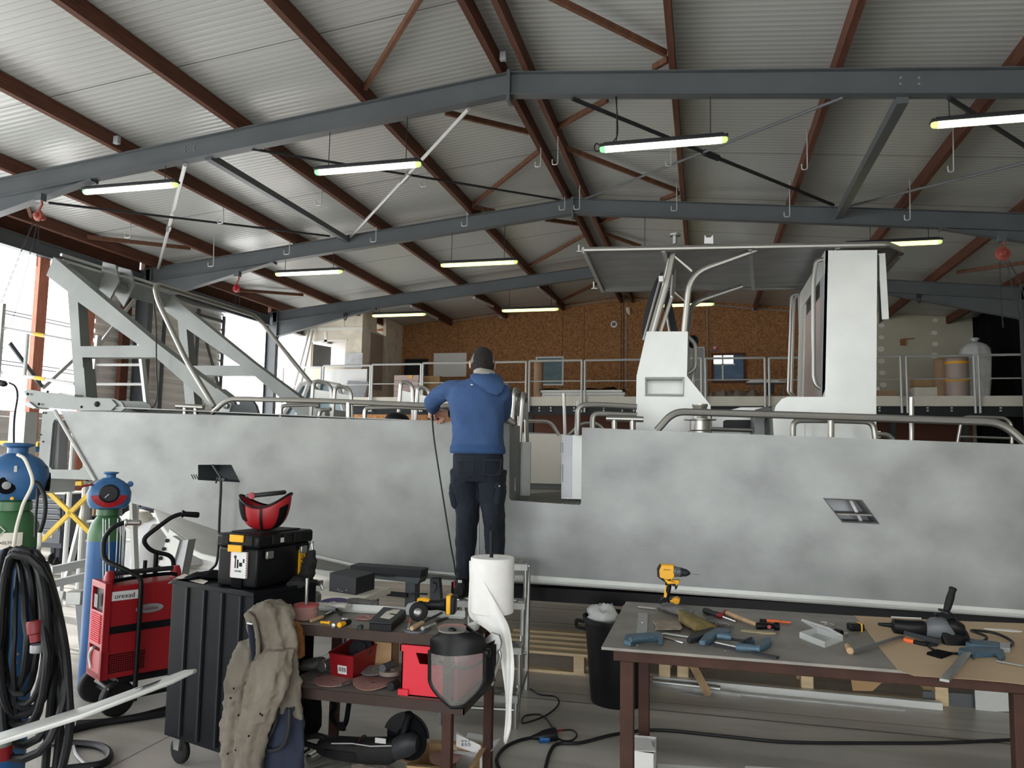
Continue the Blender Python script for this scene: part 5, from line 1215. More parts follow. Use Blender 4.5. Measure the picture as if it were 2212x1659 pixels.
# black bag with straps under the table
c = at(672,1540,Y=3.8); bg_ = thing('black_bag', V((c.x,3.82,0)), 'black bag with dangling straps hanging under the tool table', 'bag')
obj('bag_body', MB().loft([(at(668,y,Y=3.8), V((w,0,0)), V((0,.06,0))) for y, w in ((1478,.03),(1500,.055),(1540,.06),(1570,.055),(1590,.03))],18,p=3), 'black_matt', bg_, disp=.02, dscale=.06)
st1 = [at(x,y,Y=3.85) for x,y in ((700,1492),(712,1505),(722,1525),(716,1545),(722,1562),(738,1572),(747,1560),(752,1530),(757,1495))]
mb = MB(); s_ = spl(st1,4); mb.grid([[p+V((-.014,0,0)), p+V((.014,0,0))] for p in s_], (0,.004,0)); obj('strap', mb, 'black_matt', bg_)
obj('strap_buckle', MB().box(at(728,1578,Y=3.84), at(748,1560,Y=3.86)), 'black', bg_)
# ---- transparent face shield hanging on the table leg ----
fs = thing('face_shield', at(988,1440,Y=3.42), 'black face shield with a clear scratched visor hanging on the tool table', 'face shield')
def fsP(u, v, bulge=.06):   # u across -1..1, v 0 (top) .. 1 (bottom)
    ctr = 989-2*v; ys = 1364+v*163
    wid = 60*(1-.02*abs(v-.3)) if v < .62 else 60*(1-((v-.62)/.38)**1.7*.82)
    if v < .12: wid = 60*(.62+.38*math.sin(v/.12*PI/2))
    p = at(ctr+u*wid, ys, Y=3.44); p.y -= bulge*(1-u*u)*(.6+.4*math.sin(v*PI)); return p
N1, N2 = 20, 22
obj('crown', MB().grid([[fsP(-1+2*i/N1, .0+.28*j/6, .075) for j in range(7)] for i in range(N1+1)], (0,.004,0)), 'black', fs)
obj('visor', MB().grid([[fsP((-1+2*i/N1)*.93, .25+.70*j/N2) for j in range(N2+1)] for i in range(N1+1)], (0,.0015,0)), 'visor', fs)
rim = [fsP(-1, .25+.75*j/20) for j in range(21)]+[fsP(1, 1-.75*j/20) for j in range(21)]
obj('visor_frame', MB().tube(rim, .010, 8), 'black', fs)
obj('side_shield', MB().grid([[fsP(1, .2+.7*j/10)+V((.0+.012*i,.02*i,0)) for j in range(11)] for i in range(4)], (0,.003,0)), 'black', fs)
obj('head_band', MB().tube(spl([fsP(-.8,.42)+V((0,.07,0)), fsP(-.3,.5)+V((0,.1,0)), fsP(.3,.52)+V((0,.1,0)), fsP(.85,.42)+V((0,.07,0))]), .008, 6), 'steel_dark', fs)
obj('pivot_knob', MB().lathe(fsP(1.02,.28), X1, [(0,.02),(.015,.02),(.02,.012)],14), 'black', fs)
# locking clamp hanging at the table end
ck = thing('locking_clamp', at(1065,1400,Y=3.5), 'worn steel locking clamp hanging at the table corner', 'clamp')
P_ = lambda x, y, Y=3.5: at(x,y,Y=Y)
obj('clamp_jaw', MB().prism([P_(x,y) for x,y in ((1044,1386),(1062,1366),(1078,1372),(1083,1388),(1081,1402),(1070,1410),(1065,1402),(1068,1384),(1052,1392))], (0,.02,0)), 'galv', ck, bevel=.003)
obj('clamp_handle', MB().tube(spl([P_(1078,1405),P_(1080,1420),P_(1070,1450),P_(1062,1480)]), [.008]*19, 8), 'galv', ck)
obj('clamp_lever', MB().prism([P_(x,y) for x,y in ((1060,1410),(1074,1414),(1072,1440),(1062,1432))], (0,.012,0)), 'plastic_grey', ck)
# ---- paper roll on a rod ----
c0 = at(1062,1322,Y=3.72); rl = thing('paper_roll', V((c0.x,3.72,TZ)), 'big white paper towel roll on a black upright rod, its end trailing down', 'paper roll')
zt = at(1062,1203,Y=3.72).z; zb_ = at(1062,1322,Y=3.72).z; rr_ = (at(1108,1250,Y=3.72).x-at(1017,1250,Y=3.72).x)/2
obj('roll', MB().lathe(V((c0.x,3.72,zb_)), Z1, [(0,.03),(0,rr_-.004),(.004,rr_),(zt-zb_-.004,rr_),(zt-zb_,rr_-.004),(zt-zb_,.025),(zt-zb_-.01,.022)], 40), 'white_paper', rl)
obj('rod', MB().cyl(V((c0.x+.0,3.72,TZ-.2)), at(1062,1147,Y=3.72), .0095, n=12), 'black', rl)
rows = [((1013,1210),(1022,1210)),((1014,1240),(1036,1238)),((1013,1275),(1052,1270)),((1010,1310),(1070,1300)),((1011,1336),(1084,1325)),((1040,1352),(1096,1342)),((1062,1368),(1103,1365)),((1077,1395),(1107,1395)),
 ((1082,1430),(1111,1425)),((1087,1465),(1111,1460)),((1092,1500),(1107,1495)),((1092,1540),(1104,1535)),((1090,1575),(1106,1570)),((1087,1600),(1098,1598)),((1090,1608),(1093,1608))]
G_ = []
for k, (l, r) in enumerate(rows):
    row = []
    for j in range(11):
        t_ = j/10; yy = 3.72-rr_-.006 if k < 5 else 3.58-.03*math.sin(k*.9)
        if k < 5: yy = 3.72-math.sqrt(max(.0, rr_**2-((l[0]+(r[0]-l[0])*t_-1062)/45.5*rr_)**2))-.004
        row.append(at(l[0]+(r[0]-l[0])*t_, l[1]+(r[1]-l[1])*t_, Y=yy+.012*math.sin(t_*9+k*.8)*(0 if k < 1 else 1)))
    G_.append(row)
o = obj('trailing_sheet', MB().grid(G_, (0,.0012,0)), 'white_paper', rl, sub=2, sharp=80)

# ---- items on the right table ----
d = thing('cordless_drill', tz(1440,1306), 'yellow and black cordless drill standing at the back of the right table', 'drill')
DY = tz(1440,1308).y
D = lambda x, y, o=0: at(x, y, Y=DY+o)
obj('drill_body', MB().prism([D(x,y,-.03) for x,y in ((1422,1222),(1428,1220),(1455,1221),(1457,1246),(1450,1254),(1467,1254),(1468,1260),(1463,1263),(1462,1267),(1458,1261),(1448,1262),(1443,1263),(1432,1250),(1424,1248),(1420,1236))], (0,.06,0)), 'yellow', d, bevel=.008)
obj('rear_cap', MB().prism([D(x,y,-.032) for x,y in ((1419,1228),(1424,1220),(1429,1221),(1424,1232),(1425,1247),(1434,1250),(1436,1258),(1428,1252),(1420,1246))], (0,.064,0)), 'black', d, bevel=.004)
obj('grip', MB().loft([(D(x,y), V((w,0,0)), V((0,.018,0))) for x, y, w in ((1444,1256,.02),(1444,1268,.017),(1442,1280,.016),(1438,1292,.018),(1437,1298,.026))],14,p=2.6), 'black', d)
obj('grip_inlay', MB().prism([D(x,y,-.021) for x,y in ((1437,1266),(1441,1264),(1438,1276),(1441,1284),(1439,1291),(1434,1290),(1435,1276))], (0,.006,0)), 'yellow', d)
obj('trigger', MB().prism([D(x,y,-.01) for x,y in ((1452,1262),(1463,1263),(1464,1267),(1461,1274),(1458,1274),(1457,1266),(1452,1267))], (0,.02,0)), 'black', d, bevel=.003)
obj('torque_collar', MB().lathe(D(1453,1234), D(1480,1237)-D(1453,1234), [(0,.03),(.02,.031),(.022,.028),(.045,.028)],20), 'steel_paint', d)
obj('chuck', MB().lathe(D(1470,1236), D(1496,1239)-D(1470,1236), [(0,.026),(.012,.026),(.015,.022),(.03,.022),(.045,.014),(.055,.006)],20), 'steel_dark', d)
obj('drill_bit', MB().cyl(D(1494,1239), D(1510,1242), .002, n=6), 'galv', d)
obj('battery', MB().prism([D(x,y,-.035) for x,y in ((1425,1298),(1430,1294),(1452,1295),(1456,1298),(1458,1306),(1424,1307))], (0,.07,0)), 'black', d, bevel=.004)
obj('battery_base', MB().prism([D(x,y,-.037) for x,y in ((1446,1297),(1462,1292),(1469,1297),(1467,1305),(1458,1308),(1450,1305))], (0,.074,0)), 'yellow', d, bevel=.004)
text('drill_logo', 'DEWALT', .010, D(1441,1231,-.0315), X1, Z1, 'black', d)
lay2 = lambda a, b, r, m, s, n, cat, fn=tz, r2=None: one(n, MB().tube([fn(*a,r), fn(*b,(r2 or r))], [r, r2 or r], 10), m, s, cat)
lay2((1379,1311),(1424,1316),.009,'chrome','short chrome bar left of the drill','chrome_bar','bar')
# F clamps with blue painted arms
def bar(a, b, w, h, m, dz=.004, fn=tz): return MB().beam(fn(*a,dz), fn(*b,dz), w, h)
cp = thing('bar_clamp', tz(1385,1370), 'blue bar clamp with a flat pale bar at the left end of the right table', 'clamp')
obj('clamp_bar', bar((1386,1378),(1389,1325),.05,.006,''), 'galv', cp)
obj('clamp_arm', MB().prism([tz(x,y) for x,y in ((1347,1393),(1350,1380),(1395,1376),(1426,1374),(1433,1382),(1432,1394),(1423,1395),(1420,1386),(1380,1389),(1362,1397))], (0,0,.022)), 'tool_blue', cp, bevel=.004)
obj('clamp_grip', MB().tube([tz(1362,1382,.03), tz(1408,1377,.028)], .012, 10), 'tool_blue', cp)
obj('rivet', MB().ball(tz(1388,1345,.008), .006, 8, 5), 'chrome', cp)
cp = thing('bar_clamp', tz(1560,1395), 'long dark bar clamp with blue arm and grip in the middle of the right table', 'clamp')
obj('clamp_bar', bar((1520,1388),(1680,1421),.025,.01,''), 'steel_dark', cp)
obj('clamp_arm', MB().prism([tz(x,y) for x,y in ((1510,1395),(1522,1380),(1548,1366),(1578,1370),(1577,1378),(1552,1378),(1538,1392),(1524,1396))], (0,0,.025)), 'tool_blue', cp, bevel=.005)
obj('clamp_grip', MB().tube([tz(1549,1373,.03), tz(1580,1377,.028)], .016, 12), 'tool_blue', cp)
obj('clamp_jaw', MB().prism([tz(x,y) for x,y in ((1484,1388),(1494,1377),(1540,1363),(1544,1370),(1505,1388),(1490,1391))], (0,0,.022)), 'steel_dark', cp, bevel=.004)
obj('clamp_spindle', MB().tube([tz(1576,1380,.02), tz(1618,1386,.02)], .006, 8).tube([tz(1602,1388,.02), tz(1622,1379,.02)], .008, 8), 'steel_dark', cp)
cp = thing('bar_clamp', tz(1630,1395), 'blue clamp with a thick round grip right of the long dark clamp', 'clamp')
obj('clamp_grip', MB().lathe(tz(1589,1398,.018), tz(1640,1402,.018)-tz(1589,1398,.018), [(0,.012),(.01,.018),(.06,.018),(.09,.014),(.1,.018)],14), 'tool_blue', cp)
obj('clamp_arm', MB().prism([tz(x,y) for x,y in ((1638,1408),(1642,1394),(1648,1388),(1664,1384),(1666,1396),(1652,1406))], (0,0,.022)), 'tool_blue', cp, bevel=.004)
obj('clamp_spindle', MB().tube([tz(1545,1388,.012), tz(1592,1398,.014)], .006, 8), 'galv', cp); obj('clamp_block', MB().prism([tz(x,y) for x,y in ((1602,1390),(1628,1384),(1630,1392),(1608,1396))],(0,0,.018)), 'tool_blue', cp)
lay2((1383,1374),(1395,1372),.003,'galv','thin steel pin below the flat clamp bar','steel_pin','pin')
lay2((1400,1372),(1440,1369),.005,'chrome','small T handled wrench left of the clamps','tap_wrench','wrench')
lay2((1433,1377),(1476,1389),.0045,'chrome','thin chrome rod slanting in front of the clamps','chrome_rod','rod')
lay2((1436,1369),(1492,1377),.007,'galv','pale round rod behind the slanting chrome rod','steel_rod','rod')
for i, (x, y, s) in enumerate(((1377,1397,'at the left clamp'),(1567,1411,'below the long clamp'))):
    one('small_screw', MB().lathe(tz(x,y,.003), Z1, [(0,.003),(.006,.003),(.007,.005),(.009,.004)],8), 'chrome', 'tiny shiny screw near the table front edge '+s, 'screw', 'tiny screws')
# gloves and rag
one('grey_rag', MB().grid([[tz(1413+58*i/6+4*math.sin(j), 1362-20*j/5, .004+.012*abs(math.sin(i*1.2+j))) for j in range(6)] for i in range(7)], (0,0,.006)), 'dusty', 'folded light grey rag under the gloves', 'rag', sub=1)
glove(tz(1457,1325,.004), 2.3, 1.05, 'glove_grey', 'dark grey leather glove leaning at the drill foot')
c = tz(1504,1348,.0); mb = MB().loft([(tz(1466,1330,.035),V((.0,.05,0)),V((0,0,.03))),(tz(1490,1340,.035),V((.02,.07,0)),V((0,0,.032))),(tz(1515,1352,.03),V((.03,.08,0)),V((0,0,.026))),(tz(1538,1358,.014),V((.03,.06,0)),V((0,0,.012)))],20)
one('leather_glove', mb, 'leather', 'olive yellow leather glove cuff lying over the grey glove', 'glove', remesh=.005, disp=.012, dscale=.05)
glove(tz(1553,1350,.004), -.3, .62, 'glove_grey', 'greyish knitted glove tip peeping behind the leather cuff')
# screwdriver, hammer
sd = htool((1521,1318),(1556,1330),(1590,1343), .017,.006,'steel_dark','chrome','screwdriver','grey and red handled screwdriver at the back centre','screwdriver', fn=tz)
a = tz(1553,1329,.017); obj('handle_ring', MB().lathe(a, tz(1560,1331,.017)-a, [(0,.017),(.02,.015),(.03,.009)],12), 'red_dark', sd)
hm = thing('hammer', tz(1620,1345), 'wooden handled hammer with black head and red dot', 'hammer')
a, b = tz(1566,1323,.015), tz(1636,1350,.018)
obj('handle', MB().lathe(a, b-a, [(0,.012),(.01,.016),(.06,.014),(.14,.012),((b-a).length,.011)],12), 'wood_handle', hm)
obj('handle_end', MB().lathe(a-(b-a).normalized()*.002, b-a, [(0,.013),(.02,.0175),(.03,.015)],12), 'red_dark', hm)
a, b = tz(1634,1352,.022), tz(1682,1353,.022)
obj('hammer_head', MB().lathe(a, b-a, [(0,.016),(.012,.018),(.03,.017),(.07,.016),(.075,.013),(.085,.013),(.088,.02),((b-a).length,.02)],18), 'black', hm)
obj('red_dot', MB().lathe(tz(1661,1353,.022)+V((0,-.016,.0)), V((0,-1,.3)), [(0,.010),(.003,.009)],14), 'red', hm)
mk = thing('marker_pen', tz(1675,1340), 'orange marker pen with black cap', 'marker')
a, b = tz(1641,1340,.008), tz(1710,1345,.008); L_ = (b-a).length
obj('pen_body', MB().lathe(a.lerp(b,.22), b-a, [(0,.0085),(L_*.4,.0085),(L_*.42,.006),(L_*.76,.005)],12), 'orange', mk); obj('cap', MB().lathe(a, b-a, [(0,.006),(.003,.0085),(L_*.23,.0085)],12), 'black', mk)
def sole(cx, cy, L, ang, m, s, fn=tz, dz=.001):
    c = fn(cx,cy,dz); u = V((math.cos(ang),math.sin(ang),0)); w = V((-u.y,u.x,0)); P = []
    for i in range(28):
        t_ = 2*PI*i/28; x = math.cos(t_); wd = .36*(1 if x > 0 else .78)*(1-.18*math.cos(2*t_)*(-1 if abs(x)<.4 else 0))
        P.append(c+u*x*L/2+w*math.sin(t_)*wd*L/2)
    return one('insole', MB().prism(P, (0,0,.004)), m, s, 'insole')
sole(1638,1366,.165,-.05,'insole','beige insole in front of the hammer'); sole(2166,1362,.17,-.05,'white','white oval insole on the brown paper at right')
# clear plastic case, lid open
pc = thing('plastic_case', tz(1775,1385), 'small clear plastic case standing open on the right table', 'case')
b4 = [tz(1727,1378), tz(1782,1400), tz(1821,1385), tz(1765,1368)]
def openb(P, h, th=.002):
    mb = MB(); hv = Z1*h
    for i in range(4): p, q_ = P[i], P[(i+1)%4]; mb.hexa([p,q_,q_.lerp((P[0]+P[2])/2,.03),p.lerp((P[0]+P[2])/2,.03),p+hv,q_+hv,q_.lerp((P[0]+P[2])/2,.03)+hv,p.lerp((P[0]+P[2])/2,.03)+hv])
    return mb.hexa([P[0],P[1],P[2],P[3]]+[v+Z1*th for v in P])
obj('case_base', openb(b4,.028), 'clear', pc)
hy_ = b4[3]; l4 = [b4[3]+Z1*.028, b4[2]+Z1*.028, at(1790,1355,Y=b4[2].y+.03)+V((.0,0,.0)), at(1733,1337,Y=b4[3].y+.05)]
nv = (l4[1]-l4[0]).cross(l4[3]-l4[0]).normalized()*.012; obj('case_lid', MB().hexa(l4+[v+nv for v in l4]), 'clear', pc)
kr = thing('key_ring', tz(1788,1350), 'steel key ring behind the plastic case', 'key ring'); c = tz(1792,1349,.004)
obj('ring', MB().tube([c+V((.022*math.cos(i*PI/10),.022*math.sin(i*PI/10),0)) for i in range(20)], .003, 6, closed=True), 'chrome', kr); obj('key', MB().box(tz(1774,1346,.002), tz(1786,1343,.005)), 'chrome', kr)
ct = thing('red_black_handle', tz(1818,1368), 'black and dark red round handle behind the plastic case', 'handle'); a, b = tz(1803,1362,.014), tz(1829,1371,.014)
obj('grip', MB().lathe(a, b-a, [(0,.01),(.01,.014),(.05,.014),(.052,.01)],14), 'black', ct); obj('steel_end', MB().lathe(b, b-a, [(-.008,.012),(.002,.012),(.003,.006)],12), 'chrome', ct)
fw = thing('long_file', tz(1880,1392), 'long flat file with wooden handle pointing at the camera', 'file')
a, b = tz(1822,1380,.014), tz(1837,1407,.014); obj('handle', MB().lathe(b, a-b, [(0,.01),(.004,.015),(.05,.014),(.1,.012)],14), 'wood_handle', fw)
obj('blade', bar((1842,1407),(1950,1374),.022,.004,'',.014), 'steel_paint', fw)
tm = thing('tape_measure', tz(1848,1352), 'black and yellow tape measure at the paper edge', 'tape measure'); c = tz(1848,1354,.018)
obj('tape_body', MB().obox(c, V((.036,.008,0)), V((-.006,.024,0)), V((0,0,.018))), 'black', tm, bevel=.008); obj('yellow_band', MB().obox(c+V((.02,.003,.001)), V((.003,.0,0)), V((-.006,.0245,0)), V((0,0,.019))), 'yellow', tm)
# brown paper covering the right end
pp = [tz(x,y,.0015) for x,y in ((1845,1330),(1868,1357),(1900,1400),(1940,1448),(1975,1460),(2030,1464),(2100,1468),(2170,1474),(2240,1482))]+[tz(2400,1400,.0015), tz(2330,1352,.0015), tz(2212,1347,.0015), tz(2100,1343,.0015), tz(1990,1338,.0015)]
pp = [V((min(p.x,1.76), p.y, p.z)) for p in pp]
one('brown_paper', MB().prism(pp, (0,0,.0012)), 'paper_brown', 'large sheet of brown wrapping paper covering the right end of the table', 'paper')
# big grinder with side handle and cable
g = thing('angle_grinder', tz(1990,1370), 'large black and silver angle grinder with upright handle on the brown paper', 'angle grinder')
PY = tz(1990,1385).y; G = lambda x, y, o=0: at(x, y, Y=PY+o)
obj('motor_body', MB().loft([(G(x,y), V((0,0,r)), V((0,r,0))) for x, y, r in ((1926,1352,.02),(1930,1352,.033),(1960,1356,.036),(1995,1358,.038),(2002,1360,.03))],18,p=2.6), 'black', g)
obj('rear_spout', MB().tube([G(1897,1348), G(1926,1351)], [.007,.012], 10), 'black', g)
obj('gear_head', MB().loft([(G(x,y), V((0,0,r)), V((0,r,0))) for x, y, r in ((1998,1360,.034),(2012,1356,.046),(2034,1356,.05),(2052,1362,.046),(2068,1366,.03))],18,p=2.6), 'steel_paint', g, disp=.006, dscale=.03)
obj('wheel_guard', MB().lathe(G(2060,1378,-.02), V((.25,-.9,.35)), [(0,.03),(0,.062),(.022,.064),(.026,.05)],26), 'black', g)
obj('head_cover', MB().loft([(G(x,y,-.01), V((0,0,r)), V((0,r,0))) for x, y, r in ((2040,1352,.03),(2062,1354,.042),(2082,1362,.03))],14), 'black', g)
obj('handle_flange', MB().lathe(G(2043,1326), G(2052,1300)-G(2043,1326), [(0,.02),(.004,.036),(.012,.036),(.016,.02)],20), 'black', g)
obj('side_handle', MB().lathe(G(2044,1322), G(2058,1273)-G(2044,1322), [(0,.014),(.03,.017),(.07,.018),(.1,.015),(.118,.018),(.122,.01)],18), 'rubber', g)
obj('trigger_switch', MB().beam(G(1952,1366,-.03), G(2030,1386,-.05), .02,.02), 'steel_dark', g)
one('cable_loop', MB().tube(spl([G(2020,1325), tz(2060,1350,.06), tz(2100,1392,.02), tz(2160,1402,.01), tz(2188,1388,.01), tz(2150,1368,.02), tz(2098,1362,.03), tz(2130,1375,.02), tz(2120,1385,.01), tz(2075,1378,.02)],7), .0065, 7), 'cable', 'black cable looping to the right of the large grinder', 'cable')
one('cable_loop', MB().tube(spl([tz(2005,1352,.05), tz(2000,1385,.01), tz(2020,1405,.008), tz(2070,1412,.008), tz(2105,1405,.01)],7), .0055, 7), 'cable', 'black cable bend in front of the large grinder', 'cable')
o_ = thing('orange_knife', tz(1965,1385), 'small orange and black cutter in front of the grinder', 'knife'); a, b = tz(1953,1382,.01), tz(1975,1387,.01)
obj('orange_end', MB().lathe(a, b-a, [(0,.007),(.004,.011),(.05,.011)],12), 'orange', o_); obj('black_grip', MB().lathe(b, b-a, [(0,.011),(.05,.010),(.06,.005)],12), 'black', o_)
disc(tz(2003,1392,.002), .045, .004, 'steel_dark', 'thin dark cutting disc beneath the large grinder', 'cutting_disc', grp_cat='cutting disc')
one('black_pad', MB().prism([tz(x,y) for x,y in ((2002,1416),(2033,1425),(2057,1416),(2025,1409))], (0,0,.014)), 'black_matt', 'flat black square foam pad on the brown paper', 'pad')
cp = thing('bar_clamp', tz(2100,1420), 'pale blue bar clamp overhanging the front table edge', 'clamp')
obj('clamp_bar', MB().beam(tz(2096,1405,.02), V(tz(2040,1470,.02)), .032,.01), 'galv', cp)
obj('clamp_arm', MB().prism([tz(x,y,.002) for x,y in ((2070,1418),(2072,1410),(2105,1409),(2150,1410),(2168,1414),(2172,1426),(2160,1430),(2150,1420),(2108,1422),(2104,1428),(2096,1420))], (0,0,.024)), 'tool_blue', cp, bevel=.004)
obj('clamp_spindle', MB().tube([tz(2150,1428,.012), tz(2240,1444,.012)], .005, 8), 'galv', cp)
cp = thing('bar_clamp', tz(2130,1400), 'bright blue clamp lying behind the overhanging clamp', 'clamp')
obj('clamp_arm', MB().prism([tz(x,y,.002) for x,y in ((2086,1399),(2088,1391),(2120,1393),(2160,1398),(2160,1408),(2100,1404))], (0,0,.024)), 'tool_blue', cp, bevel=.004); obj('clamp_grip', MB().prism([tz(x,y,.004) for x,y in ((2160,1398),(2182,1397),(2182,1410),(2160,1409))], (0,0,.02)), 'plastic_grey', cp)
lay2((1925,1333),(1990,1336),.004,'white','white paper scrap behind the grinder','paper_scrap','paper')

# ---- stepladder ----
U_ = V((.99,.139,0)); W_ = V((-.139,.99,0)); L0 = V((-1.585,4.56,0)); LW = .49
LP = lambda u, d, z: L0+U_*u+W_*d+Z1*z
sl = thing('stepladder', LP(.25,.3,0), 'aluminium step stool with four tread plates that the man stands on', 'stepladder')
steps = ((0,.16,.20),(.2,.36,.435),(.40,.56,.675),(.56,.86,.905))
for k, (d0, d1, z) in enumerate(steps):
    mb = MB().hexa([LP(0,d0,z-.045),LP(LW,d0,z-.045),LP(LW,d0+.004,z-.045),LP(0,d0+.004,z-.045),LP(0,d0,z),LP(LW,d0,z),LP(LW,d0+.004,z),LP(0,d0+.004,z)])
    mb.hexa([LP(0,d0,z-.006),LP(LW,d0,z-.006),LP(LW,d1,z-.006),LP(0,d1,z-.006),LP(0,d0,z),LP(LW,d0,z),LP(LW,d1,z),LP(0,d1,z)])
    random.seed(k)
    tr = obj('tread', mb, 'galv', sl)
    mb = MB()
    for i in range(9):
        for j in range(3 if k < 3 else 5): mb.obox(LP(.03+i*.054, d0+.03+j*.05, z+.001), (U_*.016+W_*.008*(1 if (i+j)%2 else -1)), W_*.004, Z1*.0015)
    obj('tread_pattern', mb, 'chrome', tr)
for u in (.015, LW-.015):
    for k, (d, z0, z1) in enumerate(((.02,0,.16),(.22,.2,.39),(.42,.435,.63),(.58,.675,.86))):
        obj('front_post', MB().tube([LP(u,d,z0), LP(u,d,z1)], .014, 10), 'galv', sl)
    obj('stringer', MB().tube([LP(u,.10,.0+.02), LP(u,.72,.86)], .016, 10), 'galv', sl)
    obj('rear_leg', MB().tube([LP(u,.84,.86), LP(u,.80,0)], .016, 10), 'galv', sl)
    obj('base_bar', MB().tube([LP(u,.02,.12), LP(u,.80,.12)], .012, 10), 'galv', sl)
obj('cross_bar', MB().tube([LP(.015,.02,.11), LP(LW-.015,.02,.11)], .012, 10), 'galv', sl); obj('cross_bar', MB().tube([LP(.015,.8,.25), LP(LW-.015,.8,.25)], .012, 10), 'galv', sl)

# ---- supports behind the left table ----
ts = thing('trestle_stand', V((-2.15,5.3,0)), 'grey steel trestle stand under the hull behind the left table', 'stand')
T_ = lambda x, y, Y=5.3: at(x,y,Y=Y)
a, b = T_(757,1234), T_(912,1252); zt = T_(835,1236).z
obj('stand_head', MB().hexa([T_(757,1236),T_(908,1248),T_(908,1248)+V((0,.15,0)),T_(757,1236)+V((0,.15,0)),T_(757,1221),T_(910,1232),T_(910,1232)+V((0,.15,0)),T_(757,1221)+V((0,.15,0))]), 'steel_dark', ts)
obj('head_channel', MB().prism([T_(x,y,5.29) for x,y in ((760,1238),(908,1249),(902,1262),(882,1258),(768,1246))], (0,.16,0)), 'steel_paint', ts)
text('stand_lettering', '(Kentipack)', .035, T_(832,1243,5.285), T_(910,1250)-T_(760,1238), Z1, 'black', ts)
for x0, x1 in ((770,800),(874,906)):
    a, b = T_(x0,1246), T_(x1,1258); obj('post', MB().box((a.x,5.32,0.02),(a.x+.075,5.42,a.z)), 'steel_paint', ts)
obj('brace_bar', MB().beam(T_(795,1278),T_(880,1286),.04,.03), 'steel_dark', ts)
for p, q_ in (((755,1267),(778,1266)),((888,1282),(922,1283))): obj('pull_handle', MB().tube(rnd([T_(p[0],p[1],5.3),T_(p[0],p[1],5.2),T_(q_[0],q_[1],5.2),T_(q_[0],q_[1],5.3)],.02),.007,6), 'steel_dark', ts)
obj('base_plate', MB().box((-2.5,5.2,0),(-1.85,5.55,.02)), 'steel_dark', ts)
ts = thing('support_stand', V((at(940,1280,Y=5.6).x,5.6,0)), 'narrow grey support leg with a hook right of the trestle stand', 'stand')
a = at(928,1248,Y=5.7); b = at(952,1290,Y=5.7); obj('leg_plate', MB().prism([at(x,y,Y=5.7) for x,y in ((929,1250),(948,1250),(954,1330),(928,1330))]+[], (0,.06,0)), 'steel_paint', ts)
a, b = at(928,1330,Y=5.7), at(954,1330,Y=5.7); obj('leg_foot', MB().box((a.x,5.7,0),(b.x,5.76,a.z)), 'steel_paint', ts); obj('hook', MB().tube(spl([at(x,y,Y=5.69) for x,y in ((936,1258),(942,1262),(941,1272),(936,1280))]), .006, 6), 'steel_dark', ts)
sb = thing('perforated_box', at(735,1285,Y=4.75), 'dark grey folded sheet metal box with small holes behind the left table', 'box')
bz = at(740,1284,Y=4.7).z; a, b = at(700,1241,Y=4.7), at(768,1284,Y=4.7)
obj('box_shell', MB().hexa([V((a.x,4.78,bz)),V((b.x,4.7,bz)),V((b.x+.02,4.95,bz)),V((a.x+.02,5.0,bz)),V((a.x,4.78,a.z)),V((b.x,4.7,a.z-.01)),V((b.x+.02,4.95,a.z-.01)),V((a.x+.02,5.0,a.z))]), 'steel_dark', sb)
mb = MB()
for x, y in ((730,1273),(734,1276),(739,1277),(748,1275)): mb.ball(at(x,y,Y=4.705), .004, 6, 4)
obj('small_holes', mb, 'steel_light', sb)
lt = thing('low_bench', V(((a.x+b.x)/2,4.85,0)), 'pale bench top carrying the dark perforated box', 'bench')
obj('bench_top', MB().box((a.x-.05,4.62,bz-.04),(b.x+.1,5.05,bz)), 'mezz_slab', lt)
for x in (a.x, b.x): obj('leg', MB().box((x,4.95,0),(x+.04,4.99,bz-.04)), 'steel_paint', lt)

# ---- black rubbish bin ----
a = at(1337,1512,Z=0); bc = V((a.x+.0,5.36,0)); bn = thing('rubbish_bin', bc, 'black plastic rubbish bin with white waste behind the right table', 'bin')
hb = .56; r0, r1 = .185, .235
obj('bin_body', MB().lathe(bc, Z1, [(0,r0),(.01,r0+.004),(hb*.5,(r0+r1)/2),(hb-.03,r1-.004),(hb-.03,r1+.012),(hb,r1+.012),(hb,r1-.008),(.03,r0-.008)], 36), 'black', bn)
obj('bin_handle', MB().tube(rnd([bc+V((-r1,0,hb-.05)),bc+V((-r1-.06,0,hb-.04)),bc+V((-r1-.06,0,hb-.09)),bc+V((-r1+.01,0,hb-.1))],.02),.012,8), 'black', bn)
c = bc+V((-.11,-.02,hb)); one('waste_bag', MB().ball(c,(.10,.12,.085),22,14), 'bag', 'crumpled white plastic waste sticking out of the bin', 'waste', disp=.12, dscale=.06)
one('cardboard_scrap', MB().box(bc+V((.02,-.05,hb-.1)), bc+V((.035,.1,hb+.06))).box(bc+V((.06,-.1,hb-.1)), bc+V((.075,.06,hb+.03))), 'cardboard', 'brown cardboard scraps standing in the bin', 'cardboard')

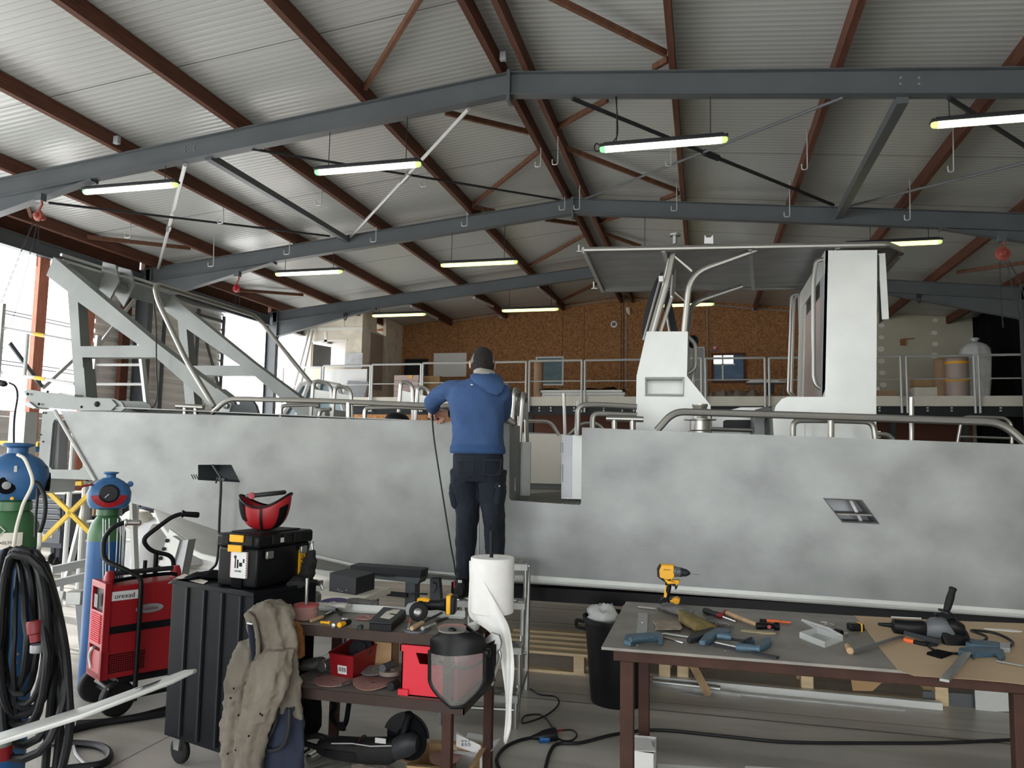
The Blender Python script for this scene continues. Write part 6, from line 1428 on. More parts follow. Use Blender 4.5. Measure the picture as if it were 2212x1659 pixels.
# ---- pallets, bars and plates below and behind the right table ----
def pallet(x0, x1, y0, y1, z, s, n):
    t = thing('wooden_pallet', ((x0+x1)/2,(y0+y1)/2,0), s, 'pallet', 'wooden pallets')
    for i in range(n):
        y = y0+(y1-y0-.08)*i/(n-1); obj('top_board', MB().box((x0,y,z-.02),(x1,y+.08,z)), 'pine', t)
    for x in (x0, (x0+x1)/2-.04, x1-.08):
        for y in (y0+.01, (y0+y1)/2, y1-.1): obj('block', MB().box((x,y,.02),(x+.08,y+.09,z-.02)), 'pine', t)
    for y in (y0+.01, y1-.1): obj('bottom_board', MB().box((x0,y,0),(x1,y+.09,.02)), 'pine', t)
pallet(-1.6, -.25, 5.86, 6.6, .16, 'pale wooden pallet left of the bin under the hull', 5)
pallet(-.2, 1.6, 5.9, 6.5, .16, 'long pale wooden pallet behind the right table', 4)
def fbar(a, b, w, h, m, s, n='aluminium_bar', cat='bar', z=0.0):
    p, q_ = at(a[0],a[1],Z=z+h/2), at(b[0],b[1],Z=z+h/2); return one(n, MB().beam(p,q_,w,h), m, s, cat, 'bars on the floor')
fbar((1412,1466),(2034,1524),.06,.045,'alu','long broad bright aluminium bar on the floor')
fbar((1205,1449),(1600,1500),.03,.02,'galv','thin metal bar reaching left of the bin, nearer one'); fbar((1240,1440),(1560,1475),.035,.03,'alu','pale flat bar just left of the bin, farther one')
fbar((1500,1490),(1955,1534),.02,.01,'galv','thin bar in front of the broad aluminium bar'); lay(1410,1472,1556,1488,.02,'galv','round tube lying before the broad bar','steel_pipe','pipe')
a, b = at(1478,1436,Y=5.85), at(1530,1500,Z=.03); a.z = .26; one('wood_batten', MB().beam(a,b,.045,.03), 'wood_handle', 'short wooden batten leaning from the pallet to the floor', 'batten')
sole(1494,1499,.2,-.15,'plastic_grey','pale grey oval offcut on the floor under the table', lambda x,y,dz: at(x,y,Z=dz))
p = [at(*q_,Y=5.2) for q_ in ((2108,1537),(2196,1537),(2194,1490),(2105,1483))]
yb_ = at(2150,1537,Z=0).y; p = [at(*q_,Y=yb_) for q_ in ((2108,1537),(2196,1537),(2194,1490),(2105,1483))]
one('white_plate', MB().prism(p, (0,.006,0)), 'alu', 'pale rectangular plate leaning near the right table leg', 'plate')
p = [at(*q_,Y=5.5) for q_ in ((1990,1525),(2108,1531),(2106,1500),(1994,1493))]
yb_ = at(2050,1527,Z=0).y; p = [at(*q_,Y=yb_+.03) for q_ in ((1990,1525),(2108,1531),(2106,1500),(1994,1493))]
one('grey_plate', MB().prism(p, (0,.006,0)), 'steel_paint', 'dark grey plate standing behind the pale plate', 'plate')
one('brown_paper_scrap', MB().prism([at(*q_,Y=5.88) for q_ in ((1838,1466),(1842,1492),(1885,1493),(1908,1472))], (0,.02,0)), 'cardboard', 'torn brown paper hanging on the long pallet', 'paper')
wb = openbox('white_carton', at(1352,1680,Z=0), at(1412,1690,Z=0), at(1418,1650,Z=0), at(1364,1645,Z=0), .14, 'white', 'open white carton behind the left leg of the right table', .0)
obj('carton_lid', MB().prism([at(*q_,Z=.145) for q_ in ((1357,1622),(1416,1624),(1404,1597),(1360,1596))], (0,0,.003)), 'white', wb)
for i, (P_l, s) in enumerate(((((1420,1650),(1600,1662),(1590,1690),(1420,1690)),'left'),(((1610,1655),(1700,1660),(1760,1690),(1600,1690)),'right'))):
    one('floor_paper', MB().prism([at(*q_,Z=.001) for q_ in P_l], (0,0,.002)), 'white_paper', 'white sheet on the floor at the bottom edge, '+s+' one', 'paper', 'white sheets on the floor')
# ---- floor cables ----
Fz = lambda r: (lambda q_: at(q_[0], q_[1], Z=r))
one('power_cable', MB().tube(spl([Fz(.01)(q_) for q_ in ((2330,1595),(2210,1597),(2050,1604),(1900,1605),(1700,1603),(1560,1590),(1420,1577),(1330,1586),(1255,1604),(1205,1607),(1188,1625),(1178,1660),(1168,1690))],8), .010, 8), 'cable', 'thick black cable running across the floor under the right table', 'cable')
one('power_cable', MB().tube(spl([Fz(.01)(q_) for q_ in ((1155,1592),(1120,1600),(1090,1615),(1073,1640),(1085,1670),(1120,1690))],8), .010, 8), 'cable', 'black cable arc on the floor by the paper end', 'cable')
one('thin_lead', MB().tube(spl([Fz(.006)(q_) for q_ in ((1146,1488),(1165,1500),(1200,1505),(1206,1522),(1180,1545),(1140,1560),(1127,1560),(1135,1546),(1170,1545),(1192,1570),(1205,1595),(1232,1600),(1246,1588),(1235,1577),(1206,1578))],8), .005, 6), 'cable', 'thin black lead curling on the floor right of the step stool', 'cable')
pl = thing('cable_coupling', at(1178,1590,Z=0), 'black and blue cable plug coupling on the floor', 'plug')
a, b = at(1150,1593,Z=.03), at(1200,1586,Z=.035); L_ = (b-a).length
obj('plug_body', MB().lathe(a, b-a, [(0,.012),(L_*.2,.018),(L_*.45,.03),(L_*.7,.036),(L_,.038)],16), 'black', pl); obj('blue_collar', MB().lathe(a.lerp(b,.3)+V((0,-.012,-.012)), b-a, [(0,.02),(L_*.4,.026)],14), 'blue_paint', pl)
obj('red_tip', MB().tube([at(1201,1580,Z=.03), at(1214,1577,Z=.02)], [.009,.006], 8), 'red', pl)
# ================= LEFT SIDE: CYLINDERS, WELDER, CABINET =================
def cylinder(cx, cy, z0, top, r, label, near):
    t = thing('gas_cylinder', V((cx,cy,z0)), label, 'gas cylinder')
    o = V((cx,cy,z0)); hn = top-z0; zs = top-.36 if near else top-.36   # height where the green shoulder starts
    sh = hn-.49; 
    obj('cylinder_body', MB().lathe(o, Z1, [(0,r*.9),(.02,r),(sh,r)],36), 'blue_paint', t)
    obj('shoulder', MB().lathe(o, Z1, [(sh,r*1.001),(sh+.05,r*.99),(sh+.11,r*.86),(sh+.155,r*.62),(sh+.175,r*.46)],36), 'green_paint', t)
    obj('neck_collar', MB().lathe(o, Z1, [(sh+.165,r*.52),(sh+.17,r*.62),(sh+.21,r*.6),(sh+.22,r*.5)],24), 'green_paint', t)
    return t, o, sh
# nearer one
t, o, sh = cylinder(-3.155, 2.95, 0, 1.672, .122, 'big blue and green gas cylinder with a rounded blue cap at the left edge', True)
zc = 1.672-.49+.22; f = (V((0,0,1.6))-V((-3.155,2.95,1.6))).normalized(); f.z = 0; sx = f.cross(Z1)*-1
def capmesh(o, zc, r, k=1.0):
    return MB().loft([(o+Z1*(zc+h*k), sx*a_*r, f*b_*r) for h, a_, b_ in ((0,.70,.74),(.02,.86,.9),(.06,1.02,1.06),(.11,1.12,1.1),(.15,1.05,1.04),(.185,.82,.86),(.205,.55,.55),(.215,.42,.42))], 28, p=2.4)
obj('valve_cap', capmesh(o, zc, .122), 'blue_cap', t, bevel=0)
obj('cap_knob', MB().lathe(o+Z1*(zc+.21), Z1, [(0,.042),(.03,.042),(.034,.05),(.04,.066),(.048,.068),(.054,.055),(.056,.0)],24), 'blue_cap', t)
cc = o+Z1*(zc+.07)+f*.122*1.0+sx*-.035
obj('gauge_opening', MB().lathe(cc, f, [(-.03,.036),(.006,.04),(.008,.034)],24), 'black_matt', t); obj('gauge_face', MB().lathe(cc+f*.006, f, [(0,.016),(.008,.018),(.01,.012)],18), 'plastic_grey', t)
obj('cap_outlet', MB().lathe(o+Z1*(zc+.08)+sx*.118, sx, [(0,.045),(.02,.045),(.022,.032)],18), 'black_matt', t)
obj('cap_handle_slot', MB().obox(cc+Z1*.075+sx*.03+f*.004, sx*.006, f*.006, Z1*.014), 'steel_light', t)
mb = MB()
for i in range(3): mb.ball(o+Z1*(zc+.165-i*.008)+sx*(.085+i*.014)+f*.06, .007, 8, 5)
obj('vent_holes', mb, 'black_matt', t)
obj('yellow_dot', MB().lathe(cc-Z1*.06+sx*.025+f*.001, f, [(0,.008),(.003,.007)],12), 'yellow', t)
# paper label curved on the shoulder
def wrap(o, r, a0, a1, z0, z1, m, n, par, off=.002, taper=1.0):
    mb = MB().grid([[o+(f*math.cos(a_)+sx*math.sin(a_))*(r*(1 if j == 0 else taper)+off)+Z1*(z0 if j == 0 else z1) for j in range(2)] for a_ in [a0+(a1-a0)*i/10 for i in range(11)]]); return obj(n, mb, m, par)
wrap(o, .122, -.75, .35, sh+.0, sh+.075, 'mezz_slab', 'paper_label', t, .003, .985)
lz = o+Z1*(sh+.03)+f*.127
text('label_text', 'EXELTOP', .018, lz+sx*-.018+f*.002, sx, Z1, 'black', t, .0003)
dcen = o+f*.124+sx*-.055+Z1*(sh+.085); obj('green_diamond', MB().prism([dcen+sx*.03, dcen+Z1*.03, dcen-sx*.03, dcen-Z1*.03], f*.003), 'putty', t); obj('diamond_inner', MB().prism([dcen+sx*.024+f*.003, dcen+Z1*.024+f*.003, dcen-sx*.024+f*.003, dcen-Z1*.024+f*.003], f*.0015), 'green_paint', t)
# farther one behind the welder
t, o2, sh2 = cylinder(-3.97, 4.46, .03, 1.512, .118, 'second blue and green gas cylinder with a red striped cap behind the welder', False)
f2 = (V((0,0,1.5))-V((-3.97,4.46,1.5))); f2.z = 0; f2.normalize(); sx2 = f2.cross(Z1)*-1
zc2 = sh2+.215
cp_ = [(-.06,0),(.06,0),(.10,.02),(.125,.07),(.13,.12),(.15,.14),(.165,.165),(.15,.185),(.125,.18),(.10,.165),(.06,.20),(.04,.215),(-.04,.215),(-.07,.20),(-.11,.16),(-.13,.11),(-.125,.06),(-.10,.02)]
obj('valve_cap', MB().loft([(o2+Z1*(zc2+h), sx2*a_, f2*b_) for h, a_, b_ in ((0,.10,.085),(.01,.118,.098),(.05,.134,.10),(.11,.136,.10),(.155,.118,.088),(.185,.085,.07),(.208,.045,.045))],28,p=3.0), 'blue_cap', t)
obj('cap_knob', MB().lathe(o2+Z1*(zc2+.205), Z1, [(0,.034),(.025,.034),(.03,.04),(.034,.052),(.042,.05),(.045,.02)],22), 'blue_cap', t)
gc = o2+Z1*(zc2+.105)+f2*.098
obj('gauge_rim', MB().lathe(gc-f2*.01, f2, [(0,.06),(.012,.062),(.015,.055)],26), 'black', t); obj('gauge_face', MB().lathe(gc+f2*.004, f2, [(0,.052),(.003,.05),(.004,.0)],24), 'steel_dark', t); obj('gauge_needle', MB().obox(gc+f2*.009+sx2*-.015-Z1*.015, (sx2+Z1)*.012, f2*.001, (Z1-sx2)*.002), 'steel_light', t)
mb = MB()
for k in range(9):
    a_ = PI+.15+(PI-.3)*k/8
    if k: 
        p0, p1 = gc+f2*-.002, gc
        A0, A1 = aprev, a_
        P = [gc+f2*.002+sx2*math.cos(A0)*.066+Z1*math.sin(A0)*.062, gc+f2*.002+sx2*math.cos(A1)*.066+Z1*math.sin(A1)*.062, gc+f2*-.008+sx2*math.cos(A1)*.112+Z1*math.sin(A1)*.095, gc+f2*-.008+sx2*math.cos(A0)*.112+Z1*math.sin(A0)*.095]
        mb.prism(P, f2*.008)
    aprev = a_
obj('red_stripe', mb, 'red', t)
obj('cap_ear', MB().lathe(o2+Z1*(zc2+.165)+sx2*.125, f2, [(-.02,.02),(.02,.02),(.022,.012)],14), 'blue_cap', t); obj('red_strap', MB().tube([o2+Z1*(zc2+.165)-sx2*.10+f2*.05, o2+Z1*(zc2+.155)-sx2*.16+f2*.05, o2+Z1*(zc2+.14)-sx2*.175+f2*.05],.008,6), 'red_dark', t)
mb = MB()
for i in range(3):
    for j in range(2): mb.obox(o2+Z1*(zc2+.178-j*.014)+sx2*(-.03+i*.03)+f2*.068, sx2*.009, f2*.004, Z1*.003)
obj('vent_slots', mb, 'black_matt', t)
wrapo = MB().obox(o2+Z1*(sh2+.07)+sx2*.075+f2*.085, sx2*.028, f2*.002, Z1*.035); obj('paper_label', wrapo, 'plastic_grey', t)
# filler rods standing by the cylinder
RY = 4.22
for i, (x, y0, y1) in enumerate(((223,1120,1255),(228,1122,1258),(236,1120,1258),(255,1120,1260),(262,1122,1258),(267,1122,1258),(270,1122,1250))):
    a, b = at(x,y0,Y=RY), at(x-(6 if i > 2 else 0),y1,Y=RY)
    one('filler_rod', MB().tube([a,b+(b-a).normalized()*.2],.0035,6), 'galv', 'thin bright filler rod before the second cylinder, '+['leftmost','second from left','third from left','middle','third from right','second from right','rightmost'][i], 'rod', 'filler rods')
# white hose of the near cylinder
nh = thing('white_gas_hose', V((-3.1,2.8,1.2)), 'white hose running down from the near cylinder cap into the cable coil', 'hose')
hp_ = [(38,982),(52,990),(62,1010),(70,1035),(67,1055),(52,1085),(44,1110),(36,1140),(29,1184)]
obj('hose', MB().tube(spl([at(x,y,Y=2.76) for x,y in hp_],5), .0075, 8), 'mezz_slab', nh)
bh = thing('black_gas_hose', V((-3.0,2.8,1.0)), 'black hose with pale lower sleeve beside the near cylinder', 'hose')
obj('hose', MB().tube(spl([at(x,y,Y=2.78) for x,y in ((72,1040),(84,1046),(95,1068),(98,1095),(94,1125),(86,1150))],5), .009, 8), 'cable', bh)
obj('pale_sleeve', MB().tube(spl([at(x,y,Y=2.78) for x,y in ((86,1150),(85,1178),(80,1200),(68,1225))],5), .009, 8), 'mezz_slab', bh)
one('thin_black_hose', MB().tube(spl([at(x,y,Y=2.8) for x,y in ((82,1055),(80,1085),(77,1120),(76,1160))],4), .006, 7), 'cable', 'thin straight black hose left of the curved one', 'hose')
# coil of cables hung on the cylinder
cy_ = 2.72
def loop(cx, top, bot, wl, wr, r, s, Y=2.72, m='cable'):
    pts = []
    for i in range(25):
        a_ = 2*PI*i/25; c_, s_ = math.cos(a_), math.sin(a_)
        h = (top+bot)/2+(bot-top)/2*-c_
        w = (wr if s_ > 0 else wl)*abs(s_)**.75*(1 if c_ < 0 else .85)
        pts.append(at(cx+math.copysign(w,s_), h, Y=Y+.05*math.sin(a_*2+cx)))
    return one('cable_loop', MB().tube(pts, r, 8, closed=True), m, s, 'cable', 'cable loops hung on the near cylinder')
LS = [(45,1185,1568,52,58,.015,'outer thick loop, widest'),(40,1190,1545,44,72,.017,'thick loop reaching far right'),(50,1192,1520,50,48,.013,'middle loop'),(42,1196,1500,36,40,.013,'inner loop'),(36,1188,1610,30,98,.018,'long loop at the right'),
 (30,1198,1640,28,116,.017,'longest loop at the right'),(20,1186,1500,30,40,.014,'left loop behind'),(52,1200,1575,24,50,.011,'narrow slack loop'),(28,1192,1470,40,52,.014,'short loop'),(60,1188,1530,60,62,.013,'loop hanging foremost')]
for i, (cx, tp_, bt, wl, wr, r, s) in enumerate(LS): loop(cx, tp_, bt, wl, wr, r, 'black cable loop on the near cylinder, '+s, 2.66+.018*(i%5))
for i, (pts, r) in enumerate(((((95,1215),(120,1300),(140,1400),(148,1500),(150,1580),(130,1680)),.017),(((85,1230),(105,1330),(118,1430),(108,1540),(95,1690)),.016),(((100,1240),(128,1330),(120,1420),(132,1540),(118,1680)),.015))):
    one('hanging_cable', MB().tube(spl([at(x,y,Y=2.7+.02*i) for x,y in pts],5), r, 8), 'cable', 'thick black cable hanging down to the floor, '+['rightmost','leftmost','middle'][i], 'cable', 'cables hanging to the floor')
pl = thing('red_plug', at(80,1370,Y=2.62), 'red and grey power plug hanging among the black cables', 'plug')
a = at(76,1340,Y=2.62); obj('plug_body', MB().lathe(a, at(80,1392,Y=2.62)-a, [(0,.03),(.01,.034),(.05,.032),(.055,.026),(.085,.024)],18), 'red_dark', pl); b = at(80,1392,Y=2.62); obj('plug_ring', MB().lathe(b, V((0,0,-1)), [(0,.023),(.004,.025),(.03,.024),(.035,.015)],16), 'plastic_grey', pl)
pl = thing('red_plug', at(8,1620,Y=2.62), 'red plug at the bottom left corner', 'plug'); a = at(6,1590,Y=2.6); obj('plug_cap', MB().lathe(a, V((.15,0,-1)), [(0,.03),(.04,.03),(.045,.025)],16), 'plastic_grey', pl); obj('plug_body', MB().lathe(a+V((.006,0,-.04)), V((.15,0,-1)), [(0,.032),(.05,.03),(.055,.02)],16), 'red', pl)
a = at(28,1430,Y=2.8); one('cylinder_hook', MB().tube(rnd([at(40,1412,Y=2.8),at(29,1414,Y=2.78),at(29,1430,Y=2.78),at(36,1430,Y=2.8)],.01),.006,6), 'galv', 'small metal hook on the near cylinder between the cables', 'hook')
# floor cables near the cylinder
one('flat_hose', MB().tube(spl([Fz(.02)(q_) for q_ in ((360,1540),(300,1550),(220,1562),(150,1578),(112,1592),(120,1605),(170,1606),(215,1612),(236,1628),(220,1650),(150,1660),(60,1672))],7), .020, 8), 'cable', 'flattened black hose curving on the floor by the cylinder', 'hose')
one('grey_lead', MB().tube(spl([Fz(.012)(q_) for q_ in ((158,1605),(165,1630),(190,1655),(215,1672))],5), .009, 7), 'plastic_grey', 'shiny grey lead at the bottom left', 'cable')
one('black_hose', MB().tube(spl([Fz(.02)(q_) for q_ in ((360,1530),(300,1546),(240,1556),(165,1562))],6), .016, 8), 'cable', 'straight black hose from the cabinet to the welder wheel', 'hose')
# pale bar in the foreground, clamped
pb = thing('foreground_bar', at(200,1525,Y=2.75), 'long pale dusty metal bar sloping across the left foreground', 'bar')
a, b = at(-60,1615,Y=2.45), at(421,1450,Y=2.9); d_ = (b-a).normalized()
obj('bar_body', MB().loft([(a,V((0,.05,.012)),Z1*.013),(a.lerp(b,.5)+Z1*-.012,V((0,.048,.012)),Z1*.013),(a.lerp(b,.92),V((0,.04,.01)),Z1*.012),(b,V((0,.012,0)),Z1*.008)],16,p=5), 'alu', pb)
q = a.lerp(b,.78); obj('dark_patch', MB().obox(q+Z1*.0125, d_*.035, V((0,.032,0)), Z1*.001), 'steel_dark', pb)
obj('bar_support', MB().box((a.x+.02,a.y-.05,0),(a.x+.07,a.y+.05,a.z-.012)), 'steel_dark', pb)
# ---- welder on its cart ----
wd = thing('welding_machine', V((-3.6,4.2,0)), 'red welding machine on a black two wheeled cart', 'welding machine')
A = at(218.6,1471,Z=.24); B = at(364,1444,Z=.24); C_ = at(172,1461,Z=.24)
ex_ = (B-A); ex_.z = 0; ey_ = (C_-A); ey_.z = 0
Wd, Dp = ex_.length*1.25, ey_.length; ex_.normalize(); ey_ = (ey_-ex_*ey_.dot(ex_)).normalized()
HT = .56
wp = lambda u, v, h: A+ex_*u+ey_*v+Z1*h     # u along the long side, v across the front face, h up
Dp = .235
def wbox(u0, u1, v0, v1, h0, h1, m, n, par=wd, **k):
    return obj(n, MB().hexa([wp(u0,v0,h0),wp(u1,v0,h0),wp(u1,v1,h0),wp(u0,v1,h0),wp(u0,v0,h1),wp(u1,v0,h1),wp(u1,v1,h1),wp(u0,v1,h1)]), m, par, **k)
wbox(.02, Wd, 0, Dp, 0, HT, 'red', 'casing', bevel=.006)
wbox(-.012, .03, -.006, Dp+.006, .0, .17, 'red', 'front_frame'); 
obj('front_frame', MB().prism([wp(-.012,-.006,0),wp(-.012,Dp+.006,0),wp(-.012,Dp+.006,HT+.02),wp(-.012,-.006,HT+.02)], ex_*.04, [[wp(-.012,.025,.04),wp(-.012,Dp-.025,.04),wp(-.012,Dp-.025,.19),wp(-.012,.025,.19)],[wp(-.012,.02,.40),wp(-.012,Dp-.02,.40),wp(-.012,Dp-.02,HT-.02),wp(-.012,.02,HT-.02)]]), 'red', wd, bevel=.004)
wbox(.012, .02, .03, Dp-.03, .04, .19, 'steel_dark', 'connector_panel'); wbox(.008, .015, .02, Dp-.02, .40, HT-.03, 'black', 'control_panel')
mb = MB()
for i in range(14): z = .215+i*.0125; mb.hexa([wp(-.02,.03,z),wp(-.02,Dp-.03,z),wp(-.01,Dp-.03,z),wp(-.01,.03,z),wp(-.02,.03,z+.006),wp(-.02,Dp-.03,z+.006),wp(-.01,Dp-.03,z+.006),wp(-.01,.03,z+.006)])
obj('grille_slats', mb, 'red_box', wd)
obj('cable_arc', MB().tube(spl([wp(-.012,.13,.18),wp(-.018,.17,.14),wp(-.018,.175,.10),wp(-.012,.15,.05)]), .01, 8), 'steel_light', wd)
wbox(-.016,-.008,Dp-.13,Dp-.07,.42,.50,'steel_paint','display_panel')
wbox(.03, Wd, -.003, .0, .27, .315, 'black', 'side_stripe'); mb = MB()
for i in range(16):
    for j in range(9): mb.hexa([wp(.035+i*.0135,-.002,.035+j*.013),wp(.045+i*.0135,-.002,.035+j*.013),wp(.045+i*.0135,-.0,.035+j*.013),wp(.035+i*.0135,-.0,.035+j*.013),wp(.035+i*.0135,-.002,.042+j*.013),wp(.045+i*.0135,-.002,.042+j*.013),wp(.045+i*.0135,0,.042+j*.013),wp(.035+i*.0135,0,.042+j*.013)])
obj('vent_grille', mb, 'black_matt', wd)
wbox(.03,.185,-.0035,-.0005,.47,.525,'white','shop_sticker'); text('sticker_text','orexad',.042,wp(.105,-.0045,.495),ex_,Z1,'black',wd)
cc = wp(.26,-.003,.40); mb = MB().prism([cc+ex_*.085*math.cos(i*PI/14)+Z1*(.028*math.sin(i*PI/14)+.012*math.cos(i*PI/14)*0) for i in range(28)], ey_*-.001); obj('logo_oval', mb, 'plastic_grey', wd)
text('logo_text','Fronius',.034,cc-ey_*.0025,ex_,Z1,'red_dark',wd)
obj('top_handle', MB().tube(rnd([wp(.04,Dp*.5,HT),wp(.05,Dp*.5,HT+.06),wp(Wd-.05,Dp*.5,HT+.06),wp(Wd-.02,Dp*.5,HT)],.03,4), .016, 10), 'steel_dark', wd)
for u in (.03, Wd-.06): obj('handle_bracket', MB().loft([(wp(u+.02,Dp*.5,HT-.01),ex_*.035,ey_*.04),(wp(u+.02,Dp*.5,HT+.045),ex_*.03,ey_*.03),(wp(u+.02,Dp*.5,HT+.075),ex_*.02,ey_*.02)],14,p=3), 'red', wd)
obj('black_strap', MB().tube(spl([wp(.06,Dp*.3,HT+.02),wp(.2,Dp*.3,HT+.03),wp(.4,Dp*.4,HT+.03),wp(Wd-.05,Dp*.3,HT+.02)]),.012,8), 'black_matt', wd)
# cart frame tubes, handles, wheels
def wt(pts, r=.013, m='black', n='cart_tube', rr=.06): return obj(n, MB().tube(rnd(pts,rr,5), r, 10), m, wd)
wt([wp(.19,-.03,-.15),wp(.19,-.03,.52),wp(.19,-.02,HT+.04),wp(.08,.05,HT+.11),wp(.02,.16,HT+.14),wp(.02,.18,HT+.28),wp(.07,.15,HT+.36),wp(.16,.12,HT+.38)], .015)
obj('left_grip', MB().lathe(wp(.12,.13,HT+.375), wp(.22,.1,HT+.37)-wp(.12,.13,HT+.375), [(0,.018),(.006,.024),(.016,.024),(.02,.018),(.09,.019),(.1,.012)],14), 'chrome', wd)
wt([wp(.50,.25,HT-.1),wp(.50,.25,HT+.12),wp(.36,.3,HT+.16),wp(.30,.3,HT+.24),wp(.38,.28,HT+.31),wp(.48,.26,HT+.39),wp(.56,.24,HT+.41)], .015)
obj('right_grip', MB().lathe(wp(.53,.25,HT+.405), wp(.68,.2,HT+.39)-wp(.53,.25,HT+.405), [(0,.017),(.006,.026),(.018,.026),(.022,.018),(.11,.021),(.12,.015)],14), 'black', wd)
wt([wp(.33,.3,HT+.1),wp(.33,.3,-.05)], .013); wt([wp(.40,.3,HT+.14),wp(.40,.3,-.05)], .016)
wt([wp(.05,.24,-.06),wp(.05,-.02,-.06)], .012, rr=0); wt([wp(.19,-.03,-.12),wp(.5,-.03,-.12),wp(.6,.1,-.1)], .014)
obj('cart_base', MB().hexa([wp(.1,0,-.04),wp(.62,0,-.04),wp(.62,.42,-.04),wp(.1,.42,-.04),wp(.1,0,-.015),wp(.62,0,-.015),wp(.62,.42,-.015),wp(.1,.42,-.015)]), 'black', wd)
def wheel(c, ax, r, w, par, hub='steel_dark', tyre='rubber'):
    ax = V(ax).normalized(); o_ = obj('wheel', MB().lathe(c-ax*w/2, ax, [(0,r*.55),(0,r*.86),(w*.15,r*.97),(w*.5,r),(w*.85,r*.97),(w,r*.86),(w,r*.55)],30), tyre, par)
    obj('hub', MB().lathe(c-ax*w*.42, ax, [(0,r*.2),(.0,r*.56),(w*.84,r*.56),(w*.84,r*.2)],22), hub, o_); return o_
c = at(234,1553,Z=0); wc = V((c.x+.01, c.y+.05, .108)); wheel(wc, ey_+ex_*-.15, .108, .06, wd); wheel(wc+ex_*.42, ey_, .105, .05, wd)
obj('axle', MB().cyl(wc, wc+ey_*.4, .01), 'steel_dark', wd); wheel(wc+ey_*.38, ey_, .108, .06, wd)
# ---- black cabinet on castors ----
cb = thing('rolling_cabinet', V((-2.5,3.7,0)), 'tall black sheet metal cabinet on castors with vertical strips', 'cabinet')
tl, tr = at(373,1253,Z=.95), at(548,1281,Z=.95); tb_ = at(655,1262,Z=.95)
ux = (tr-tl); ux.z = 0; CW = ux.length; ux.normalize(); uy = V((-ux.y,ux.x,0)); CD = .42
bp = lambda u, v, h: tl+ux*u+uy*v+Z1*(h-.95)
def cbox(u0,u1,v0,v1,h0,h1,m,n,par=cb,**k): return obj(n, MB().hexa([bp(u0,v0,h0),bp(u1,v0,h0),bp(u1,v1,h0),bp(u0,v1,h0),bp(u0,v0,h1),bp(u1,v0,h1),bp(u1,v1,h1),bp(u0,v1,h1)]), m, par, **k)
cbox(0,CW,0,CD,.15,.93,'cabinet','cabinet_body',bevel=.004)
obj('top_tray', MB().prism([bp(-.005,-.005,.93),bp(CW+.005,-.005,.93),bp(CW+.005,CD,.93),bp(-.005,CD,.93)], Z1*.02, [[bp(.01,.01,.93),bp(CW-.01,.01,.93),bp(CW-.01,CD-.01,.93),bp(.01,CD-.01,.93)]]), 'cabinet', cb)
for i in range(4): 
    u = .135+i*.14
    if u < CW: cbox(u,u+.006,-.012,.0,.17,.925,'steel_dark','edge_strip'); cbox(u-.018,u,-.004,.0,.17,.925,'black','painted_shadow_strip')  # black strips stand in for the shadow beside each edge strip
for u, v in ((.06,.06),(CW-.07,.06),(.06,CD-.08),(CW-.07,CD-.08)):
    q = bp(u,v,.075); cs = obj('castor_fork', MB().hexa([q+ux*a_+uy*b_+Z1*c_ for a_,b_,c_ in ((-.02,-.028,0),(.02,-.028,0),(.02,.028,0),(-.02,.028,0),(-.03,-.03,.075),(.03,-.03,.075),(.03,.03,.075),(-.03,.03,.075))]), 'galv', cb)
    w_ = wheel(q+ux*.0-Z1*.005, uy, .07, .03, cb, 'plastic_grey'); 
# things on the cabinet: toolbox, helmet, gloves, papers
CT = .932
def ct_(x, y, dz=0): return at(x, y, Z=CT+dz)
pa = ct_(553,1274); 
tb = thing('tool_box', pa, 'black plastic tool box with yellow trim standing on the cabinet', 'tool box')
pb_, pc_ = ct_(473,1262), ct_(672,1248)
e1 = (pc_-pa); e1.z = 0; TL = e1.length; e1.normalize(); e2 = V((-e1.y,e1.x,0)); TD = abs((pb_-pa).dot(e2))
if TD < .2: TD = .27
TL = min(TL,.52); TH = .275
bb = lambda u, v, h: pa+e1*u+e2*v+Z1*h
def tbx(u0,u1,v0,v1,h0,h1,m,n,par=tb,**k): return obj(n, MB().hexa([bb(u0,v0,h0),bb(u1,v0,h0),bb(u1,v1,h0),bb(u0,v1,h0),bb(u0,v0,h1),bb(u1,v0,h1),bb(u1,v1,h1),bb(u0,v1,h1)]), m, par, **k)
tbx(.008,TL-.008,.008,TD-.008,0,TH-.07,'black','box_body',bevel=.012)
ld = tbx(-.004,TL+.004,-.004,TD+.004,TH-.07,TH,'black','lid',bevel=.016)
tbx(.06,TL-.06,.04,TD-.04,TH,TH+.008,'rubber','lid_pad',bevel=.006)
for u in (.1,TL*.5-.03,TL-.17): tbx(u,u+.06,-.012,.0,TH-.055,TH-.005,'rubber','lid_rib',ld,bevel=.004)
for v in (.03,.19): tbx(-.012,.0,v,v+.05,TH-.055,TH-.005,'rubber','lid_rib',ld,bevel=.004)
for u in (.05,TL-.12): tbx(u,u+.05,-.022,-.004,TH-.125,TH-.085,'galv','latch',bevel=.004)
tbx(-.014,-.004,.09,.185,TH-.04,TH-.002,'yellow','carry_handle',bevel=.004); tbx(-.015,-.005,.1,.19,TH-.09,TH-.055,'yellow','warning_sticker')
tbx(-.001,.009,.07,.18,.05,.185,'white','hazard_label'); 
mb = MB()
for v0, v1, h0, h1 in ((.14,.155,.15,.165),(.142,.15,.1,.15),(.125,.135,.10,.145),(.10,.12,.11,.13),(.085,.095,.13,.15)): mb.hexa([bb(-.002,v0,h0),bb(.001,v0,h0),bb(.001,v1,h0),bb(-.002,v1,h0),bb(-.002,v0,h1),bb(.001,v0,h1),bb(.001,v1,h1),bb(-.002,v1,h1)])
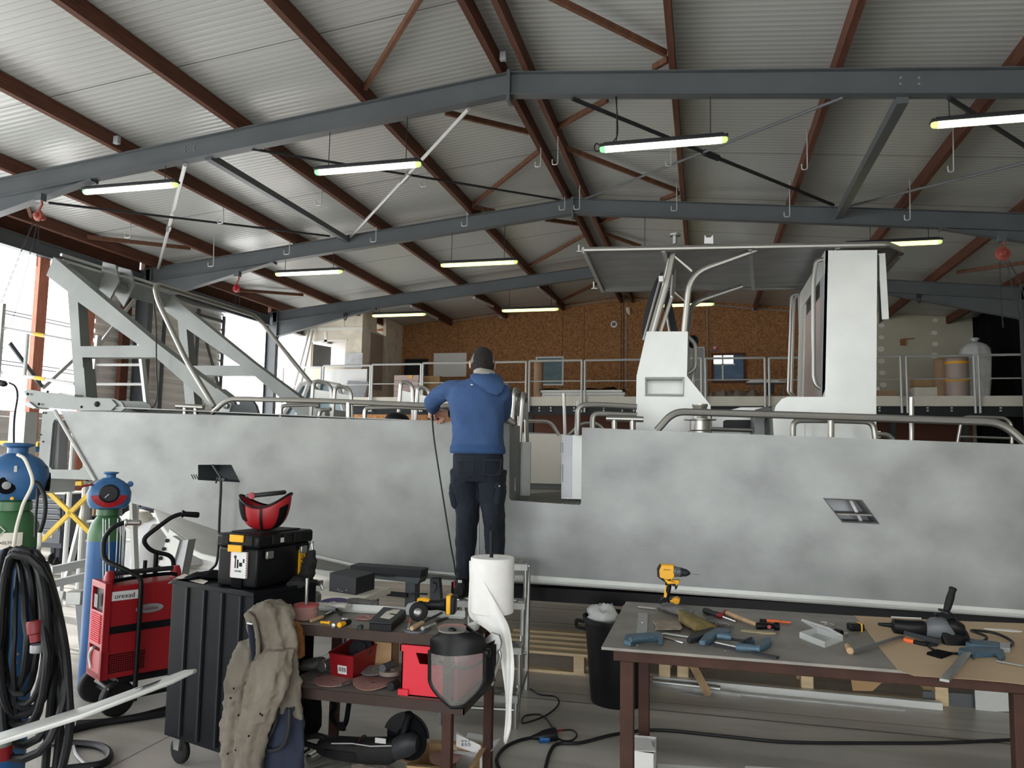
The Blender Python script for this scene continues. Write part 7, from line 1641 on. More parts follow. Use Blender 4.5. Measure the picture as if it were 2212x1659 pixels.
obj('label_symbols', mb, 'black', tb); text('label_text','UN3481',.014,bb(-.0025,.125,.085),-e2,Z1,'black',tb)
mb = MB(); 
for s_ in range(11):
    for vv in (.07,.177): mb.hexa([bb(-.002,vv,.05+s_*.0125),bb(.0,vv,.05+s_*.0125),bb(.0,vv+.004,.05+s_*.0125),bb(-.002,vv+.004,.05+s_*.0125),bb(-.002,vv,.057+s_*.0125),bb(.0,vv,.057+s_*.0125),bb(.0,vv+.004,.057+s_*.0125),bb(-.002,vv+.004,.057+s_*.0125)])
obj('label_border', mb, 'red', tb)
tbx(.16,.23,-.006,-.004,TH-.05,TH-.025,'white','lid_label'); tbx(TL-.11,TL-.06,.0,.006,.02,.17,'yellow','brand_panel'); text('brand_text','DEWALT',.035,bb(TL-.085,-.0015,.095),Z1,-e1,'black',tb)
tbx(.0,.006,.1,.17,.0,.045,'black_matt','side_recess')
# red welding helmet lying on the box
hc = bb(TL*.42, TD*.45, TH+.008)
rx = e1*.70+e2*-.1; hm = thing('welding_helmet', hc, 'red and black welding helmet lying upside down on the tool box', 'helmet')
vx = (V((1,.18,0))).normalized(); vy = V((-vx.y,vx.x,0))
def hsh(a_, k):   # bowl open upward
    w = .128*math.sin(min(1,k*1.05)*PI/2)**.65; d = .095*math.sin(min(1,k*1.05)*PI/2)**.6; top = .160+.034*math.cos(2*a_)+.008*math.cos(a_)
    return hc+vx*math.cos(a_)*(w+.016*k)+vy*math.sin(a_)*d+Z1*(.002+top*k**1.9)
mb = MB().grid([[hsh(-PI+2*PI*i/40, j/12) for j in range(13)] for i in range(41)]); so = obj('helmet_shell', mb, 'red', hm); sm_ = so.modifiers.new('t','SOLIDIFY'); sm_.thickness = .004
obj('shell_rim', MB().tube([hsh(-PI+2*PI*i/40, 1) for i in range(40)], .006, 7, closed=True), 'black', hm)
mb = MB().grid([[hsh(-PI/2+.06+(.16*i/4)*(1-.5*j/12), .12+.86*j/12)-vy*.003 for j in range(13)] for i in range(5)], -vy*.003); obj('center_rib', mb, 'black', hm)
mb = MB().grid([[hsh(-PI+.1+.85*i/10, .55+.45*j/8)-vy*.002-vx*.002 for j in range(9)] for i in range(11)], -vy*.002); obj('black_side_panel', mb, 'black_matt', hm)
mb = MB().grid([[hsh(-.75+.5*i/6, .1+.75*j/8)-vy*.003+vx*.003 for j in range(9)] for i in range(7)], vx*.002); obj('black_side_panel', mb, 'black_matt', hm)
bp_ = [hc+vx*math.cos(a_)*.10+vy*math.sin(a_)*.08+Z1*(.195+.012*math.cos(a_)) for a_ in [i*2*PI/24 for i in range(24)]]
obj('head_band', MB().grid([[p-Z1*.012, p+Z1*.014] for p in bp_+[bp_[0]]], (0,0,0)) if False else MB().tube(bp_, .012, 8, closed=True), 'steel_dark', hm)
obj('band_knob', MB().lathe(hc+vx*-.045-vy*.075+Z1*.19, -vy, [(0,.018),(.014,.018),(.018,.012)],16), 'disc_red', hm)
obj('sweat_pad', MB().tube(bp_[3:9], .014, 8), 'dusty', hm)
# gloves and cloth around the box
glove(ct_(600,1262,.0)+V((.13,-.0,.0)), 1.9, 1.0, 'glove_black', 'black work glove leaning against the right side of the tool box')
c = bb(TL*.75,-.05,.0); 
one('black_glove_cuff', MB().loft([(c+V((0,-.02,.01)),(.05,0,0),(0,.03,0)),(c+V((.01,0,.06)),(.045,0,0),(0,.035,0)),(c+V((.02,.0,.12)),(.035,0,0),(0,.03,0)),(c+V((.03,0,.17)),(.015,0,0),(0,.012,0))],18), 'glove_black', 'crumpled black glove cuff standing before the tool box', 'glove', remesh=.005, disp=.03, dscale=.04)
one('pliers', MB().tube([c+V((-.0,.0,.1)),c+V((.02,.0,.17)),c+V((.03,0,.22))],[.008,.009,.011],8).tube([c+V((.03,.0,.1)),c+V((.035,.0,.16)),c+V((.03,0,.22))],[.007,.008,.009],8), 'galv', 'pair of grey pliers standing in the black glove', 'pliers')
p = ct_(440,1248,.004); one('black_cloth', MB().loft([(p+V((-.10,-.02,0)),(0,.02,0),(0,0,.006)),(p+V((-.04,0,.01)),(0,.05,0),(0,0,.02)),(p+V((.05,.02,.016)),(0,.07,0),(0,0,.024)),(p+V((.13,.03,.01)),(0,.05,0),(0,0,.015))],18), 'black_matt', 'black cloth lying left of the tool box', 'cloth', remesh=.006, disp=.015, dscale=.05)
one('paper_sheet', MB().prism([ct_(x,y,.002) for x,y in ((380,1248),(398,1240),(450,1256),(440,1262))], (0,0,.002)), 'mezz_slab', 'pale paper sheet on the cabinet left edge', 'paper')
one('metal_scrap', MB().prism([ct_(x,y,.004) for x,y in ((362,1262),(376,1250),(388,1252),(384,1258))], (0,0,.003)), 'galv', 'thin metal offcut sticking over the cabinet corner', 'offcut')

# ---- jacket and overalls hanging on the table corner ----
JY = 3.36
def J(x, y, dy=0): return at(x, y, Y=JY+dy)
def fold(t_, k): return .10*math.sin(5*t_+4*k)+.06*math.sin(9*t_-7*k)+.03*math.sin(15*t_+11*k)
def ringx(x, y, w, d, dy=0): return (J(x,y,dy), V((w,0,0)), V((0,d,0)))
jk = thing('work_jacket', J(580,1500), 'dirty grey beige hooded work jacket hanging at the left table corner', 'jacket')
mb = MB().loft([ringx(592,1298,.03,.05),ringx(588,1306,.085,.07),ringx(584,1325,.115,.08),ringx(586,1350,.12,.08),ringx(592,1385,.115,.075),ringx(596,1430,.11,.07,.02),ringx(600,1480,.12,.06,.03),ringx(606,1530,.115,.05,.03),ringx(612,1548,.11,.04,.03)], 48, fold)
mb.loft([ringx(545,1385,.06,.05,-.02),ringx(532,1420,.075,.055,-.04),ringx(520,1460,.075,.055,-.05),ringx(512,1510,.06,.05,-.05),ringx(503,1560,.055,.045,-.05),ringx(500,1610,.05,.045,-.05),ringx(500,1668,.04,.04,-.05)], 36, fold)
mb.loft([ringx(600,1400,.07,.05,-.05),ringx(585,1440,.095,.06,-.07),ringx(575,1490,.10,.06,-.08),ringx(560,1540,.085,.055,-.08),ringx(545,1590,.075,.05,-.08),ringx(540,1640,.07,.05,-.08),ringx(540,1700,.055,.045,-.08)], 40, fold)
obj('jacket_body', mb, 'jacket', jk, remesh=.0085, smoothit=1, disp=.034, dscale=.05)
# hood opening shows a dark lining and white cord
obj('hood_lining', MB().loft([ringx(543,1345,.012,.03,-.075),ringx(546,1365,.016,.03,-.085),ringx(549,1395,.014,.03,-.09),ringx(550,1425,.006,.02,-.08)],14), 'overall', jk)
obj('lining_stripe', MB().tube([J(534,1346,-.115),J(545,1348,-.12)], .004, 6), 'white', jk)
obj('hood_elastic', MB().tube(spl([J(535,1325,-.085),J(548,1340,-.10),J(556,1375,-.10),J(557,1410,-.09),J(552,1425,-.08)]), .011, 8), 'jacket', jk, disp=.012, dscale=.02)
mb = MB()
for x, y in ((505,1487),(498,1508),(515,1545),(511,1614),(509,1620),(492,1628),(562,1542),(537,1590),(566,1545)): mb.ball(J(x,y,-.108+(-.03 if x>520 else 0)), (.0035,.006,.005), 8, 5)
obj('burn_holes', mb, 'black_matt', jk)
ov = thing('work_overalls', J(605,1600,.03), 'dark blue work overalls hanging below the jacket', 'overalls')
mb = MB().loft([ringx(612,1520,.09,.03,.02),ringx(610,1560,.11,.05,.02),ringx(606,1600,.115,.055,.02),ringx(604,1650,.12,.055,.02),ringx(604,1700,.12,.05,.02)], 44, fold)
obj('trousers', mb, 'overall', ov, remesh=.009, smoothit=2, disp=.02, dscale=.08)
one('looped_hose', MB().tube(spl([J(x,y,-.05) for x,y in ((600,1530),(592,1570),(575,1600),(565,1612),(585,1622),(610,1612),(622,1580),(625,1530))],6), .011, 8), 'steel_dark', 'dark hose looped in front of the blue overalls', 'hose')

# ================= BACKGROUND LEFT =================
# yellow crossed braces of a scaffold
BYY = 6.9
def ysc(a, b, s, Y=BYY): 
    p, q_ = at(a[0],a[1],Y=Y), at(b[0],b[1],Y=Y); obj('yellow_brace', MB().beam(p,q_,.03,.045), 'yellow_paint', sc_)
sc_ = thing('scaffold_tower', V((-6.8,BYY,0)), 'pale scaffold frame with yellow crossed braces beyond the bow', 'scaffold')
ysc((214,1046),(92,1167),''); ysc((95,1052),(196,1152),''); ysc((100,1048),(178,1044),''); ysc((-30,955),(84,960),''); ysc((60,958),(140,959),'',7.4)
for x, yt in ((34,895),(185,1040)):
    a = at(x, yt, Y=BYY+.1); obj('scaffold_post', MB().tube([(a.x,BYY+.1,0),(a.x,BYY+.1,a.z)], .03, 8), 'steel_light', sc_)
    for dx in (.25,): obj('scaffold_post', MB().tube([(a.x-dx,BYY+1.2,0),(a.x-dx,BYY+1.2,a.z)], .03, 8), 'steel_light', sc_)
a = at(50,905,Y=6.4); one('boat_prop', MB().box((a.x-.12,6.35,0),(a.x+.08,6.5,at(50,890,Y=6.4).z)), 'alu', 'broad pale post behind the bow at the far left', 'post')
# striped guard rails of a tower outside at left
tw = thing('access_platform', at(60,860,Y=8.2), 'platform rails with yellow tape at the far left', 'railing')
for (a, b) in (((-30,702),(160,737)),((-30,800),(162,829))):
    p, q_ = at(*a,Y=8.3), at(*b,Y=8.3); obj('platform_rail', MB().tube([p,q_],.024,8), 'steel_light', tw)
    m0 = p.lerp(q_,.56); m1 = p.lerp(q_,.68); obj('yellow_tape', MB().tube([m0,m1],.027,8), 'yellow_paint', tw)
p, q_ = at(60,722,Y=8.3), at(53,812,Y=8.3); obj('rail_post', MB().tube([p,q_],.024,8), 'steel_light', tw)
a = at(0,657,Y=8.3); b = at(10,800,Y=8.3); obj('corner_post', MB().box((a.x-.1,8.25,0),(b.x-.06,8.3,a.z)), 'steel_light', tw)
# orange tinted power tool on the ramp arm with cable
pt = thing('bow_cable', at(15,900,Y=5.8), 'black cable hanging from the ramp arm at the far left', 'cable')
obj('cable', MB().tube(spl([at(x,y,Y=5.7) for x,y in ((20,827),(33,835),(38,855),(32,895),(30,925),(30,965))],5), .009, 7), 'cable', pt); obj('connector', MB().lathe(at(-5,826,Y=5.75), at(22,832,Y=5.75)-at(-5,826,Y=5.75), [(0,.03),(.08,.03),(.085,.024),(.1,.02)],12), 'steel_dark', pt)
# aluminium ladders
def ladder(x0t, x0b, x1t, x1b, yt, yb, Y, rungs, s, lean=.0, w=.03):
    t = thing('aluminium_ladder', at((x0b+x1b)/2,yb,Y=Y), s, 'ladder')
    P = lambda x, y: at(x,y,Y=Y)+V((0,lean*(yb-y)/(yb-yt),0))
    obj('side_rail', MB().beam(P(x0b,yb),P(x0t,yt),w,.07,(0,1,0)), 'steel_light', t); obj('side_rail', MB().beam(P(x1b,yb),P(x1t,yt),w,.07,(0,1,0)), 'steel_light', t)
    for k in rungs:
        f_ = (k-yb)/(yt-yb); obj('rung', MB().tube([P(x0b+(x0t-x0b)*f_,k),P(x1b+(x1t-x1b)*f_,k)],.018,8), 'steel_light', t)
    return t
ladder(213,196,301,318,725,878,7.9,(788,830,873),'aluminium ladder standing on the boat bow before the cladding',0,.04)
ladder(189,173,285,297,1045,1330,7.3,(1050,1088,1126,1168),'aluminium ladder behind the second cylinder',0,.04)
ladder(168,124,210,235,1045,1330,8.0,(1090,1150),'leaning pale step ladder beside the tool trolley',.2,.04)
# tool trolley
tr_ = thing('tool_trolley', at(105,1195,Z=0), 'black tool trolley with grey drawers beyond the yellow braces', 'trolley')
TY_ = 8.6; a, b = at(50,1180,Y=TY_), at(140,1068,Y=TY_)
x0, x1, z0, z1 = a.x, b.x, a.z, b.z
obj('trolley_body', MB().box((x0,TY_,z0),(x1,TY_+.5,z1)), 'trolley', tr_)
for y0, y1 in ((1077,1086),(1088,1097),(1099,1109),(1111,1120),(1122,1140),(1143,1170)):
    p, q_ = at(52,y1,Y=TY_-.02), at(130,y0,Y=TY_-.02); dr = obj('drawer', MB().box((p.x,TY_-.02,p.z),(q_.x,TY_,q_.z)), 'trolley_face', tr_)
    obj('drawer_handle', MB().box((p.x+.02,TY_-.035,q_.z-.02),(q_.x-.02,TY_-.02,q_.z-.01)), 'plastic_grey', dr)
text('trolley_logo','kstb',.10,at(102,1156,Y=TY_-.03),X1,Z1,'white',tr_)
for x in (x0+.1,x1-.1):
    for y in (TY_+.08,TY_+.42): wheel(V((x,y,.09)), X1, .09, .035, tr_, 'plastic_grey'); obj('castor_bracket', MB().box((x-.03,y-.03,.12),(x+.03,y+.03,z0)), 'steel_dark', tr_)
obj('trolley_top', MB().box((x0-.02,TY_-.02,z1),(x1+.02,TY_+.52,z1+.02)), 'mezz_slab', tr_)
for i, (x, w_, h, m, s) in enumerate(((78,.09,.14,'red','red can on the tool trolley'),(90,.07,.1,'white','white pot on the tool trolley'),(112,.10,.16,'red_dark','dark red bundle on the tool trolley'),(125,.12,.1,'black','black case on the tool trolley'),(64,.05,.2,'white','white bottle on the tool trolley'))):
    c = at(x,1066,Y=TY_+.2); one('trolley_item', MB().lathe(V((c.x,TY_+.2,z1+.02)), Z1, [(0,w_*.8),(.01,w_),(h*.8,w_*.9),(h,w_*.4)],14), m, s, 'container')
# black compressor and clutter farther on
cm = thing('black_compressor', at(155,1180,Z=0), 'black wheeled machine beside the tool trolley', 'machine'); a, b = at(148,1180,Y=9.35), at(172,1118,Y=9.35)
obj('machine_body', MB().box((a.x,9.35,.2),(b.x,9.75,b.z)), 'black', cm, bevel=.03); wheel(V((a.x+.1,9.3,.16)), Y1, .16, .05, cm); wheel(V((b.x-.05,9.3,.16)), Y1, .16, .05, cm)
obj('hose_reel', MB().tube([V(((a.x+b.x)/2,9.31,1.0))+V((.25*math.cos(i*PI/10),0,.3*math.sin(i*PI/10))) for i in range(20)], .02, 6, closed=True), 'black', cm)
for i, (x0_, x1_, y0, y1, m, s) in enumerate(((170,182,1058,1120,'kraft','tall brown cardboard sheet behind the ladders, left one'),(187,206,1055,1120,'cardboard','tall brown cardboard sheet behind the ladders, middle one'),(206,226,1058,1125,'plastic_grey','tall grey panel behind the second cylinder cap'))):
    a, b = at(x0_,y1,Y=9.8), at(x1_,y0,Y=9.8); one('standing_sheet', MB().box((a.x,9.8,0),(b.x,9.85,b.z)), m, s, 'sheet')
# boat trailer frame, pale beams low on the floor
tf = thing('trailer_frame', at(190,1240,Z=0), 'pale galvanised trailer frame lying low behind the welder', 'frame')
for a, b in (((110,1232),(210,1210)),((110,1262),(215,1238)),((130,1285),(180,1300))):
    p, q_ = at(a[0],a[1],Y=5.2), at(b[0],b[1],Y=5.6); obj('frame_beam', MB().beam(p,q_,.04,.06), 'steel_light', tf)
a = at(165,1290,Y=4.9); obj('hitch_box', MB().obox(a, V((.05,.02,0)), V((-.02,.05,0)), V((0,0,.05))), 'galv', tf, bevel=.006)
for x, y in ((130,1262),(205,1240)): c = at(x,y,Y=5.4); obj('frame_leg', MB().box((c.x-.02,5.38,0),(c.x+.02,5.42,c.z)), 'steel_light', tf)
a = at(170,1300,Y=4.9); b = at(178,1345,Y=4.9); obj('jockey_strut', MB().beam(a, V((b.x,4.95,.0)), .03,.05), 'steel_light', tf)
# white tarpaulin heap beyond the bow
hpz = at(300,1110,Y=9.5).z; c = at(305,1160,Y=9.5)
one('white_tarpaulin', MB().loft([(V((c.x,9.6,0)),(.75,0,0),(0,.7,0)),(V((c.x,9.6,.35)),(.7,0,0),(0,.6,0)),(V((c.x+.1,9.6,.62)),(.7,0,0),(0,.5,0)),(V((c.x+.2,9.6,hpz)),(.28,0,0),(0,.2,0))],30,lambda t_,k: .12*math.sin(6*t_+3*k)+.06*math.sin(11*t_)), 'tarp', 'white tarpaulin heap on the bright floor beyond the bow', 'tarpaulin', sharp=70)
c = at(310,1107,Y=9.2); one('beige_sack', MB().ball((c.x-.1,9.2,.66),(.22,.2,.14)), 'mezz_slab', 'cream coloured sack lying on the white tarpaulin', 'sack', disp=.05, dscale=.15)
one('blue_box', MB().box(at(305,1102,Y=10.4), at(328,1094,Y=10.9)), 'blue_paint', 'blue thing on a dark crate beyond the bow', 'box')
a, b = at(300,1120,Y=10.4), at(345,1100,Y=10.4); one('dark_crate', MB().box((a.x,10.35,0),(b.x,11,b.z)), 'steel_dark', 'dark crate under the blue thing', 'crate')
# a distant worker in a blue cap partly hidden behind the bow frame
pw = thing('person', at(78,1000,Y=9.6), 'distant person in a turquoise top and blue cap behind the bow', 'person')
c = at(77,978,Y=9.6); pz = c.z
obj('body', MB().loft([(V((c.x,9.6,0)),(.12,0,0),(0,.1,0)),(V((c.x,9.6,.5)),(.12,0,0),(0,.1,0)),(V((c.x,9.6,.9)),(.17,0,0),(0,.12,0)),(V((c.x,9.6,pz-.5)),(.19,0,0),(0,.12,0)),(V((c.x,9.6,pz-.28)),(.21,0,0),(0,.11,0)),(V((c.x,9.6,pz-.2)),(.08,0,0),(0,.07,0)),(V((c.x,9.6,pz-.13)),(.055,0,0),(0,.055,0)),(V((c.x,9.6,pz-.06)),(.07,0,0),(0,.085,0)),(V((c.x,9.6,pz+.03)),(.08,0,0),(0,.09,0)),(V((c.x,9.6,pz+.1)),(.05,0,0),(0,.06,0))],18), 'skin', pw)
obj('shirt', MB().loft([(V((c.x,9.6,.9)),(.19,0,0),(0,.14,0)),(V((c.x,9.6,pz-.5)),(.21,0,0),(0,.14,0)),(V((c.x,9.6,pz-.28)),(.225,0,0),(0,.125,0)),(V((c.x,9.6,pz-.21)),(.1,0,0),(0,.08,0))],18).tube([(c.x+.2,9.6,pz-.3),(c.x+.3,9.45,pz-.55),(c.x+.2,9.3,pz-.7)],[.06,.05,.04],10), 'glass_teal', pw); obj('trousers', MB().loft([(V((c.x,9.6,.03)),(.14,0,0),(0,.12,0)),(V((c.x,9.6,.92)),(.185,0,0),(0,.135,0))],16), 'steel_dark', pw)
obj('cap', MB().ball((c.x,9.59,pz+.05),(.09,.1,.07)), 'blue_cap', pw)
# ================= THE MAN AT WORK =================
def mp(x, y, Y): return at(x, y, Y=Y)
man = thing('person', mp(1030,1283,5.12), 'man seen from behind in blue hoodie and dark jeans, grinding the boat edge', 'person')
MYY = 5.12
ring = lambda x, y, w, d, Y=MYY, tx=0: (mp(x,y,Y), V((w,.0,tx*w)), V((0,d,0)))
def rl_(p, w, d, dr): # ring perpendicular to direction dr
    dr = V(dr).normalized(); a_ = V((0,1,0)).cross(dr)
    if a_.length < .2: a_ = V((1,0,0)).cross(dr)
    a_.normalize(); b_ = dr.cross(a_); return (V(p), a_*w, b_*d)
# arm paths
Ls, Le, Lh = mp(982,828,5.12), mp(934,868,5.2), mp(938,884,5.47)
Rs, Re, Rh = mp(1082,836,5.12), mp(1078,900,5.38), mp(972,893,5.53)
sk = MB()
# head, face, ears, neck
hd = mp(1042,784,5.16); fw_ = V((-.35,.86,-.36)).normalized(); sd_ = fw_.cross(Z1).normalized(); up_ = sd_.cross(fw_).normalized()
RH = Matrix((sd_,fw_,up_)).transposed()
sk.ball(hd, (.074,.094,.105), 22, 14, RH); sk.ball(hd+fw_*.03-up_*.055, (.055,.065,.06), 18, 10, RH)     # skull and jaw
sk.ball(hd+fw_*.095-up_*.02, (.013,.02,.026), 10, 6, RH); sk.ball(hd+fw_*.088-up_*.058, (.026,.014,.01), 10, 6, RH)   # nose, lips
for s_ in (-1,1):
    sk.ball(hd+sd_*s_*.086-up_*.016-fw_*.0, (.011,.02,.034), 10, 8, RH); sk.ball(hd+sd_*s_*.03+fw_*.082+up_*.005, (.018,.01,.012), 10, 6, RH)
nk = mp(1040,822,5.13); sk.tube([hd-up_*.06-fw_*.02, nk, nk-Z1*.05], [.055,.06,.07], 14)
# torso, arms, legs under the clothes
sk.loft([ring(1040,828,.08,.07),ring(1032,845,.16,.09),ring(1030,880,.155,.10),ring(1032,930,.13,.095),ring(1034,975,.12,.09),ring(1034,1000,.12,.09)],20)
sk.tube([Ls+V((.04,0,-.07)),Ls.lerp(Le,.5),Le,Lh],[.032,.034,.034,.028],12); sk.tube([Rs+V((-.04,0,-.06)),Re,Rh],[.032,.034,.028],12)
Lk = (mp(1008,1006,5.12),mp(1010,1115,5.10),mp(1003,1225,5.12),mp(998,1262,5.10)); Rk = (mp(1058,1006,5.12),mp(1066,1115,5.10),mp(1072,1225,5.12),mp(1076,1262,5.10))
for k_ in (Lk, Rk): sk.tube(k_, [.06,.05,.04,.045], 14)
# hands holding the grinder
def hand(w, d, n_, s=1.0, side=1, curl=1.0):
    d = V(d).normalized(); n_ = V(n_); n_ = (n_-d*n_.dot(d)).normalized(); l = d.cross(n_)*side     # palm normal n_, thumb side l
    sk.loft([(w-d*.03*s,l*.024*s,n_*.020*s),(w,l*.028*s,n_*.019*s),(w+d*.04*s,l*.040*s,n_*.016*s),(w+d*.08*s,l*.040*s,n_*.013*s)],14,p=2.5)
    for i, (o_, L_) in enumerate(((.030,.068),(.010,.076),(-.010,.070),(-.030,.056))):
        b0 = w+d*.078*s+l*o_*s; a1 = (d*.9+n_*.35*curl).normalized(); a2 = (d*.35+n_*.95*curl).normalized(); a3 = (d*-.45+n_*.9*curl).normalized()
        p1 = b0+a1*L_*.42*s; p2 = p1+a2*L_*.36*s; p3 = p2+a3*L_*.26*s
        sk.tube([b0-d*.015*s,b0,p1,p2,p3], [.0095*s,.0098*s,.009*s,.0082*s,.0065*s], 8)
    b0 = w+d*.02*s+l*.026*s; p1 = b0+(l*.7+d*.6+n_*.3).normalized()*.036*s; p2 = p1+(d*.9+n_*.6).normalized()*.030*s
    sk.tube([b0-l*.01*s,b0,p1,p2,p2+(d+n_).normalized()*.008*s],[.013*s,.0125*s,.0105*s,.009*s,.006*s],8)
gcen = mp(938,900,5.56)
hand(Lh+V((0,.01,0)), V((.10,.85,-.45)), V((.3,-.1,-1)), 1.05, 1); hand(Rh, V((-1,.15,.0)), V((0,-.35,-.9)), 1.05, -1)
body = obj('body', sk, 'skin', man, remesh=.0045, smoothit=1)
# hair: cap of short dark hair with grey sides
hr = MB(); n1, n2 = 26, 14
def hp2(a_, t_): # a_ azimuth from the face, t_ polar from the top
    r = V((.078*math.sin(t_)*math.sin(a_), .098*math.sin(t_)*math.cos(a_), .109*math.cos(t_))); return hd+RH@r
mb = MB().grid([[hp2(.55+(2*PI-1.1)*i/n1, .02+(1.62 if abs(i-n1/2) > 9 else 2.45)*j/n2) for j in range(n2+1)] for i in range(n1+1)])
h_ = obj('hair', mb, 'hair', man); h_.modifiers.new('u','SUBSURF').render_levels = 2; q = h_.modifiers.new('t','SOLIDIFY'); q.thickness = .010; q.offset = 1
h2 = MB().grid([[hp2(.02+(2*PI-.04)*i/n1, .02+.95*j/6) for j in range(7)] for i in range(n1+1)]); h2o = obj('hair', h2, 'hair', man); q = h2o.modifiers.new('t','SOLIDIFY'); q.thickness = .009; q.offset = 1
for s_ in (-1,1):
    mb = MB().grid([[hd+RH@V((s_*.0835*math.cos(a_)*math.cos(t_)*1.0, .098*math.sin(a_)-.01, .109*math.sin(t_)-.012)) for t_ in [-.15+.65*j/5 for j in range(6)]] for a_ in [-.6+.95*i/8 for i in range(9)]])
    so_ = obj('grey_sideburn', mb, 'hair_grey', man); q = so_.modifiers.new('t','SOLIDIFY'); q.thickness = .006; q.offset = 0
# hoodie: one skin of body and sleeves, ribbed hem, hood lying on the back
def wr(t_, k): return .018*math.sin(4*t_+6*k)+.012*math.sin(9*t_-9*k)
hb_ = MB()
hb_.loft([ring(1042,818,.085,.085),ring(1036,826,.125,.105),ring(1030,840,.19,.125),ring(1029,862,.205,.14),ring(1031,890,.195,.145),ring(1032,920,.183,.14),ring(1032,945,.18,.14),ring(1032,962,.182,.14),ring(1032,970,.185,.14)],36,wr,p=2.5)
hb_.tube(spl([Ls+V((.10,0,-.055)),Ls+V((.0,0,-.045)),Ls.lerp(Le,.55)+V((-.005,0,-.0)),Le,Le.lerp(Lh,.5)+V((0,0,-.01)),Lh-V((0,.04,0))],4),[.076-.0014*i for i in range(16)]+[.050,.047,.044,.043,.042],18)
hb_.tube(spl([Rs+V((-.08,0,-.05)),Rs+V((.0,0,-.05)),Rs.lerp(Re,.5)+V((.02,0,-.02)),Re,Re.lerp(Rh,.45),Rh+V((.05,-.01,0))],4),[.076-.0014*i for i in range(16)]+[.048,.046,.044,.043,.042],18)
hood = obj('hoodie', hb_, 'hoodie_blue', man, remesh=.008, smoothit=3, disp=.016, dscale=.10)
obj('hoodie_hem', MB().loft([ring(1032,960,.184,.142),ring(1032,966,.192,.148),ring(1032,976,.194,.150),ring(1032,980,.186,.142)],40,lambda t_,k: .006*math.sin(30*t_),p=2.5), 'hoodie_rib', man)
for P_e, P_d in ((Lh-V((0,.03,0)), Lh-Le),(Rh+V((.04,-.01,0)), Rh-Re)): obj('cuff', MB().tube([P_e-P_d.normalized()*.02, P_e+P_d.normalized()*.035],[.044,.037],16), 'hoodie_rib' if P_d.y > P_d.x*-1 and P_e is not None and P_d.x > -.15 else 'black_matt', man)
# hood
hc_ = mp(1046,826,5.07)
obj('hood', MB().loft([(mp(1048,806,5.11),V((.085,0,0)),V((0,.075,0))),(mp(1050,814,5.07),V((.115,.0,-.015)),V((0,.085,0))),(mp(1052,824,5.03),V((.125,0,-.03)),V((0,.07,.0))),(mp(1056,838,5.0),V((.10,0,-.03)),V((0,.045,0))),(mp(1060,850,4.995),V((.05,0,-.02)),V((0,.02,0)))],30,lambda t_,k: .03*math.sin(3*t_+4*k)), 'hoodie_blue', man, remesh=.008, smoothit=3, disp=.01, dscale=.06)
obj('hood_lining', MB().loft([(mp(1047,797,5.11),V((.062,0,-.010)),V((0,.05,0))),(mp(1047,804,5.09),V((.082,0,-.012)),V((0,.064,0))),(mp(1048,810,5.08),V((.086,0,-.012)),V((0,.07,0)))],24,lambda t_,k: .05*math.sin(3*t_)), 'hood_lining', man)
obj('paint_speck', MB().ball(mp(1019,831,4.972),(.009,.003,.004),8,5), 'white', man)
# trousers
tr2 = MB()
tr2.loft([ring(1033,968,.165,.125),ring(1033,985,.172,.135),ring(1033,1005,.175,.145),ring(1032,1025,.172,.14),ring(1032,1040,.165,.125)],32,wr,p=2.6)
def leg(P, W_):
    tr2.loft([(mp(x,y,Y), V((w,0,0)), V((0,d,0))) for (x,y,Y),(w,d) in zip(P,W_)],26,lambda t_,k: .03*math.sin(3*t_+14*k)+.02*math.sin(7*t_-20*k),p=2.3)
leg([(1003,1015,5.12),(1004,1050,5.12),(1008,1085,5.12),(1010,1110,5.10),(1008,1140,5.12),(1007,1170,5.13),(1005,1200,5.13),(1002,1236,5.12),(1001,1258,5.12)],[(.095,.12),(.098,.115),(.09,.10),(.078,.09),(.072,.088),(.070,.088),(.062,.075),(.055,.066),(.052,.062)])
leg([(1063,1015,5.12),(1062,1050,5.12),(1063,1085,5.12),(1066,1110,5.10),(1068,1140,5.12),(1069,1170,5.13),(1070,1200,5.13),(1073,1236,5.12),(1074,1258,5.12)],[(.095,.12),(.092,.115),(.085,.10),(.075,.09),(.070,.088),(.068,.088),(.062,.075),(.055,.066),(.052,.062)])
tro = obj('work_jeans', tr2, 'denim', man, remesh=.007, smoothit=2, disp=.014, dscale=.06)
for x0, x1, y0, y1 in ((985,1022,996,1030),(1044,1082,994,1028)):
    obj('back_pocket', MB().tube([mp(x,y,4.968) for x,y in ((x0,y0),(x0+2,y1-5),((x0+x1)/2,y1),(x1-2,y1-5),(x1,y0),(x0,y0))],.0025,5), 'denim_seam', tro)
for x, w_, yo in ((985,9,0),(1080,7,-2)):
    c = mp(x,1070+yo,5.10); s_ = -1 if x < 1030 else 1
    pk = obj('cargo_pocket', MB().loft([(mp(x,1046+yo,5.10),V((.028,0,0)),V((0,.07,0))),(mp(x+s_*-0,1065+yo,5.10),V((.034,0,0)),V((0,.078,0))),(mp(x-s_*3,1092+yo,5.10),V((.030,0,0)),V((0,.075,0))),(mp(x-s_*5,1098+yo,5.10),V((.02,0,0)),V((0,.06,0)))],20,p=4), 'denim', tro, disp=.008, dscale=.05)
    obj('pocket_flap', MB().loft([(mp(x-s_*1,1044+yo,5.10),V((.032,0,0)),V((0,.078,0))),(mp(x-s_*1,1056+yo,5.10),V((.038,0,0)),V((0,.084,0)))],20,p=4), 'denim', tro)
    obj('pocket_stud', MB().ball(mp(x+3*-s_+2,1052+yo,5.018),.006,8,5), 'steel_light', tro)
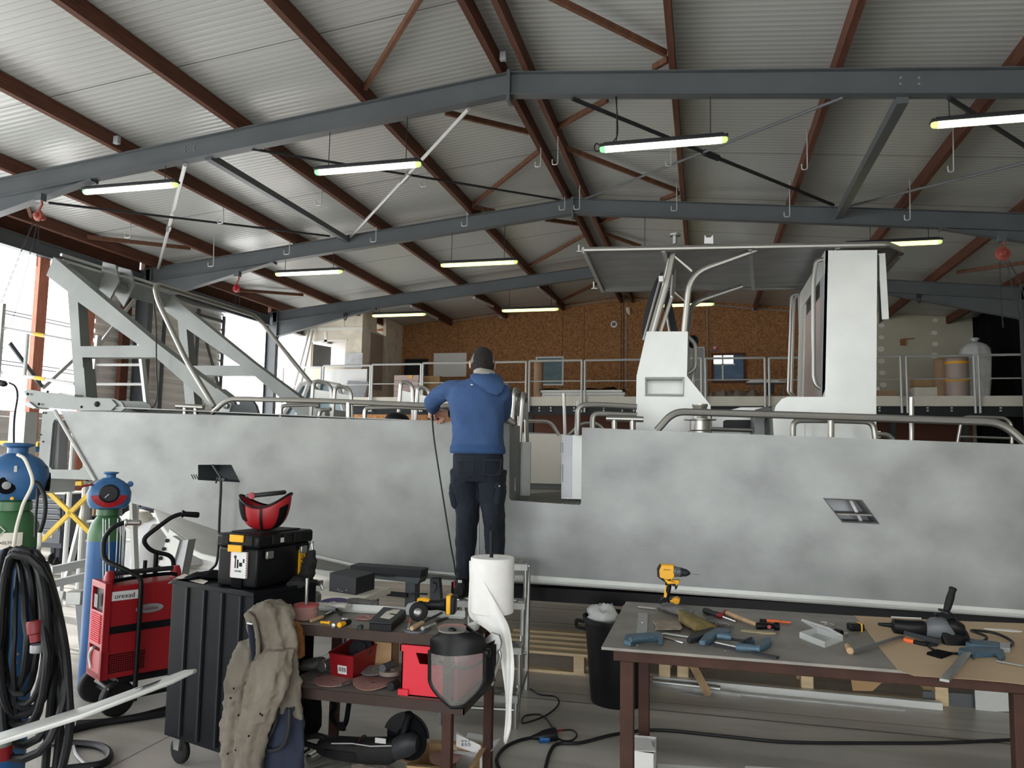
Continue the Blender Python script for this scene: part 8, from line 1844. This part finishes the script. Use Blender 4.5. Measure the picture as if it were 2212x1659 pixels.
obj('waist_seam', MB().tube([V(p) for p in [mp(1033,991,MYY)+V((.176*math.cos(a_),.137*math.sin(a_),0)) for a_ in [i*PI/12 for i in range(24)]]],.0025,5,closed=True), 'denim_seam', tro)
# shoes
for x in (999,1074):
    base = mp(x,1283,5.10); base.z = .679
    sh_ = obj('shoe', MB().loft([(base+V((0,-.085,.045)),V((.028,0,0)),Z1*.03),(base+V((0,-.07,.05)),V((.038,0,0)),Z1*.045),(base+V((0,-.01,.05)),V((.042,0,0)),Z1*.048),(base+V((0,.06,.04)),V((.044,0,0)),Z1*.036),(base+V((0,.13,.035)),V((.048,0,0)),Z1*.032),(base+V((0,.18,.03)),V((.03,0,0)),Z1*.022)],20,p=2.6), 'rubber', man)
    obj('sole', MB().prism([base+V((.045*math.cos(a_)*(1.05 if math.sin(a_)>0 else .9), .05+.14*math.sin(a_),.001)) for a_ in [i*PI/12 for i in range(24)]], Z1*.018), 'black', sh_)
    obj('shoe_collar', MB().lathe(base+V((0,-.02,.07)), V((0,-.1,1)), [(0,.045),(.03,.047),(.05,.046),(.055,.04)],18), 'black', sh_); obj('red_tab', MB().box(base+V((-.05,-.05,.06)),base+V((-.040,-.01,.105))), 'red', sh_); obj('heel_tab', MB().box(base+V((-.012,-.072,.1)),base+V((.016,-.062,.118))), 'steel_light', sh_)
# red grinder in his hands, its lead
rg = thing('red_grinder', gcen, 'small red and black grinder held on the boat edge by the man', 'grinder')
obj('grinder_body', MB().loft([(mp(936,882,5.50),V((.022,0,0)),V((0,.022,0))),(mp(936,892,5.54),V((.030,0,0)),V((0,.028,0))),(mp(937,900,5.57),V((.034,0,0)),V((0,.03,0))),(mp(938,904,5.58),V((.03,0,0)),V((0,.028,0)))],18), 'red_dark', rg)
cc = mp(940,909,5.60); cc.z = dz(cc.x)+.008; obj('sanding_pad', MB().lathe(cc, Z1, [(-.004,.058),(.0,.06),(.008,.06),(.012,.04),(.02,.02)],26), 'steel_dark', rg)
one('grinder_lead', MB().tube(spl([mp(x,y,Y) for x,y,Y in ((936,885,5.48),(934,905,5.42),(938,950,5.38),(947,1010,5.36),(958,1080,5.34),(966,1130,5.32),(975,1185,5.28),(980,1210,5.2),(984,1240,5.0))],6), .006, 7), 'cable', 'thin black lead hanging from the red grinder down along the hull', 'cable')
one('black_helmet', MB().ball(mp(857,908,6.0),(.11,.09,.07),18,10), 'black', 'black domed thing on the deck behind the rail left of the man', 'helmet')
